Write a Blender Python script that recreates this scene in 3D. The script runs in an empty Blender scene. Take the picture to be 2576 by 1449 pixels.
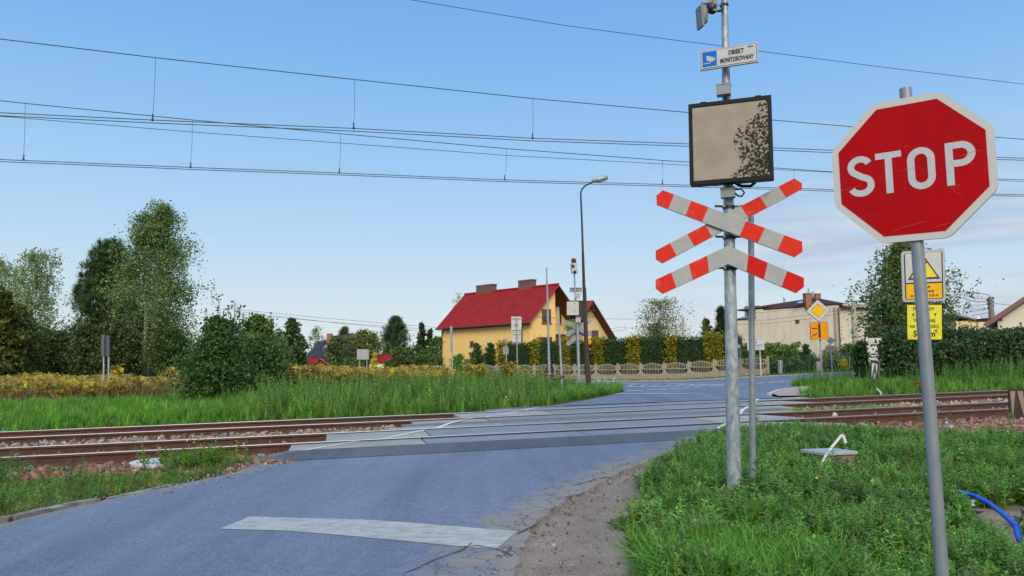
import bpy, math, random
import numpy as np
from mathutils import Vector, Matrix

random.seed(7)
rng = np.random.default_rng(11)
SC = bpy.context.scene
COL = SC.collection
R = math.radians

# ------------------------------------------------------------------ camera
F, CX, CY = 1860.0, 1288.0, 724.5
PITCH, ROLL, CZ = 0.092, 0.006, 1.6
_f = np.array([0, math.cos(PITCH), math.sin(PITCH)])
_r0 = np.array([1.0, 0, 0])
_u0 = np.cross(_r0, _f)
_R = _r0 * math.cos(ROLL) - _u0 * math.sin(ROLL)
_U = _u0 * math.cos(ROLL) + _r0 * math.sin(ROLL)


def ray(u, v):
    d = (u - CX) / F * _R - (v - CY) / F * _U + _f
    return d / d[1]


def at(u, v, d):
    """the point seen at photo position (u, v) at distance d ahead of the camera"""
    p = ray(u, v) * d
    return Vector((p[0], p[1], p[2] + CZ))


def onplane(u, v, p0, nrm):
    d = Vector(ray(u, v))
    o = Vector((0, 0, CZ))
    k = (Vector(p0) - o).dot(Vector(nrm)) / d.dot(Vector(nrm))
    return o + d * k


def Zm(ox, oy, s):
    return lambda x, y: ((ox + x / s) / 1.5652, (oy + y / s) / 1.5652)


zA = Zm(0, 1620, 3.22); zB = Zm(1100, 1560, 3.22); zC = Zm(1900, 1460, 2.576); zD = Zm(2850, 1500, 3.22)
zE = Zm(3400, 1450, 3.622); zF = Zm(0, 100, 1.84); zG = Zm(1300, 100, 1.84); zH = Zm(2900, 150, 2.07)
z3 = Zm(1650, 1050, 2.635); z4 = Zm(2200, 1050, 2.415); z5 = Zm(2750, 1000, 2.2286); z6 = Zm(3250, 900, 1.7046)
zK = Zm(2000, 1000, 2.5875); zM = Zm(2850, 1150, 3.622); zN = Zm(3700, 1080, 5.795); zO = Zm(3350, 1300, 3.777)
zX = Zm(2550, 380, 1.811); zP = Zm(2650, 0, 3.22); zS = Zm(3500, 950, 3.45); zT = Zm(2700, 0, 10.304)
zL = Zm(1100, 1000, 2.4156); zV = Zm(2300, 1600, 1.4873)

# track frame: t runs along the rails (to the right), n away from the camera
PHI = R(76.5)
TX, TY = math.sin(PHI), math.cos(PHI)
N1, SPC = 13.6, 3.61
RAIL_N = [N1, N1 + 1.5, N1 + SPC, N1 + SPC + 1.5]


def tn(x, y):
    return TX * x + TY * y, -TY * x + TX * y


def xy(t, n):
    return TX * t - TY * n, TY * t + TX * n


def sm(a, b, x):
    k = np.clip((np.asarray(x, float) - a) / (b - a), 0, 1)
    return k * k * (3 - 2 * k)


def gz(x, y):
    """height of the road surface / open ground"""
    x = np.asarray(x, float); y = np.asarray(y, float)
    t = TX * x + TY * y; n = -TY * x + TX * y
    w = 1 - sm(5, 24, np.abs(n - 16.2))
    g = 0.0171 * np.clip(t, -25, 40) * w
    br = np.interp(n, [-40, 4, 7, 11.8, 12.4, 20.5, 24, 37, 60, 90, 400], [-1.62, -1.57, -1.53, -1.49, -1.48, -1.48, -1.51, -1.56, -2.2, -2.5, -2.5])
    bl = np.interp(n, [-40, 4, 7, 11.8, 12.4, 20.5, 24, 60, 110, 400], [-1.62, -1.57, -1.53, -1.49, -1.48, -1.48, -1.53, -1.62, -2.2, -2.5])
    s = sm(-22, -8, x)
    rise = 0.05 * np.clip(x - 13, 0, 16) * sm(32, 50, y)
    return CZ + g + bl * (1 - s) + br * s + rise


def gter(x, y):
    x = np.asarray(x, float); y = np.asarray(y, float)
    t = TX * x + TY * y; n = -TY * x + TX * y
    bed = sm(11.4, 12.6, n) * (1 - sm(19.6, 20.8, n))
    return gz(x, y) - 0.045 - 0.17 * bed


def G(u, v, up=0.0):
    """where the sight line through (u, v) meets the ground"""
    d = ray(u, v)
    lo, hi = 1.0, None
    k = 1.0
    while k < 160:
        if CZ + d[2] * k < float(gz(d[0] * k, k)):
            hi = k; break
        lo = k; k *= 1.03
    if hi is None:
        hi = 160
    for _ in range(30):
        m = (lo + hi) / 2
        if CZ + d[2] * m < float(gz(d[0] * m, m)): hi = m
        else: lo = m
    return Vector((d[0] * hi, hi, float(gz(d[0] * hi, hi)) + up))


# ------------------------------------------------------------------ objects
LOC = {}


def tag(o, label=None, cat=None, group=None, kind=None):
    if label: o['label'] = label
    if cat: o['category'] = cat
    if group: o['group'] = group
    if kind: o['kind'] = kind
    return o


def thing(name, label, cat, loc, group=None):
    o = bpy.data.objects.new(name, None)
    o.empty_display_size = 0.2
    COL.objects.link(o); o.location = loc
    LOC[o.name] = Vector(loc)
    return tag(o, label, cat, group)


class MB:
    """collects shapes in world coordinates; build() links them as ONE mesh object"""

    def __init__(s):
        s.v = []; s.f = []; s.m = []; s.sm = []; s.uv = []

    def add(s, vs, fs, mi=0, smooth=False, uv=None):
        b = len(s.v)
        s.v += [tuple(p) for p in vs]
        s.uv += [tuple(q) for q in uv] if uv else [(0, 0)] * len(vs)
        for f in fs:
            s.f.append(tuple(b + i for i in f)); s.m.append(mi); s.sm.append(smooth)
        return s

    def box(s, c, size, mi=0, rz=0.0, M=None):
        x, y, z = (q / 2 for q in size)
        vs = [Vector((i * x, j * y, k * z)) for k in (-1, 1) for j in (-1, 1) for i in (-1, 1)]
        if M is not None:
            vs = [M @ (v + Vector(c)) for v in vs]
        else:
            rm = Matrix.Rotation(rz, 3, 'Z')
            vs = [rm @ v + Vector(c) for v in vs]
        return s.add(vs, [(0, 2, 3, 1), (4, 5, 7, 6), (0, 1, 5, 4), (2, 6, 7, 3), (0, 4, 6, 2), (1, 3, 7, 5)], mi)

    def path(s, pts, rads, n=8, mi=0, caps=True):
        pts = [Vector(p) for p in pts]
        if not hasattr(rads, '__len__'): rads = [rads] * len(pts)
        rings = []; side = None
        for i, p in enumerate(pts):
            a = pts[max(i - 1, 0)]; b = pts[min(i + 1, len(pts) - 1)]
            d = (b - a).normalized()
            if side is None:
                side = d.cross(Vector((0, 0, 1)) if abs(d.z) < .9 else Vector((0, 1, 0))).normalized()
            else:
                side = (side - d * side.dot(d)).normalized()
            up = side.cross(d)
            rings.append([p + (side * math.cos(2 * math.pi * k / n) + up * math.sin(2 * math.pi * k / n)) * rads[i] for k in range(n)])
        vs = [q for r in rings for q in r]
        fs = [(i * n + k, i * n + (k + 1) % n, (i + 1) * n + (k + 1) % n, (i + 1) * n + k) for i in range(len(pts) - 1) for k in range(n)]
        s.add(vs, fs, mi, True)
        if caps:
            s.add(rings[0], [tuple(range(n))], mi)
            s.add(rings[-1], [tuple(range(n - 1, -1, -1))], mi)
        return s

    def prism(s, poly, back, mi=0, side_mi=None, uv=None):
        """poly: 3-D points of the front outline; back: vector to the rear face"""
        poly = [Vector(p) for p in poly]; k = len(poly)
        vs = poly + [p + Vector(back) for p in poly]
        s.add(vs, [tuple(range(k))], mi, uv=(uv + uv) if uv else None)
        s.add(vs, [tuple(range(2 * k - 1, k - 1, -1))], mi if side_mi is None else side_mi)
        s.add(vs, [(i, i + k, (i + 1) % k + k, (i + 1) % k) for i in range(k)], mi if side_mi is None else side_mi)
        return s

    def flat(s, poly, mi=0):
        return s.add(poly, [tuple(range(len(poly)))], mi)

    def ball(s, c, r, mi=0, sc=(1, 1, 1), n=10, m=6):
        vs = []; fs = []
        for j in range(m + 1):
            a = math.pi * j / m
            for i in range(n):
                b = 2 * math.pi * i / n
                vs.append(Vector(c) + Vector((math.sin(a) * math.cos(b) * r * sc[0], math.sin(a) * math.sin(b) * r * sc[1], math.cos(a) * r * sc[2])))
        for j in range(m):
            for i in range(n):
                fs.append((j * n + i, (j + 1) * n + i, (j + 1) * n + (i + 1) % n, j * n + (i + 1) % n))
        return s.add(vs, fs, mi, True)

    def build(s, name, mats, parent=None, loc=None):
        if not isinstance(mats, (list, tuple)): mats = [mats]
        o0 = LOC[parent.name] if parent else Vector(loc if loc else (0, 0, 0))
        me = bpy.data.meshes.new(name)
        me.from_pydata([(p[0] - o0.x, p[1] - o0.y, p[2] - o0.z) for p in s.v], [], s.f)
        for m in mats: me.materials.append(m)
        me.polygons.foreach_set('material_index', s.m)
        me.polygons.foreach_set('use_smooth', s.sm)
        if any(q != (0, 0) for q in s.uv):
            a = me.attributes.new('uvp', 'FLOAT_VECTOR', 'POINT')
            a.data.foreach_set('vector', [c for q in s.uv for c in (q[0], q[1], 0.0)])
        me.update()
        o = bpy.data.objects.new(name, me); COL.objects.link(o)
        if parent: o.parent = parent
        else: o.location = o0
        LOC[o.name] = o0
        return o


_textcache = {}


def text2d(body, bold=0.0):
    """glyph outlines of the built-in font as (verts2d, faces), cap height scaled to 1, starting at x = 0"""
    key = (body, bold)
    if key in _textcache: return _textcache[key]
    c = bpy.data.curves.new('lettering', 'FONT'); c.body = body; c.offset = bold; c.resolution_u = 3
    o = bpy.data.objects.new('lettering', c); COL.objects.link(o)
    dg = bpy.context.evaluated_depsgraph_get()
    me = bpy.data.meshes.new_from_object(o.evaluated_get(dg))
    vs = [(v.co.x, v.co.y) for v in me.vertices]; fs = [tuple(p.vertices) for p in me.polygons]
    bpy.data.objects.remove(o); bpy.data.curves.remove(c); bpy.data.meshes.remove(me)
    cap = 0.69
    x0 = min(v[0] for v in vs); x1 = max(v[0] for v in vs)
    _textcache[key] = ([((x - x0) / cap, y / cap) for x, y in vs], fs, (x1 - x0) / cap)
    return _textcache[key]


class Face:
    """a planar sign face: maps (a, b) in its own units to the world, off = towards the viewer"""

    def __init__(s, c, ax, az, nrm):
        s.c = Vector(c); s.ax = Vector(ax); s.az = Vector(az); s.n = Vector(nrm).normalized()

    def __call__(s, a, b, off=0.0):
        return s.c + s.ax * a + s.az * b + s.n * off


def posed(c, yaw, tilt, roll):
    M = Matrix.Rotation(yaw, 3, 'Z') @ Matrix.Rotation(tilt, 3, 'X') @ Matrix.Rotation(roll, 3, 'Y')
    return Face((c[0], c[1], c[2] + CZ), M @ Vector((1, 0, 0)), M @ Vector((0, 0, 1)), M @ Vector((0, -1, 0)))


class Quad:
    """face given by its four photo corners (tl, tr, br, bl) on an upright plane at distance d turned by yaw; a, b in 0..1"""

    def __init__(s, px, d, yaw=0.0):
        cu = sum(p[0] for p in px) / 4; cv = sum(p[1] for p in px) / 4
        s.n = Vector((math.sin(yaw), -math.cos(yaw), 0))
        c = at(cu, cv, d)
        s.q = [onplane(p[0], p[1], c, s.n) for p in px]
        s.c = c
        s.w = ((s.q[1] - s.q[0]).length + (s.q[2] - s.q[3]).length) / 2
        s.h = ((s.q[3] - s.q[0]).length + (s.q[2] - s.q[1]).length) / 2

    def __call__(s, a, b, off=0.0):
        tl, tr, br, bl = s.q
        return (bl * (1 - a) + br * a) * (1 - b) + (tl * (1 - a) + tr * a) * b + s.n * off


def rpoly(pts, r, k=4):
    """round the corners of a 2-D polygon"""
    out = []; n = len(pts)
    for i in range(n):
        p = Vector(pts[i]); a = Vector(pts[i - 1]); b = Vector(pts[(i + 1) % n])
        da = (a - p).normalized(); db = (b - p).normalized()
        for j in range(k + 1):
            s = j / k
            q0 = p + da * r; q1 = p + db * r
            out.append((q0 * (1 - s) ** 2 + p * 2 * s * (1 - s) + q1 * s * s)[:])
    return out


def put_text(mb, face, body, a, b, cap, mi, off=0.004, sx=1.0, bold=0.0, align='c', sy=1.0, asp=1.0):
    """body with cap height cap (in the face's b units); asp = face a-units per b-unit of equal real length"""
    vs, fs, w = text2d(body, bold)
    k = cap * asp * sx
    x0 = a - (w * k / 2 if align == 'c' else 0)
    mb.add([face(x0 + x * k, b + y * cap, off) for x, y in vs], fs, mi)


def stroke(mb, face, pts, w, mi, off, closed=False):
    """a flat pen stroke of width w along 2-D pts on a face"""
    P = [Vector(p) for p in pts]; n = len(P); L = []; Rr = []
    for i in range(n):
        if closed: a, b = P[i - 1], P[(i + 1) % n]
        else: a, b = P[max(i - 1, 0)], P[min(i + 1, n - 1)]
        d = (b - a).normalized(); q = Vector((-d.y, d.x)) * w / 2
        e0 = (P[i] - P[i - 1]) if (closed or i > 0) else d
        c = max(.5, d.dot(e0.normalized())) if e0.length > 1e-9 else 1
        L.append(P[i] + q / c); Rr.append(P[i] - q / c)
    vs = [face(p.x, p.y, off) for p in L + Rr]
    m = n if closed else n - 1
    mb.add(vs, [(i, n + i, n + (i + 1) % n, (i + 1) % n) for i in range(m)], mi)


def arc(cx, cy, rx, ry, a0, a1, k=14):
    return [(cx + rx * math.cos(R(a0 + (a1 - a0) * i / k)), cy + ry * math.sin(R(a0 + (a1 - a0) * i / k))) for i in range(k + 1)]


# ------------------------------------------------------------------ scattering leaves, blades and stones
class Cloud:
    def __init__(s):
        s.V = []; s.Q = []; s.T = []; s.C = []; s.n = 0

    def put(s, tv, tf, pos, scale, rot, col):
        """template (k,3)/(m,3|4) copied to every pos with scale (N,) or (N,3), rot (N,3,3), col (N,3)"""
        tv = np.asarray(tv, float); tf = np.asarray(tf, int); pos = np.asarray(pos, float)
        N = len(pos)
        if N == 0: return
        scale = np.asarray(scale, float)
        if scale.ndim == 0: scale = np.full((N, 1), float(scale))
        if scale.ndim == 1: scale = scale[:, None]
        v = tv[None] * scale[:, None, :]
        v = np.einsum('nij,nkj->nki', rot, v) + pos[:, None, :]
        k = len(tv)
        f = tf[None] + (np.arange(N) * k)[:, None, None] + s.n
        s.V.append(v.reshape(-1, 3)); s.n += N * k
        (s.Q if tf.shape[1] == 4 else s.T).append(f.reshape(-1, tf.shape[1]))
        s.C.append(np.repeat(np.asarray(col, float), k, axis=0))

    def build(s, name, mat, parent=None, loc=None, extra=None):
        o0 = LOC[parent.name] if parent else Vector(loc if loc else (0, 0, 0))
        V = np.concatenate(s.V) - np.array(o0[:]); C = np.concatenate(s.C)
        Qs = np.concatenate(s.Q) if s.Q else np.zeros((0, 4), int)
        Ts = np.concatenate(s.T) if s.T else np.zeros((0, 3), int)
        me = bpy.data.meshes.new(name)
        me.vertices.add(len(V)); me.vertices.foreach_set('co', V.astype(np.float32).ravel())
        me.loops.add(Qs.size + Ts.size)
        me.loops.foreach_set('vertex_index', np.concatenate([Qs.ravel(), Ts.ravel()]).astype(np.int32))
        me.polygons.add(len(Qs) + len(Ts))
        st = np.concatenate([np.arange(len(Qs)) * 4, Qs.size + np.arange(len(Ts)) * 3])
        me.polygons.foreach_set('loop_start', st.astype(np.int32))
        me.update(calc_edges=True)
        a = me.attributes.new('Col', 'FLOAT_COLOR', 'POINT')
        a.data.foreach_set('color', np.concatenate([C, np.ones((len(C), 1))], 1).astype(np.float32).ravel())
        me.materials.append(mat)
        o = bpy.data.objects.new(name, me); COL.objects.link(o)
        if parent: o.parent = parent
        else: o.location = o0
        LOC[o.name] = o0
        return o


def randrot(N):
    q = rng.normal(size=(N, 4)); q /= np.linalg.norm(q, axis=1)[:, None]
    w, x, y, z = q.T
    return np.stack([np.stack([1 - 2 * (y * y + z * z), 2 * (x * y - z * w), 2 * (x * z + y * w)], 1),
                     np.stack([2 * (x * y + z * w), 1 - 2 * (x * x + z * z), 2 * (y * z - x * w)], 1),
                     np.stack([2 * (x * z - y * w), 2 * (y * z + x * w), 1 - 2 * (x * x + y * y)], 1)], 1)


def uprot(N, tilt=.25, lean=None):
    a = rng.uniform(0, 2 * np.pi, N); b = rng.uniform(0, 2 * np.pi, N); k = np.abs(rng.normal(0, tilt, N))
    ca, sa = np.cos(a), np.sin(a); z = np.zeros(N); o = np.ones(N)
    Rz = np.stack([np.stack([ca, -sa, z], 1), np.stack([sa, ca, z], 1), np.stack([z, z, o], 1)], 1)
    ax = np.stack([np.cos(b), np.sin(b), z], 1); c, s_ = np.cos(k), np.sin(k)
    K = np.zeros((N, 3, 3)); K[:, 0, 2] = ax[:, 1]; K[:, 1, 2] = -ax[:, 0]; K[:, 2, 0] = -ax[:, 1]; K[:, 2, 1] = ax[:, 0]
    Rt = np.eye(3)[None] + s_[:, None, None] * K + (1 - c)[:, None, None] * (K @ K)
    return Rt @ Rz


def cols(N, base, var=.25, alt=None, p=.0):
    """natural plant-to-plant colour differences"""
    base = np.array(base, float)
    c = np.repeat(base[None], N, 0)
    if alt is not None:
        alts = np.array(alt, float).reshape(-1, 3)
        m = rng.random(N) < p
        c[m] = alts[rng.integers(0, len(alts), m.sum())]
    c *= (1 + rng.normal(0, var, N))[:, None].clip(.45, 1.7)
    c *= (1 + rng.normal(0, .06, (N, 3)))
    return c.clip(.004, .9)


LEAF_V = [(0, 0, 0), (.34, .45, .07), (0, 1, -.05), (-.34, .45, .07)]
LEAF_F = [(0, 1, 2, 3)]


def tuft_t(nb, h, w, spread, seed, curl=.5):
    r = np.random.default_rng(seed); V = []; Fq = []
    for i in range(nb):
        a = r.uniform(0, 2 * np.pi); hh = h * r.uniform(.55, 1.1); sp = spread * r.uniform(.2, 1.2)
        d = np.array([np.cos(a), np.sin(a), 0]); s = np.array([-np.sin(a), np.cos(a), 0]) * w * r.uniform(.6, 1.2)
        b0 = d * r.uniform(0, .3) * spread
        p1 = b0 + d * sp * .35 + np.array([0, 0, hh * .6]); p2 = b0 + d * sp + np.array([0, 0, hh * (1 - curl * r.uniform(0, .5))])
        b = len(V); V += [b0 - s, b0 + s, p1 + s * .8, p1 - s * .8, p2 + s * .12, p2 - s * .12]
        Fq += [(b, b + 1, b + 2, b + 3), (b + 3, b + 2, b + 4, b + 5)]
    return np.array(V), np.array(Fq)


def weed_t(h, nl, ll, lw, seed, top=True, up=.5, sw=.004):
    """an upright stem with leaves set round it"""
    r = np.random.default_rng(seed); V = []; Fq = []
    bend = np.array([r.uniform(-.12, .12), r.uniform(-.12, .12), 0]) * h
    def ax(s): return bend * s * s + np.array([0, 0, h * s])
    for k in range(2):
        s_ = np.array([sw, 0, 0]) if k == 0 else np.array([0, sw, 0])
        b = len(V); V += [ax(0) - s_, ax(0) + s_, ax(.55) + s_ * .8, ax(.55) - s_ * .8, ax(1) + s_ * .3, ax(1) - s_ * .3]
        Fq += [(b, b + 1, b + 2, b + 3), (b + 3, b + 2, b + 4, b + 5)]
    for i in range(nl):
        q = (.12 + .88 * i / nl); a = i * 2.4 + r.uniform(-.4, .4)
        l = ll * (1.15 - .75 * q) * r.uniform(.7, 1.2); e = up + r.uniform(-.35, .35)
        d = np.array([np.cos(a) * np.cos(e), np.sin(a) * np.cos(e), np.sin(e)]); s_ = np.array([-np.sin(a), np.cos(a), 0]) * lw * l / ll
        p = ax(q); b = len(V)
        V += [p, p + d * l * .5 + s_ + np.array([0, 0, .1 * l]), p + d * l - np.array([0, 0, .12 * l]), p + d * l * .5 - s_ + np.array([0, 0, .1 * l])]
        Fq.append((b, b + 1, b + 2, b + 3))
    return np.array(V), np.array(Fq)


STONE = []
for _s in range(5):
    _r = np.random.default_rng(50 + _s)
    _v = np.array([(x, y, z) for z in (-1, 1) for y in (-1, 1) for x in (-1, 1)], float) * .5
    _v *= _r.uniform(.55, 1.15, (8, 1)); _v += _r.normal(0, .09, (8, 3)); _v[:, 2] *= .75
    STONE.append((_v, np.array([(0, 2, 3, 1), (4, 5, 7, 6), (0, 1, 5, 4), (2, 6, 7, 3), (0, 4, 6, 2), (1, 3, 7, 5)])))


# ------------------------------------------------------------------ materials
def mat(name, col, rough=.6, metal=0.0, var=0.0, scale=8.0, col2=None, bump=0.0, bscale=40.0, spec=.5, detail=5.0, lo=.35, hi=.65, stretch=None):
    m = bpy.data.materials.new(name); m.use_nodes = True
    nt = m.node_tree; N = nt.nodes; Lk = nt.links; b = N['Principled BSDF']
    b.inputs['Roughness'].default_value = rough; b.inputs['Metallic'].default_value = metal
    b.inputs['Specular IOR Level'].default_value = spec
    c = tuple(col) + (1,)
    b.inputs['Base Color'].default_value = c
    geo = N.new('ShaderNodeNewGeometry'); vec = geo.outputs['Position']
    if stretch:
        mp = N.new('ShaderNodeMapping'); mp.inputs['Scale'].default_value = stretch
        Lk.new(vec, mp.inputs['Vector']); vec = mp.outputs['Vector']
    if col2 is not None or var:
        if col2 is None: col2 = tuple(min(1, q * (1 - var)) for q in col)
        nz = N.new('ShaderNodeTexNoise'); nz.inputs['Scale'].default_value = scale; nz.inputs['Detail'].default_value = detail
        nz.inputs['Roughness'].default_value = .62
        Lk.new(vec, nz.inputs['Vector'])
        rp = N.new('ShaderNodeValToRGB'); rp.color_ramp.elements[0].position = lo; rp.color_ramp.elements[1].position = hi
        rp.color_ramp.elements[0].color = tuple(col2) + (1,); rp.color_ramp.elements[1].color = c
        Lk.new(nz.outputs['Fac'], rp.inputs['Fac']); Lk.new(rp.outputs['Color'], b.inputs['Base Color'])
    if bump:
        n2 = N.new('ShaderNodeTexNoise'); n2.inputs['Scale'].default_value = bscale; n2.inputs['Detail'].default_value = 4
        Lk.new(vec, n2.inputs['Vector'])
        bp = N.new('ShaderNodeBump'); bp.inputs['Strength'].default_value = bump; bp.inputs['Distance'].default_value = .02
        Lk.new(n2.outputs['Fac'], bp.inputs['Height']); Lk.new(bp.outputs['Normal'], b.inputs['Normal'])
    return m


def leafmat(name, trans=.3, rough=.55, gain=1.0):
    m = bpy.data.materials.new(name); m.use_nodes = True
    nt = m.node_tree; N = nt.nodes; Lk = nt.links; b = N['Principled BSDF']
    at_ = N.new('ShaderNodeAttribute'); at_.attribute_name = 'Col'
    b.inputs['Roughness'].default_value = rough; b.inputs['Specular IOR Level'].default_value = .3
    Lk.new(at_.outputs['Color'], b.inputs['Base Color'])
    tr = N.new('ShaderNodeBsdfTranslucent'); Lk.new(at_.outputs['Color'], tr.inputs['Color'])
    mx = N.new('ShaderNodeMixShader'); mx.inputs['Fac'].default_value = trans
    Lk.new(b.outputs['BSDF'], mx.inputs[1]); Lk.new(tr.outputs['BSDF'], mx.inputs[2])
    Lk.new(mx.outputs['Shader'], N['Material Output'].inputs['Surface'])
    return m


def ramp_mat(name, rough=.7):
    m = bpy.data.materials.new(name); m.use_nodes = True
    return m, m.node_tree, m.node_tree.nodes, m.node_tree.links, m.node_tree.nodes['Principled BSDF']


LEAF = leafmat('foliage'); GRASSM = leafmat('grass_blades', .35, .5); STONEM = leafmat('broken_stone', 0.0, .9)
GALV = mat('galvanised_steel', (.40, .45, .49), .5, .3, scale=22, col2=(.22, .27, .32), bump=.05, lo=.4, hi=.6, stretch=(1, 1, .45))
GREYP = mat('grey_painted_steel', (.27, .31, .35), .45, .2, var=.25, scale=14)
GREYL = mat('light_grey_steel', (.38, .42, .46), .5, .2, var=.2, scale=9)
BACKM = mat('sign_back_aluminium', (.30, .32, .34), .5, .3, var=.2, scale=9)
BLACK = mat('black_plastic', (.012, .012, .014), .45)
WHITE = mat('white_sheeting', (.52, .54, .56), .55, var=.12, scale=10, spec=.2)
WHITE2 = mat('grey_white_sheeting', (.36, .375, .39), .55, spec=.2, var=.12, scale=8)
RED = mat('red_sheeting', (.55, .014, .011), .6, col2=(.44, .008, .008), scale=5, lo=.2, hi=.55, spec=.12)
RED2 = mat('worn_red_sheeting', (.60, .030, .016), .6, col2=(.62, .10, .07), scale=9, lo=.30, hi=.42, spec=.12)
BLUE = mat('blue_sheeting', (.006, .15, .62), .6, spec=.08)
YEL = mat('yellow_sheeting', (.80, .46, .01), .6, spec=.15, var=.1, scale=8)
ORANGE = mat('orange_sheeting', (.75, .30, .008), .6, spec=.15, var=.12, scale=8)
LEMON = mat('lemon_sheeting', (.74, .70, .05), .6, spec=.15, col2=(.62, .52, .04), scale=7)
RUST = mat('rust', (.10, .035, .018), .8, col2=(.055, .02, .012), scale=12, bump=.2)
RUSTD = mat('rust_spot', (.10, .02, .012), .8)
RAILTOP = mat('worn_rail_head', (.30, .31, .33), .42, .6)
CONC = mat('concrete', (.42, .40, .36), .85, col2=(.30, .285, .25), scale=5, bump=.15, bscale=60)
CONCP = mat('crossing_concrete', (.20, .215, .245), .8, col2=(.15, .162, .19), scale=1.6, bump=.12, bscale=70, lo=.3, hi=.7)
CONCD = mat('sandy_concrete', (.40, .36, .285), .9, col2=(.29, .255, .195), scale=4, bump=.2, bscale=30)
WOOD = mat('weathered_dark_wood', (.055, .036, .028), .85, col2=(.028, .019, .016), scale=9, bump=.3, stretch=(6, 6, .5))
CABLE = mat('cable', (.03, .035, .045), .6)
GLASS = mat('window_glass', (.05, .06, .075), .08, 0, spec=.8)
FRAMEW = mat('brown_window_frame', (.20, .085, .03), .5)
# ------------------------------------------------------------------ ground
def asphalt_mat(name, base, dark, patch=None, crack=False):
    m, nt, N, Lk, b = ramp_mat(name)
    geo = N.new('ShaderNodeNewGeometry')
    def noise(scale, det=6, ro=.6):
        q = N.new('ShaderNodeTexNoise'); q.inputs['Scale'].default_value = scale; q.inputs['Detail'].default_value = det; q.inputs['Roughness'].default_value = ro
        Lk.new(geo.outputs['Position'], q.inputs['Vector']); return q
    def ramp(src, p0, c0, p1, c1):
        r_ = N.new('ShaderNodeValToRGB'); r_.color_ramp.elements[0].position = p0; r_.color_ramp.elements[1].position = p1
        r_.color_ramp.elements[0].color = tuple(c0) + (1,); r_.color_ramp.elements[1].color = tuple(c1) + (1,)
        Lk.new(src, r_.inputs['Fac']); return r_
    big = ramp(noise(.35, 4).outputs['Fac'], .25, dark, .75, base)
    fine = ramp(noise(52, 4, .85).outputs['Fac'], .30, (.38, .38, .39), .70, (1.58, 1.58, 1.57))
    mul = N.new('ShaderNodeMixRGB'); mul.blend_type = 'MULTIPLY'; mul.inputs['Fac'].default_value = 1
    Lk.new(big.outputs['Color'], mul.inputs['Color1']); Lk.new(fine.outputs['Color'], mul.inputs['Color2'])
    mid = ramp(noise(9, 6, .8).outputs['Fac'], .36, (.84, .84, .85), .62, (1.06, 1.06, 1.06))
    mul2 = N.new('ShaderNodeMixRGB'); mul2.blend_type = 'MULTIPLY'; mul2.inputs['Fac'].default_value = 1
    Lk.new(mul.outputs['Color'], mul2.inputs['Color1']); Lk.new(mid.outputs['Color'], mul2.inputs['Color2'])
    mp = N.new('ShaderNodeMapping'); mp.inputs['Rotation'].default_value = (0, 0, R(-38)); mp.inputs['Scale'].default_value = (1.5, .16, 1)
    Lk.new(geo.outputs['Position'], mp.inputs['Vector'])
    sn = noise(1.0, 5, .55); Lk.new(mp.outputs['Vector'], sn.inputs['Vector'])
    trk = ramp(sn.outputs['Fac'], .36, (.80, .80, .82), .64, (1.12, 1.12, 1.11))
    mul3 = N.new('ShaderNodeMixRGB'); mul3.blend_type = 'MULTIPLY'; mul3.inputs['Fac'].default_value = 1
    Lk.new(mul2.outputs['Color'], mul3.inputs['Color1']); Lk.new(trk.outputs['Color'], mul3.inputs['Color2'])
    out = mul3.outputs['Color']
    at_ = N.new('ShaderNodeAttribute'); at_.attribute_name = 'edge'
    # sandy dust drifting in from the verge
    dn = noise(3.2, 6, .7)
    ad = N.new('ShaderNodeMath'); ad.operation = 'MULTIPLY_ADD'; ad.inputs[1].default_value = 1.5; ad.inputs[2].default_value = -.62
    Lk.new(dn.outputs['Fac'], ad.inputs[0])
    su = N.new('ShaderNodeMath'); su.operation = 'ADD'; Lk.new(ad.outputs[0], su.inputs[0]); Lk.new(at_.outputs['Fac'], su.inputs[1])
    cl = ramp(su.outputs[0], .55, (0, 0, 0), 1.0, (1, 1, 1))
    dm = N.new('ShaderNodeMixRGB'); dm.inputs['Color2'].default_value = (.235, .20, .17, 1)
    Lk.new(cl.outputs['Color'], dm.inputs['Fac']); Lk.new(out, dm.inputs['Color1']); out = dm.outputs['Color']
    if crack:
        vo = N.new('ShaderNodeTexVoronoi'); vo.feature = 'DISTANCE_TO_EDGE'; vo.inputs['Scale'].default_value = 3.6
        wn = noise(2.5, 4); wm = N.new('ShaderNodeVectorMath'); wm.operation = 'MULTIPLY_ADD'; wm.inputs[1].default_value = (.7, .7, .7)
        Lk.new(wn.outputs['Color'], wm.inputs[0]); Lk.new(geo.outputs['Position'], wm.inputs[2]); Lk.new(wm.outputs[0], vo.inputs['Vector'])
        cr = ramp(vo.outputs['Distance'], .012, (1, 1, 1), .03, (0, 0, 0))
        a2 = N.new('ShaderNodeAttribute'); a2.attribute_name = 'crack'
        mm = N.new('ShaderNodeMath'); mm.operation = 'MULTIPLY'; Lk.new(cr.outputs['Color'], mm.inputs[0]); Lk.new(a2.outputs['Fac'], mm.inputs[1])
        cm = N.new('ShaderNodeMixRGB'); cm.inputs['Color2'].default_value = (.05, .042, .035, 1)
        Lk.new(mm.outputs[0], cm.inputs['Fac']); Lk.new(out, cm.inputs['Color1']); out = cm.outputs['Color']
    Lk.new(out, b.inputs['Base Color'])
    b.inputs['Roughness'].default_value = .72; b.inputs['Specular IOR Level'].default_value = .42
    bp = N.new('ShaderNodeBump'); bp.inputs['Strength'].default_value = .55; bp.inputs['Distance'].default_value = .012
    Lk.new(noise(110, 3).outputs['Fac'], bp.inputs['Height']); Lk.new(bp.outputs['Normal'], b.inputs['Normal'])
    return m


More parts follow.
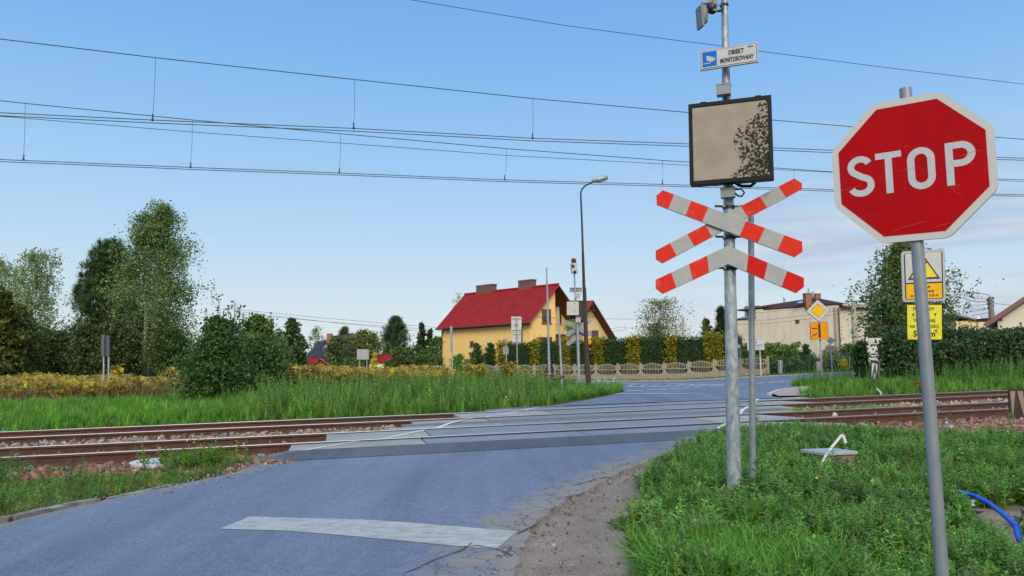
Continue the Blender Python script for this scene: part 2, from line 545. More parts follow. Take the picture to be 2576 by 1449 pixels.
ASPH = asphalt_mat('old_asphalt', (.165, .195, .26), (.125, .148, .20), crack=True)
ASPHD = asphalt_mat('dark_asphalt_patch', (.105, .112, .125), (.07, .075, .082))
ASPHS = asphalt_mat('street_asphalt', (.155, .178, .235), (.12, .138, .185))
def paint_mat(name, col, thr0, thr1):
    """road paint worn through in patches to the grey under it"""
    return mat(name, col, .7, col2=(.30, .30, .30), scale=6, lo=thr0, hi=thr1, detail=9, bump=.25, bscale=45)
PAINT = paint_mat('worn_white_paint', (.60, .60, .56), .25, .42)
PAINT2 = paint_mat('thin_white_paint', (.40, .41, .42), .35, .6)

# terrain: one polar sheet out to the horizon
def terrain():
    rr = np.concatenate([[.6], .6 * np.exp(np.arange(1, 245) * .0285)])
    az = np.unique(np.concatenate([np.linspace(-180, -52, 40), np.linspace(-52, 52, 300), np.linspace(52, 180, 40)]))
    az = np.radians(az[:-1])
    X = rr[:, None] * np.sin(az)[None]; Y = rr[:, None] * np.cos(az)[None]
    Z = gter(X, Y) + .02 * np.sin(X * 1.7 + 1) * np.sin(Y * 1.3) * (rr[:, None] < 60)
    t, n = tn(X, Y)
    nr, na = X.shape
    V = np.stack([X, Y, Z], -1).reshape(-1, 3)
    idx = np.arange(nr * na).reshape(nr, na)
    a = idx[:-1]; b = idx[1:]
    Fq = np.stack([a, np.roll(a, -1, 1), np.roll(b, -1, 1), b], -1).reshape(-1, 4)
    c = Cloud(); c.V = [V]; c.n = len(V)
    c.Q = [Fq]; c.T = [np.stack([np.full(na, len(V)), np.roll(idx[0], -1), idx[0]], 1)]
    V2 = np.array([[0, 0, float(gter(0, 0))]]); c.V.append(V2)
    # green where grass or meadow grows, sandy on the trodden shoulder
    g = np.zeros(nr * na + 1)
    g[:-1] = np.maximum(sm(20.2, 21, n), np.maximum(sm(.15, .9, t - tgrass(n)) * (1 - sm(11.3, 12, n)), sm(.1, .5, troad_l(n) - t) * (1 - sm(10.8, 11.6, n)) * .8)).ravel()
    bare = np.maximum(np.exp(-((X - 4.45) ** 2 + (Y - 6.9) ** 2) / .5), np.maximum(np.exp(-((X - 4.25) ** 2 + (Y - 9.0) ** 2) / .35), np.exp(-((X - 4.1) ** 2 + (Y - 6.3) ** 2) / .5)))
    g[:-1] *= (1 - np.clip(bare * 1.3, 0, 1)).ravel()
    c.C = [np.stack([g, g, g], 1)]
    m, nt, N, Lk, b_ = ramp_mat('soil')
    at_ = N.new('ShaderNodeAttribute'); at_.attribute_name = 'Col'
    geo = N.new('ShaderNodeNewGeometry')
    def nz(s, d=6):
        q = N.new('ShaderNodeTexNoise'); q.inputs['Scale'].default_value = s; q.inputs['Detail'].default_value = d; q.inputs['Roughness'].default_value = .65
        Lk.new(geo.outputs['Position'], q.inputs['Vector']); return q
    def rp(src, p0, c0, p1, c1):
        r_ = N.new('ShaderNodeValToRGB'); r_.color_ramp.elements[0].position = p0; r_.color_ramp.elements[1].position = p1
        r_.color_ramp.elements[0].color = c0 + (1,); r_.color_ramp.elements[1].color = c1 + (1,); Lk.new(src, r_.inputs['Fac']); return r_
    soil = rp(nz(2.2).outputs['Fac'], .3, (.175, .138, .112), .7, (.30, .24, .195))
    grit = rp(nz(60, 3).outputs['Fac'], .3, (.6, .6, .6), .7, (1.35, 1.35, 1.35))
    ml = N.new('ShaderNodeMixRGB'); ml.blend_type = 'MULTIPLY'; ml.inputs['Fac'].default_value = 1
    Lk.new(soil.outputs['Color'], ml.inputs['Color1']); Lk.new(grit.outputs['Color'], ml.inputs['Color2'])
    green = rp(nz(1.1).outputs['Fac'], .3, (.035, .055, .016), .7, (.05, .085, .022))
    mx = N.new('ShaderNodeMixRGB'); Lk.new(at_.outputs['Fac'], mx.inputs['Fac']); Lk.new(ml.outputs['Color'], mx.inputs['Color1']); Lk.new(green.outputs['Color'], mx.inputs['Color2'])
    Lk.new(mx.outputs['Color'], b_.inputs['Base Color']); b_.inputs['Roughness'].default_value = .95; b_.inputs['Specular IOR Level'].default_value = .15
    bp = N.new('ShaderNodeBump'); bp.inputs['Strength'].default_value = .7; bp.inputs['Distance'].default_value = .03
    Lk.new(nz(28, 5).outputs['Fac'], bp.inputs['Height']); Lk.new(bp.outputs['Normal'], b_.inputs['Normal'])
    o = c.build('ground', m); tag(o, kind='structure')
    for p in o.data.polygons: p.use_smooth = True


def tnof(uv):
    p = G(*uv); return tn(p.x, p.y)


_kl = [tnof(p) for p in [(-420, 1470), (-200, 1380), (0, 1318), (200, 1271), (430, 1223), (590, 1189), (655, 1165)]]
_rr = [tnof(p) for p in [(1290, 1470), (1300, 1400), (1322, 1342), (1380, 1290), (1450, 1242), (1560, 1188), (1690, 1135), (1800, 1100)]]
_gr = [tnof(p) for p in [(1650, 1560), (1618, 1449), (1575, 1372), (1572, 1312), (1632, 1280), (1598, 1250), (1650, 1180), (1730, 1130), (1800, 1092), (1850, 1072)]]
_kl.sort(key=lambda p: p[1]); _rr.sort(key=lambda p: p[1]); _gr.sort(key=lambda p: p[1])


def troad_l(n): return np.interp(n, [p[1] for p in _kl], [p[0] for p in _kl])
def troad_r(n): return np.interp(n, [p[1] for p in _rr], [p[0] for p in _rr])
def tgrass(n): return np.interp(n, [p[1] for p in _gr], [p[0] for p in _gr])


def GLIM(t): return np.interp(t, [7, 8.4, 9.2, 10.5, 14], [12.35, 11.6, 10.2, 9.0, 8.6])
def wob(s, k=0):
    return (np.sin(s * 3.1 + k) + .6 * np.sin(s * 7.7 + 2 * k) + .5 * np.sin(s * 17.3 + k * 3) + .35 * np.sin(s * 41 + k)) / 2.4


def sheet(name, tl, tr, n0, n1, m, up, dn=.08, m2=14, edgew=.6, jag=.07, jl=.02, kind='structure', crack=False, skirt=True):
    """a road sheet between two edge curves tl(n), tr(n), draped on the ground"""
    ns = np.arange(n0, n1 + dn, dn); ns[-1] = n1
    V = []; E = []; Cr = []
    ss = np.concatenate([np.linspace(0, .25, 12)[:-1], np.linspace(.25, .75, m2)[:-1], np.linspace(.75, 1, 12)])
    for n in ns:
        a = float(tl(n)) + jl * wob(n, 1); b = float(tr(n)) + jag * wob(n, 2)
        for s in ss:
            t = a + (b - a) * s; x, y = xy(t, n)
            V.append((x, y, float(gz(x, y)) + up))
            E.append(max(1 - (b - t) / (edgew * 2.2), .75 * (1 - (t - a) / edgew), 0)); Cr.append(float(np.clip(1.1 - (b - t) / 1.15, 0, 1)) if crack else 0)
    k = len(ss); Fq = [(i * k + j, i * k + j + 1, (i + 1) * k + j + 1, (i + 1) * k + j) for i in range(len(ns) - 1) for j in range(k - 1)]
    nb = len(V)
    if skirt:
        for e, lst in (('l', [i * k for i in range(len(ns))]), ('r', [i * k + k - 1 for i in range(len(ns))])):
            b0 = len(V)
            for q in lst:
                v = V[q]; dt = -.05 if e == 'l' else .05
                V.append((v[0] + TX * dt, v[1] + TY * dt, v[2] - .09)); E.append(1); Cr.append(0)
            for i in range(len(lst) - 1):
                Fq.append((lst[i], lst[i + 1], b0 + i + 1, b0 + i) if e == 'l' else (lst[i], b0 + i, b0 + i + 1, lst[i + 1]))
    me = bpy.data.meshes.new(name); me.from_pydata(V, [], Fq); me.materials.append(m)
    a = me.attributes.new('edge', 'FLOAT', 'POINT'); a.data.foreach_set('value', E)
    a = me.attributes.new('crack', 'FLOAT', 'POINT'); a.data.foreach_set('value', Cr)
    o = bpy.data.objects.new(name, me); COL.objects.link(o); tag(o, kind=kind)
    return o


terrain()
P1A, P1B = tnof((727, 1126))[0], 8.7
sheet('road', troad_l, troad_r, 2.2, 11.6, ASPH, 0.0, crack=True)
# the newer strip of asphalt laid against the crossing
_pl = [tnof(p) for p in [(585, 1192), (640, 1175), (735, 1140)]]
sheet('asphalt_strip', lambda n: np.interp(n, [10.75, 11.9, 12.53], [_pl[0][0] + .35, _pl[1][0] - .1, P1A]),
      lambda n: np.interp(n, [10.9, 11.6, 12.53], [4.4, 6.4, 7.4]), 11.42, 12.53, ASPHD, .006, dn=.05, jag=.12, jl=.08)


def drape(name, uvs, m, up, kind='structure', sub=10, loc=None):
    """a marking or surface given by four photo corners (tl, tr, br, bl) laid on the ground"""
    q = [G(*p) for p in uvs]; V = []
    for i in range(sub + 1):
        for j in range(3):
            s = i / sub; r_ = j / 2
            p = (q[0].lerp(q[1], s)).lerp(q[3].lerp(q[2], s), r_)
            V.append((p.x, p.y, float(gz(p.x, p.y)) + up))
    Fq = [(i * 3 + j, i * 3 + j + 1, (i + 1) * 3 + j + 1, (i + 1) * 3 + j) for i in range(sub) for j in range(2)]
    return V, Fq


def markings(name, lst, m, up):
    mb = MB()
    for uvs in lst:
        V, Fq = drape(name, uvs, m, up); mb.add(V, Fq)
    o = mb.build(name, m); tag(o, kind='structure'); return o


# stop line across the near lane: a curved worn bar
def stopline():
    top = [(628, 1300), (760, 1304), (900, 1307), (1040, 1316), (1160, 1326), (1302, 1337)]
    bot = [(553, 1331), (720, 1336), (880, 1349), (1000, 1360), (1120, 1372), (1248, 1383)]
    V = []
    for i in range(len(top) - 1):
        for s in np.linspace(0, 1, 8, endpoint=(i == len(top) - 2)):
            for r_ in np.linspace(0, 1, 5):
                u = (top[i][0] * (1 - s) + top[i + 1][0] * s) * (1 - r_) + (bot[i][0] * (1 - s) + bot[i + 1][0] * s) * r_
                v = (top[i][1] * (1 - s) + top[i + 1][1] * s) * (1 - r_) + (bot[i][1] * (1 - s) + bot[i + 1][1] * s) * r_
                p = G(u, v); V.append((p.x, p.y, p.z + .004))
    k = 5; n = len(V) // k
    mb = MB(); mb.add(V, [(i * k + j, i * k + j + 1, (i + 1) * k + j + 1, (i + 1) * k + j) for i in range(n - 1) for j in range(k - 1)])
    o = mb.build('stop_line_marking', mat('stop_line_paint', (.39, .39, .37), .75, col2=(.25, .255, .255), scale=7, lo=.34, hi=.60, bump=.5, bscale=38, stretch=(1, 2.2, 1)))
    tag(o, kind='structure')


stopline()

# ---------------- far road: from the crossing to the street, then the street along the fence
FX, FY = .84, -.5426                       # the fence's direction (to the right and nearer)
FP = Vector((-4.95, 71.7))                 # first fence post of the measured row
def fline(k, off): return (FP.x + FX * k - .5426 * off * 1.0, FP.y + FY * k - .84 * off)   # off metres towards the camera
_fl = [tnof(p) for p in [zC(40, 395), zC(710, 352), zC(850, 332), zC(1120, 283), zC(1330, 240), zC(1440, 210)]]
_fr = [tnof(p) for p in [zD(1000, 228), zD(700, 205), zD(560, 176), zD(690, 126)]]


def poly_sheet(name, pts, m, up, step=1.2, kind='structure', edge=0.0):
    """fill a ground polygon (x, y) with a draped grid cut to its outline"""
    import bmesh
    bm = bmesh.new()
    vs = [bm.verts.new((p[0], p[1], 0)) for p in pts]
    bm.faces.new(vs)
    xs = [p[0] for p in pts]; ys = [p[1] for p in pts]
    for lo, hi, ax in ((min(xs), max(xs), 0), (min(ys), max(ys), 1)):
        c = lo + step
        while c < hi:
            nrm = (1, 0, 0) if ax == 0 else (0, 1, 0)
            bmesh.ops.bisect_plane(bm, geom=bm.verts[:] + bm.edges[:] + bm.faces[:], plane_co=(c, 0, 0) if ax == 0 else (0, c, 0), plane_no=nrm)
            c += step
    for v in bm.verts: v.co.z = float(gz(v.co.x, v.co.y)) + up
    bmesh.ops.recalc_face_normals(bm, faces=bm.faces[:])
    me = bpy.data.meshes.new(name); bm.to_mesh(me); bm.free()
    if sum(p.normal.z for p in me.polygons) < 0: me.flip_normals()
    me.materials.append(m)
    o = bpy.data.objects.new(name, me); COL.objects.link(o); tag(o, kind=kind)
    return o


def gxy(uv):
    p = G(*uv); return (p.x, p.y)


_xl = [xy(t, n) for t, n in [(P1A + 2.3, 19.76)]]
left_edge = [gxy(p) for p in [zC(720, 350), zC(850, 331), zC(1120, 284), zC(1330, 240), zC(1445, 207), zC(1330, 178), zC(1180, 165)]]
street_near_left = [fline(k, 13.5) for k in (-4, -20, -45)]
street_far = [fline(k, 1.6) for k in (-45, -20, 0, 12, 24.7, 32, 40, 48, 60)]
right_edge = [gxy(p) for p in [zM(1860, 1302), zM(1180, 1362), zM(780, 1412), zM(660, 1440)]] + [gxy(p) for p in [zD(560, 176), zD(620, 198), zD(760, 214)]]
outline = [xy(P1A + 4.6, 19.76)] + left_edge + street_near_left + street_far + [(52, 26)] + right_edge + [xy(9.9, 19.76)]
poly_sheet('street', outline, ASPHS, 0.0)
# brick pavement on the corner and its kerb
pv = [gxy(p) for p in [zD(610, 168), zD(700, 128), zD(930, 95), zD(1180, 74)]] + [gxy(p) for p in [zM(1860, 1318)]] + [gxy(p) for p in [zD(1650, 100), zD(1180, 156), zD(960, 192), zD(700, 196)]]
PAVE = mat('reddish_paving', (.40, .27, .24), .85, col2=(.32, .22, .20), scale=5, bump=.2, bscale=50)
poly_sheet('brick_pavement', pv, PAVE, .02, step=.8)
def kerb(name, uvs, label, w=.14, h=.10, m=CONC, parent=None, raw=None):
    pts = [Vector(gxy(p) + (0,)) for p in uvs] if raw is None else [Vector((p[0], p[1], 0)) for p in raw]
    mb = MB()
    for a, b in zip(pts[:-1], pts[1:]):
        L = (b - a).length; k = max(1, int(L / 1.0))
        d = (b - a).normalized(); s = Vector((-d.y, d.x, 0)) * w / 2
        for i in range(k):
            p = a.lerp(b, i / k) + d * .006; q = a.lerp(b, (i + 1) / k) - d * .006
            zp = float(gz(p.x, p.y)); zq = float(gz(q.x, q.y))
            vs = [p - s, p + s, q + s, q - s]
            zz = [zp, zp, zq, zq]
            jt = random.uniform(-.008, .008)
            mb.add([(v.x, v.y, z - .12) for v, z in zip(vs, zz)] + [(v.x, v.y, z + h + jt) for v, z in zip(vs, zz)],
                   [(3, 2, 1, 0), (4, 5, 6, 7), (0, 1, 5, 4), (1, 2, 6, 5), (2, 3, 7, 6), (3, 0, 4, 7)])
    o = mb.build(name, m); tag(o, kind='structure')


KERBD = mat('dirty_kerb', (.30, .275, .24), .9, col2=(.12, .105, .09), scale=4, bump=.3, bscale=30)
kerb('kerb', [zA(-60, 1380), zA(0, 1372), zA(150, 1365), zA(600, 1265), zA(800, 1215), zA(1250, 1140)], '', h=.035, w=.11, m=KERBD)
kerb('kerb', [zA(1370, 1105), zA(1700, 1035), zA(2210, 915)], '', h=.012, w=.09, m=KERBD)
kerb('kerb', [zD(575, 176), zD(690, 127), zD(930, 93), zD(1180, 72)], '', h=.05, m=mat('pale_kerb', (.42, .43, .45), .8, var=.2))
kerb('kerb', [], '', h=.09, raw=[fline(k, 1.5) for k in np.arange(-40, 62, 4.0)])
# painted lines of the far road and street
ml = []
def seg(a, b, hpx): return [(a[0], a[1] - hpx / 2), (b[0], b[1] - hpx / 2), (b[0], b[1] + hpx / 2), (a[0], a[1] + hpx / 2)]
ml.append(seg(zC(1345, 237), zC(2095, 236), 1.5))
for a, b in ((1450, 1640), (1665, 1755), (1785, 1865), (1905, 2010), (2030, 2105), (2135, 2210)):
    f0 = lambda x: 210 - (x - 1450) * .052
    ml.append(seg(zC(a, f0(a)), zC(b, f0(b)), 1.6))
ml.append(seg(zC(1140, 132), zC(2450, 141), 1.2)); ml.append(seg(zC(1180, 166), zC(2450, 152), 1.2))
for i in range(9):
    x = 1350 + i * 120
    ml.append([zC(x, 163), zC(x + 16, 163), zC(x + 96, 136), zC(x + 80, 136)])
for a, b in ((205, 285), (310, 390), (470, 580), (625, 730), (775, 870)):
    f0 = lambda x: 1322 - (x - 205) * .072
    ml.append(seg(zM(a, f0(a)), zM(b, f0(b)), 1.3))
markings('road_marking', ml, PAINT2, .012)

# seams and broken edges in the near asphalt
def seam(lst, w):
    mb = MB()
    for uvs in lst:
        pts = []
        for a, b in zip(uvs[:-1], uvs[1:]):
            for s in np.linspace(0, 1, 7)[:-1]: pts.append(G(a[0] + (b[0] - a[0]) * s + random.uniform(-2, 2), a[1] + (b[1] - a[1]) * s + random.uniform(-.8, .8)))
        pts.append(G(*uvs[-1])); n = len(pts); V = []
        for i, p in enumerate(pts):
            d = (pts[min(i + 1, n - 1)] - pts[max(i - 1, 0)]).normalized(); q = Vector((-d.y, d.x, 0)) * w * random.uniform(.25, .9) * (.25 if i in (0, n - 1) else 1)
            for k in (-1, 1): V.append((p.x + q.x * k, p.y + q.y * k, float(gz(p.x, p.y)) + .0065))
        mb.add(V, [(2 * i, 2 * i + 1, 2 * i + 3, 2 * i + 2) for i in range(n - 1)])
    o = mb.build('road_seam', mat('crack_filling', (.06, .056, .055), .9)); tag(o, kind='structure')


seam([[(1010, 1446), (1090, 1412), (1165, 1384), (1190, 1366)]], .012)
seam([[(1165, 1376), (1200, 1374), (1250, 1382), (1290, 1400)], [(1430, 1252), (1470, 1240), (1530, 1242)], [(1300, 1345), (1345, 1322), (1385, 1296)], [(1445, 1222), (1500, 1205), (1560, 1198)]], .014)

# ---------------- ballast bed
def bed():
    ts = np.arange(-32, 62, .7); ns = np.linspace(11.75, 20.3, 13)
    V = [];
    for t in ts:
        for n in ns:
            x, y = xy(t, n); e = min(n - 11.75, 20.3 - n)
            V.append((x, y, float(gter(x, y)) + .015 * min(1, e / .5) - (.05 if e < .01 else 0)))
    k = len(ns)
    mb = MB(); mb.add(V, [(i * k + j, (i + 1) * k + j, (i + 1) * k + j + 1, i * k + j + 1) for i in range(len(ts) - 1) for j in range(k - 1)], smooth=True)
    o = mb.build('ballast_ground', mat('ballast_fines', (.13, .082, .06), .95, col2=(.075, .05, .04), scale=9, bump=.6, bscale=30)); tag(o, kind='structure')


bed()
# ------------------------------------------------------------------ railway
def zr(t, n):
    x, y = xy(t, n); return float(gz(x, y))


RT = [-34, -25, -18, -12, -8, -4, 0, 4, 8, 12, 16, 20, 26, 34, 44, 56, 70]
SLEEP = mat('concrete_sleeper', (.34, .30, .26), .9, col2=(.24, .19, .15), scale=7, bump=.2)
RUSTR = mat('rusty_rail', (.105, .043, .028), .8, col2=(.06, .026, .02), scale=14, bump=.12, bscale=60, stretch=(.5, 1, 1))


RAILSIDE = mat('dark_rail_side', (.05, .05, .055), .6)  # darker colour for the rail head sides along the crossing
def rail_mesh(n):
    prof = [(-.036, .0), (-.033, .008), (.033, .008), (.036, 0), (.036, -.036), (.010, -.05), (.009, -.135), (.074, -.15), (.075, -.172), (-.075, -.172), (-.074, -.15), (-.009, -.135), (-.010, -.05), (-.036, -.036)]
    mb = MB(); k = len(prof); V = []
    for t in RT:
        z0 = zr(t, n) + .004
        for a, z in prof:
            x, y = xy(t, n + a); V.append((x, y, z0 + z))
    mb.v = [tuple(p) for p in V]; mb.uv = [(0, 0)] * len(V)
    for j in range(k):
        q = (j + 1) % k
        for i in range(len(RT) - 1):
            mb.f.append((i * k + j, i * k + q, (i + 1) * k + q, (i + 1) * k + j)); mb.m.append(1 if j in (0, 1, 2) else (2 if j in (3, 13) and RT[i] >= 0 and RT[i + 1] <= 8 else 0)); mb.sm.append(False)
    return mb


def track(n, label):
    c = xy(0, n + .75)
    root = thing('railway_track', label, 'railway track', (c[0], c[1], zr(0, n) - .3), 'two railway tracks side by side')
    rail_mesh(n).build('rail', [RUSTR, RAILTOP, RAILSIDE], root)
    rail_mesh(n + 1.5).build('rail', [RUSTR, RAILTOP, RAILSIDE], root)
    first = None
    for t in list(np.arange(-19, P1A - .9, .6)) + list(np.arange(9.4, 34, .6)):
        mb = MB(); x, y = xy(t, n + .75); z = zr(t, n) - .178
        mb.box((x, y, z - .1), (.25 + .02 * math.sin(t * 5), 2.6, .2), rz=math.pi / 2 - PHI)
        for s in (0, 1.5):
            for e in (-.115, .115):
                px, py = xy(t, n + s + e); mb.box((px, py, z + .02), (.11, .07, .045), 1, rz=math.pi / 2 - PHI)
        mb.build('sleeper', [SLEEP, RUSTR], root)
    return root


track(N1, 'nearer railway track with rusty rails and red ballast beside the kerb')
track(N1 + SPC, 'farther railway track with rusty rails along the tall meadow grass')

# crossing deck of concrete panels between and beside the rails
dk = xy(4, 16.2)
deck = thing('level_crossing_deck', 'level crossing deck of grey concrete panels between the rails', 'level crossing', (dk[0], dk[1], zr(4, 16.2) - .3))


def tz(uv, n):
    """t of the point seen at uv on the crossing surface near n"""
    d = ray(*uv); k = n / (-TY * d[0] + TX * d[1]); return tn(d[0] * k, d[1] * k)[0]


_e = dict(
    a=(12.55, 13.525, tz(zB(120, 650), 13.0), tz(zD(1270, 560), 12.8) - .2),
    b=(13.68, 15.02, tz(zB(585, 525), 14.3), tz(zD(860, 465), 14.3)),
    c=(15.18, 15.78, tz(zB(1370, 395), 15.5), tz(zD(990, 378), 15.3)),
    e=(16.52, 17.13, tz(zB(1670, 295), 16.9), tz(zD(800, 305), 16.8)),
    f=(17.29, 18.63, tz(zB(2250, 235), 18.0), tz(zD(1030, 265), 18.0)),
    g=(18.79, 19.76, tz(zC(45, 392), 19.2), tz(zD(1090, 225), 19.2)))
CONCE = mat('sandy_crossing_concrete', (.31, .295, .265), .85, col2=(.20, .20, .205), scale=1.1, bump=.15, bscale=70, lo=.3, hi=.6)
JO = {'a': .55, 'b': .25, 'c': .7, 'e': .1, 'f': .6, 'g': .35}
for key, (n0, n1, ta, tb) in _e.items():
    cuts = [ta]; c = ta + 1.6 + 1.2 * JO[key]
    while c < tb - .8: cuts.append(c); c += 2.95
    cuts.append(tb)
    for a, b in zip(cuts[:-1], cuts[1:]):
        mb = MB(); g_ = .014
        skew0 = -.0; top = []; 
        jz = random.uniform(-.022, -.012)
        P = [(a + g_, n0), (b - g_, n0), (b - g_, n1), (a + g_, n1)]
        if key in 'a' and b == tb: P = [(a + g_, n0), (b + .55, n0 + .05), (b - .5, n1), (a + g_, n1)]
        if key in 'bf' and b == tb: P = [(a + g_, n0), (b - .9, n0), (b + .1, n0 + .3), (b - .3, n1), (a + g_, n1)]
        tp = []; bt = []
        for t, n in P:
            x, y = xy(t, n); z = float(gz(x, y))
            tp.append(Vector((x, y, z + jz))); bt.append(Vector((x, y, z - .2)))
        k = len(P)
        mb.add(tp + bt, [tuple(range(k))] + [(i, i + k, (i + 1) % k + k, (i + 1) % k) for i in range(k)])
        mb.build('crossing_panel', CONCE if (a == ta and key != 'g') or b == tb else CONCP, deck)
# asphalt infill between the two tracks
n0, n1, ta, tb = 15.80, 16.50, tz(zB(1560, 335), 16.1), tz(zD(860, 335), 16.1)
mb = MB(); V = []
ts = np.arange(ta, tb, .3)
for t in ts:
    for n in (n0, n1):
        x, y = xy(t, n); V.append((x, y, float(gz(x, y)) - .02))
mb.add(V, [(2 * i, 2 * i + 2, 2 * i + 3, 2 * i + 1) for i in range(len(ts) - 1)])
mb.build('asphalt_infill', mat('infill_asphalt', (.17, .155, .155), .85, col2=(.12, .11, .11), scale=6, bump=.4, bscale=80), deck)
# dark strips added in the flangeways, painting the shade of the grooves
mb = MB()
for i, (n, keys) in enumerate(zip(RAIL_N, ('ab', 'bc', 'ef', 'fg'))):
    for sgn, k in ((-1, keys[0]), (1, keys[1])):
        ta, tb = _e[k][2], _e[k][3]; V = []
        for t in np.linspace(ta + .02, tb - .02, 12):
            for o in (.037, .078):
                x, y = xy(t, n + sgn * o); V.append((x, y, float(gz(x, y)) - .010))
        mb.add(V, [(2 * j, 2 * j + 1, 2 * j + 3, 2 * j + 2) for j in range(11)])
mb.build('flangeway_shade', mat('flangeway_shade', (.035, .033, .033), .8), deck)
# white edge lines painted over the panels, broken at the rails
def edge_line(pts, w=.11):
    mb = MB(); tt = [p[0] for p in pts]; nn = [p[1] for p in pts]
    for key, (a0, a1, ta, tb) in list(_e.items()) + [('m', (15.8, 16.5, 0, 0))]:
        lo, hi = max(a0 + .01, min(nn)), min(a1 - .01, max(nn))
        if hi - lo < .1: continue
        ns = np.linspace(lo, hi, 8); V = []
        for n in ns:
            t = float(np.interp(n, nn, tt))
            for s in (-w / 2, w / 2):
                x, y = xy(t + s, n); V.append((x, y, float(gz(x, y)) - .006))
        mb.add(V, [(2 * i, 2 * i + 1, 2 * i + 3, 2 * i + 2) for i in range(7)])
    o = mb.build('edge_line_marking', PAINT); tag(o, kind='structure')


def tnp(uv, n): return (tz(uv, n), n)
edge_line([tnp(zB(300, 690), 12.6), tnp(zB(960, 582), 13.5), tnp(zB(1320, 518), 13.75), tnp(zB(1840, 422), 15.0), tnp(zB(2010, 392), 15.3), tnp(zB(2150, 345), 16.15), tnp(zB(2340, 295), 16.9), tnp(zC(230, 405), 18.0), tnp(zC(560, 365), 19.7)])
edge_line([tnp(zC(2380, 590), 12.7), tnp(zC(2460, 540), 13.4), tnp(zD(150, 470), 14.3), tnp(zD(200, 410), 15.4), tnp(zD(235, 350), 16.2), tnp(zD(290, 305), 16.9), tnp(zD(380, 262), 18), tnp(zD(430, 232), 19.5)])

# ballast stones
def stones():
    c = Cloud()
    def lay(N, t0, t1, n0, n1, s0, s1, basec, p=.3, keep=None, up=0.0):
        t = rng.uniform(t0, t1, N); n = rng.uniform(n0, n1, N)
        if keep is not None:
            m = keep(t, n); t, n = t[m], n[m]; N = len(t)
        x, y = xy(t, n); z = gter(x, y) + .025 + up
        cl = cols(N, basec, .3, [(.27, .21, .16), (.31, .27, .225), (.11, .065, .05)], p)
        k = rng.integers(0, 5, N)
        sc = rng.uniform(s0, s1, N)[:, None] * rng.uniform(.7, 1.35, (N, 3))
        ro = randrot(N)
        for j in range(5):
            q = k == j
            c.put(STONE[j][0], STONE[j][1], np.stack([x, y, z], 1)[q], sc[q], ro[q], cl[q])
    red = (.235, .105, .068); grey = (.24, .175, .135)
    lay(5200, -12, P1A + .2, 11.2, 13.55, .05, .10, red, .25)
    lay(4200, -16, tz(zB(1370, 395), 15.5) + .3, 15.1, 17.2, .06, .11, grey, .45, up=.045)
    lay(1400, -16, 3, 13.65, 15.05, .05, .09, red, .2)
    lay(1200, -18, 3, 17.3, 18.7, .05, .09, red, .2)
    lay(5600, 8.7, 26, 11.3, 13.5, .06, .11, red, .3)
    lay(7500, 8.7, 17, 8.4, 11.5, .055, .105, red, .3, lambda t, n: n > GLIM(t) - .35 + .3 * np.sin(t * 4.1), up=.02)
    lay(3200, 9, 30, 15.1, 17.2, .06, .11, (.32, .22, .16), .45, up=.045)
    lay(700, 9, 26, 13.65, 15.05, .05, .09, red, .2)
    # grit along the broken road edges
    def nearedge(t, n): d = t - troad_r(n); return (d > -.25) & (d < .9) & (rng.random(len(t)) < np.exp(-np.abs(d) * 2.2))
    lay(12000, 0, 8.5, 3.5, 12.3, .006, .022, (.20, .165, .135), .2, nearedge)
    lay(120, 0, 8.5, 4.5, 12.3, .02, .045, (.31, .265, .225), .2, nearedge)
    def leftedge(t, n): d = troad_l(n) - t; return (d > -.5) & (d < .35) & (rng.random(len(t)) < .8)
    lay(2400, -3.5, .5, 9.2, 12.4, .008, .028, (.25, .21, .175), .3, leftedge, up=.02)
    lay(900, P1A - 2.2, P1A + .3, 10.6, 12.6, .02, .055, (.30, .19, .14), .3, lambda t, n: t < np.interp(n, [10.7, 11.6, 12.5], [_pl[0][0], _pl[1][0], P1A]))
    o = c.build('ballast_gravel', STONEM); tag(o, 'red brown broken ballast stones strewn round the rails and road edges', 'gravel', kind='stuff')


stones()

# slabs lying at the right end of the deck
def slab(name, pts, dz, label, cat, m, base):
    mb = MB(); P = [Vector(p) for p in pts]
    mb.prism([p + Vector((0, 0, dz)) for p in P], (0, 0, -dz - .08), 0)
    o = mb.build(name, m, loc=base); tag(o, label, cat); return o
def gq(uvs, up=0): return [G(*p) + Vector((0, 0, up)) for p in uvs]
q = gq([zD(1430, 575), zD(1640, 574), zD(1720, 628), zD(1480, 600)], -.10); slab('concrete_slab', q, .10, 'narrow broken concrete slab lying by the crossing deck end', 'slab', CONC, q[0])
q = gq([zD(1720, 560), zD(1900, 600), zD(1930, 655), zD(1730, 640)], -.08); slab('concrete_slab', q, .13, 'chunky cracked concrete block beside the sleeper ends', 'slab', CONC, q[0])

# ------------------------------------------------------------------ overhead wires
def nplane(u, v, n):
    return onplane(u, v, (-TY * n, TX * n, 0), (-TY, TX, 0))


def wire(pts, n, r, ext=1, k=0):
    P = [nplane(p[0], p[1], n) for p in pts]
    a = P[0] + (P[0] - P[1]).normalized() * 12; b = P[-1] + (P[-1] - P[-2]).normalized() * 25
    return ([a] if ext else []) + P + ([b] if ext else [])


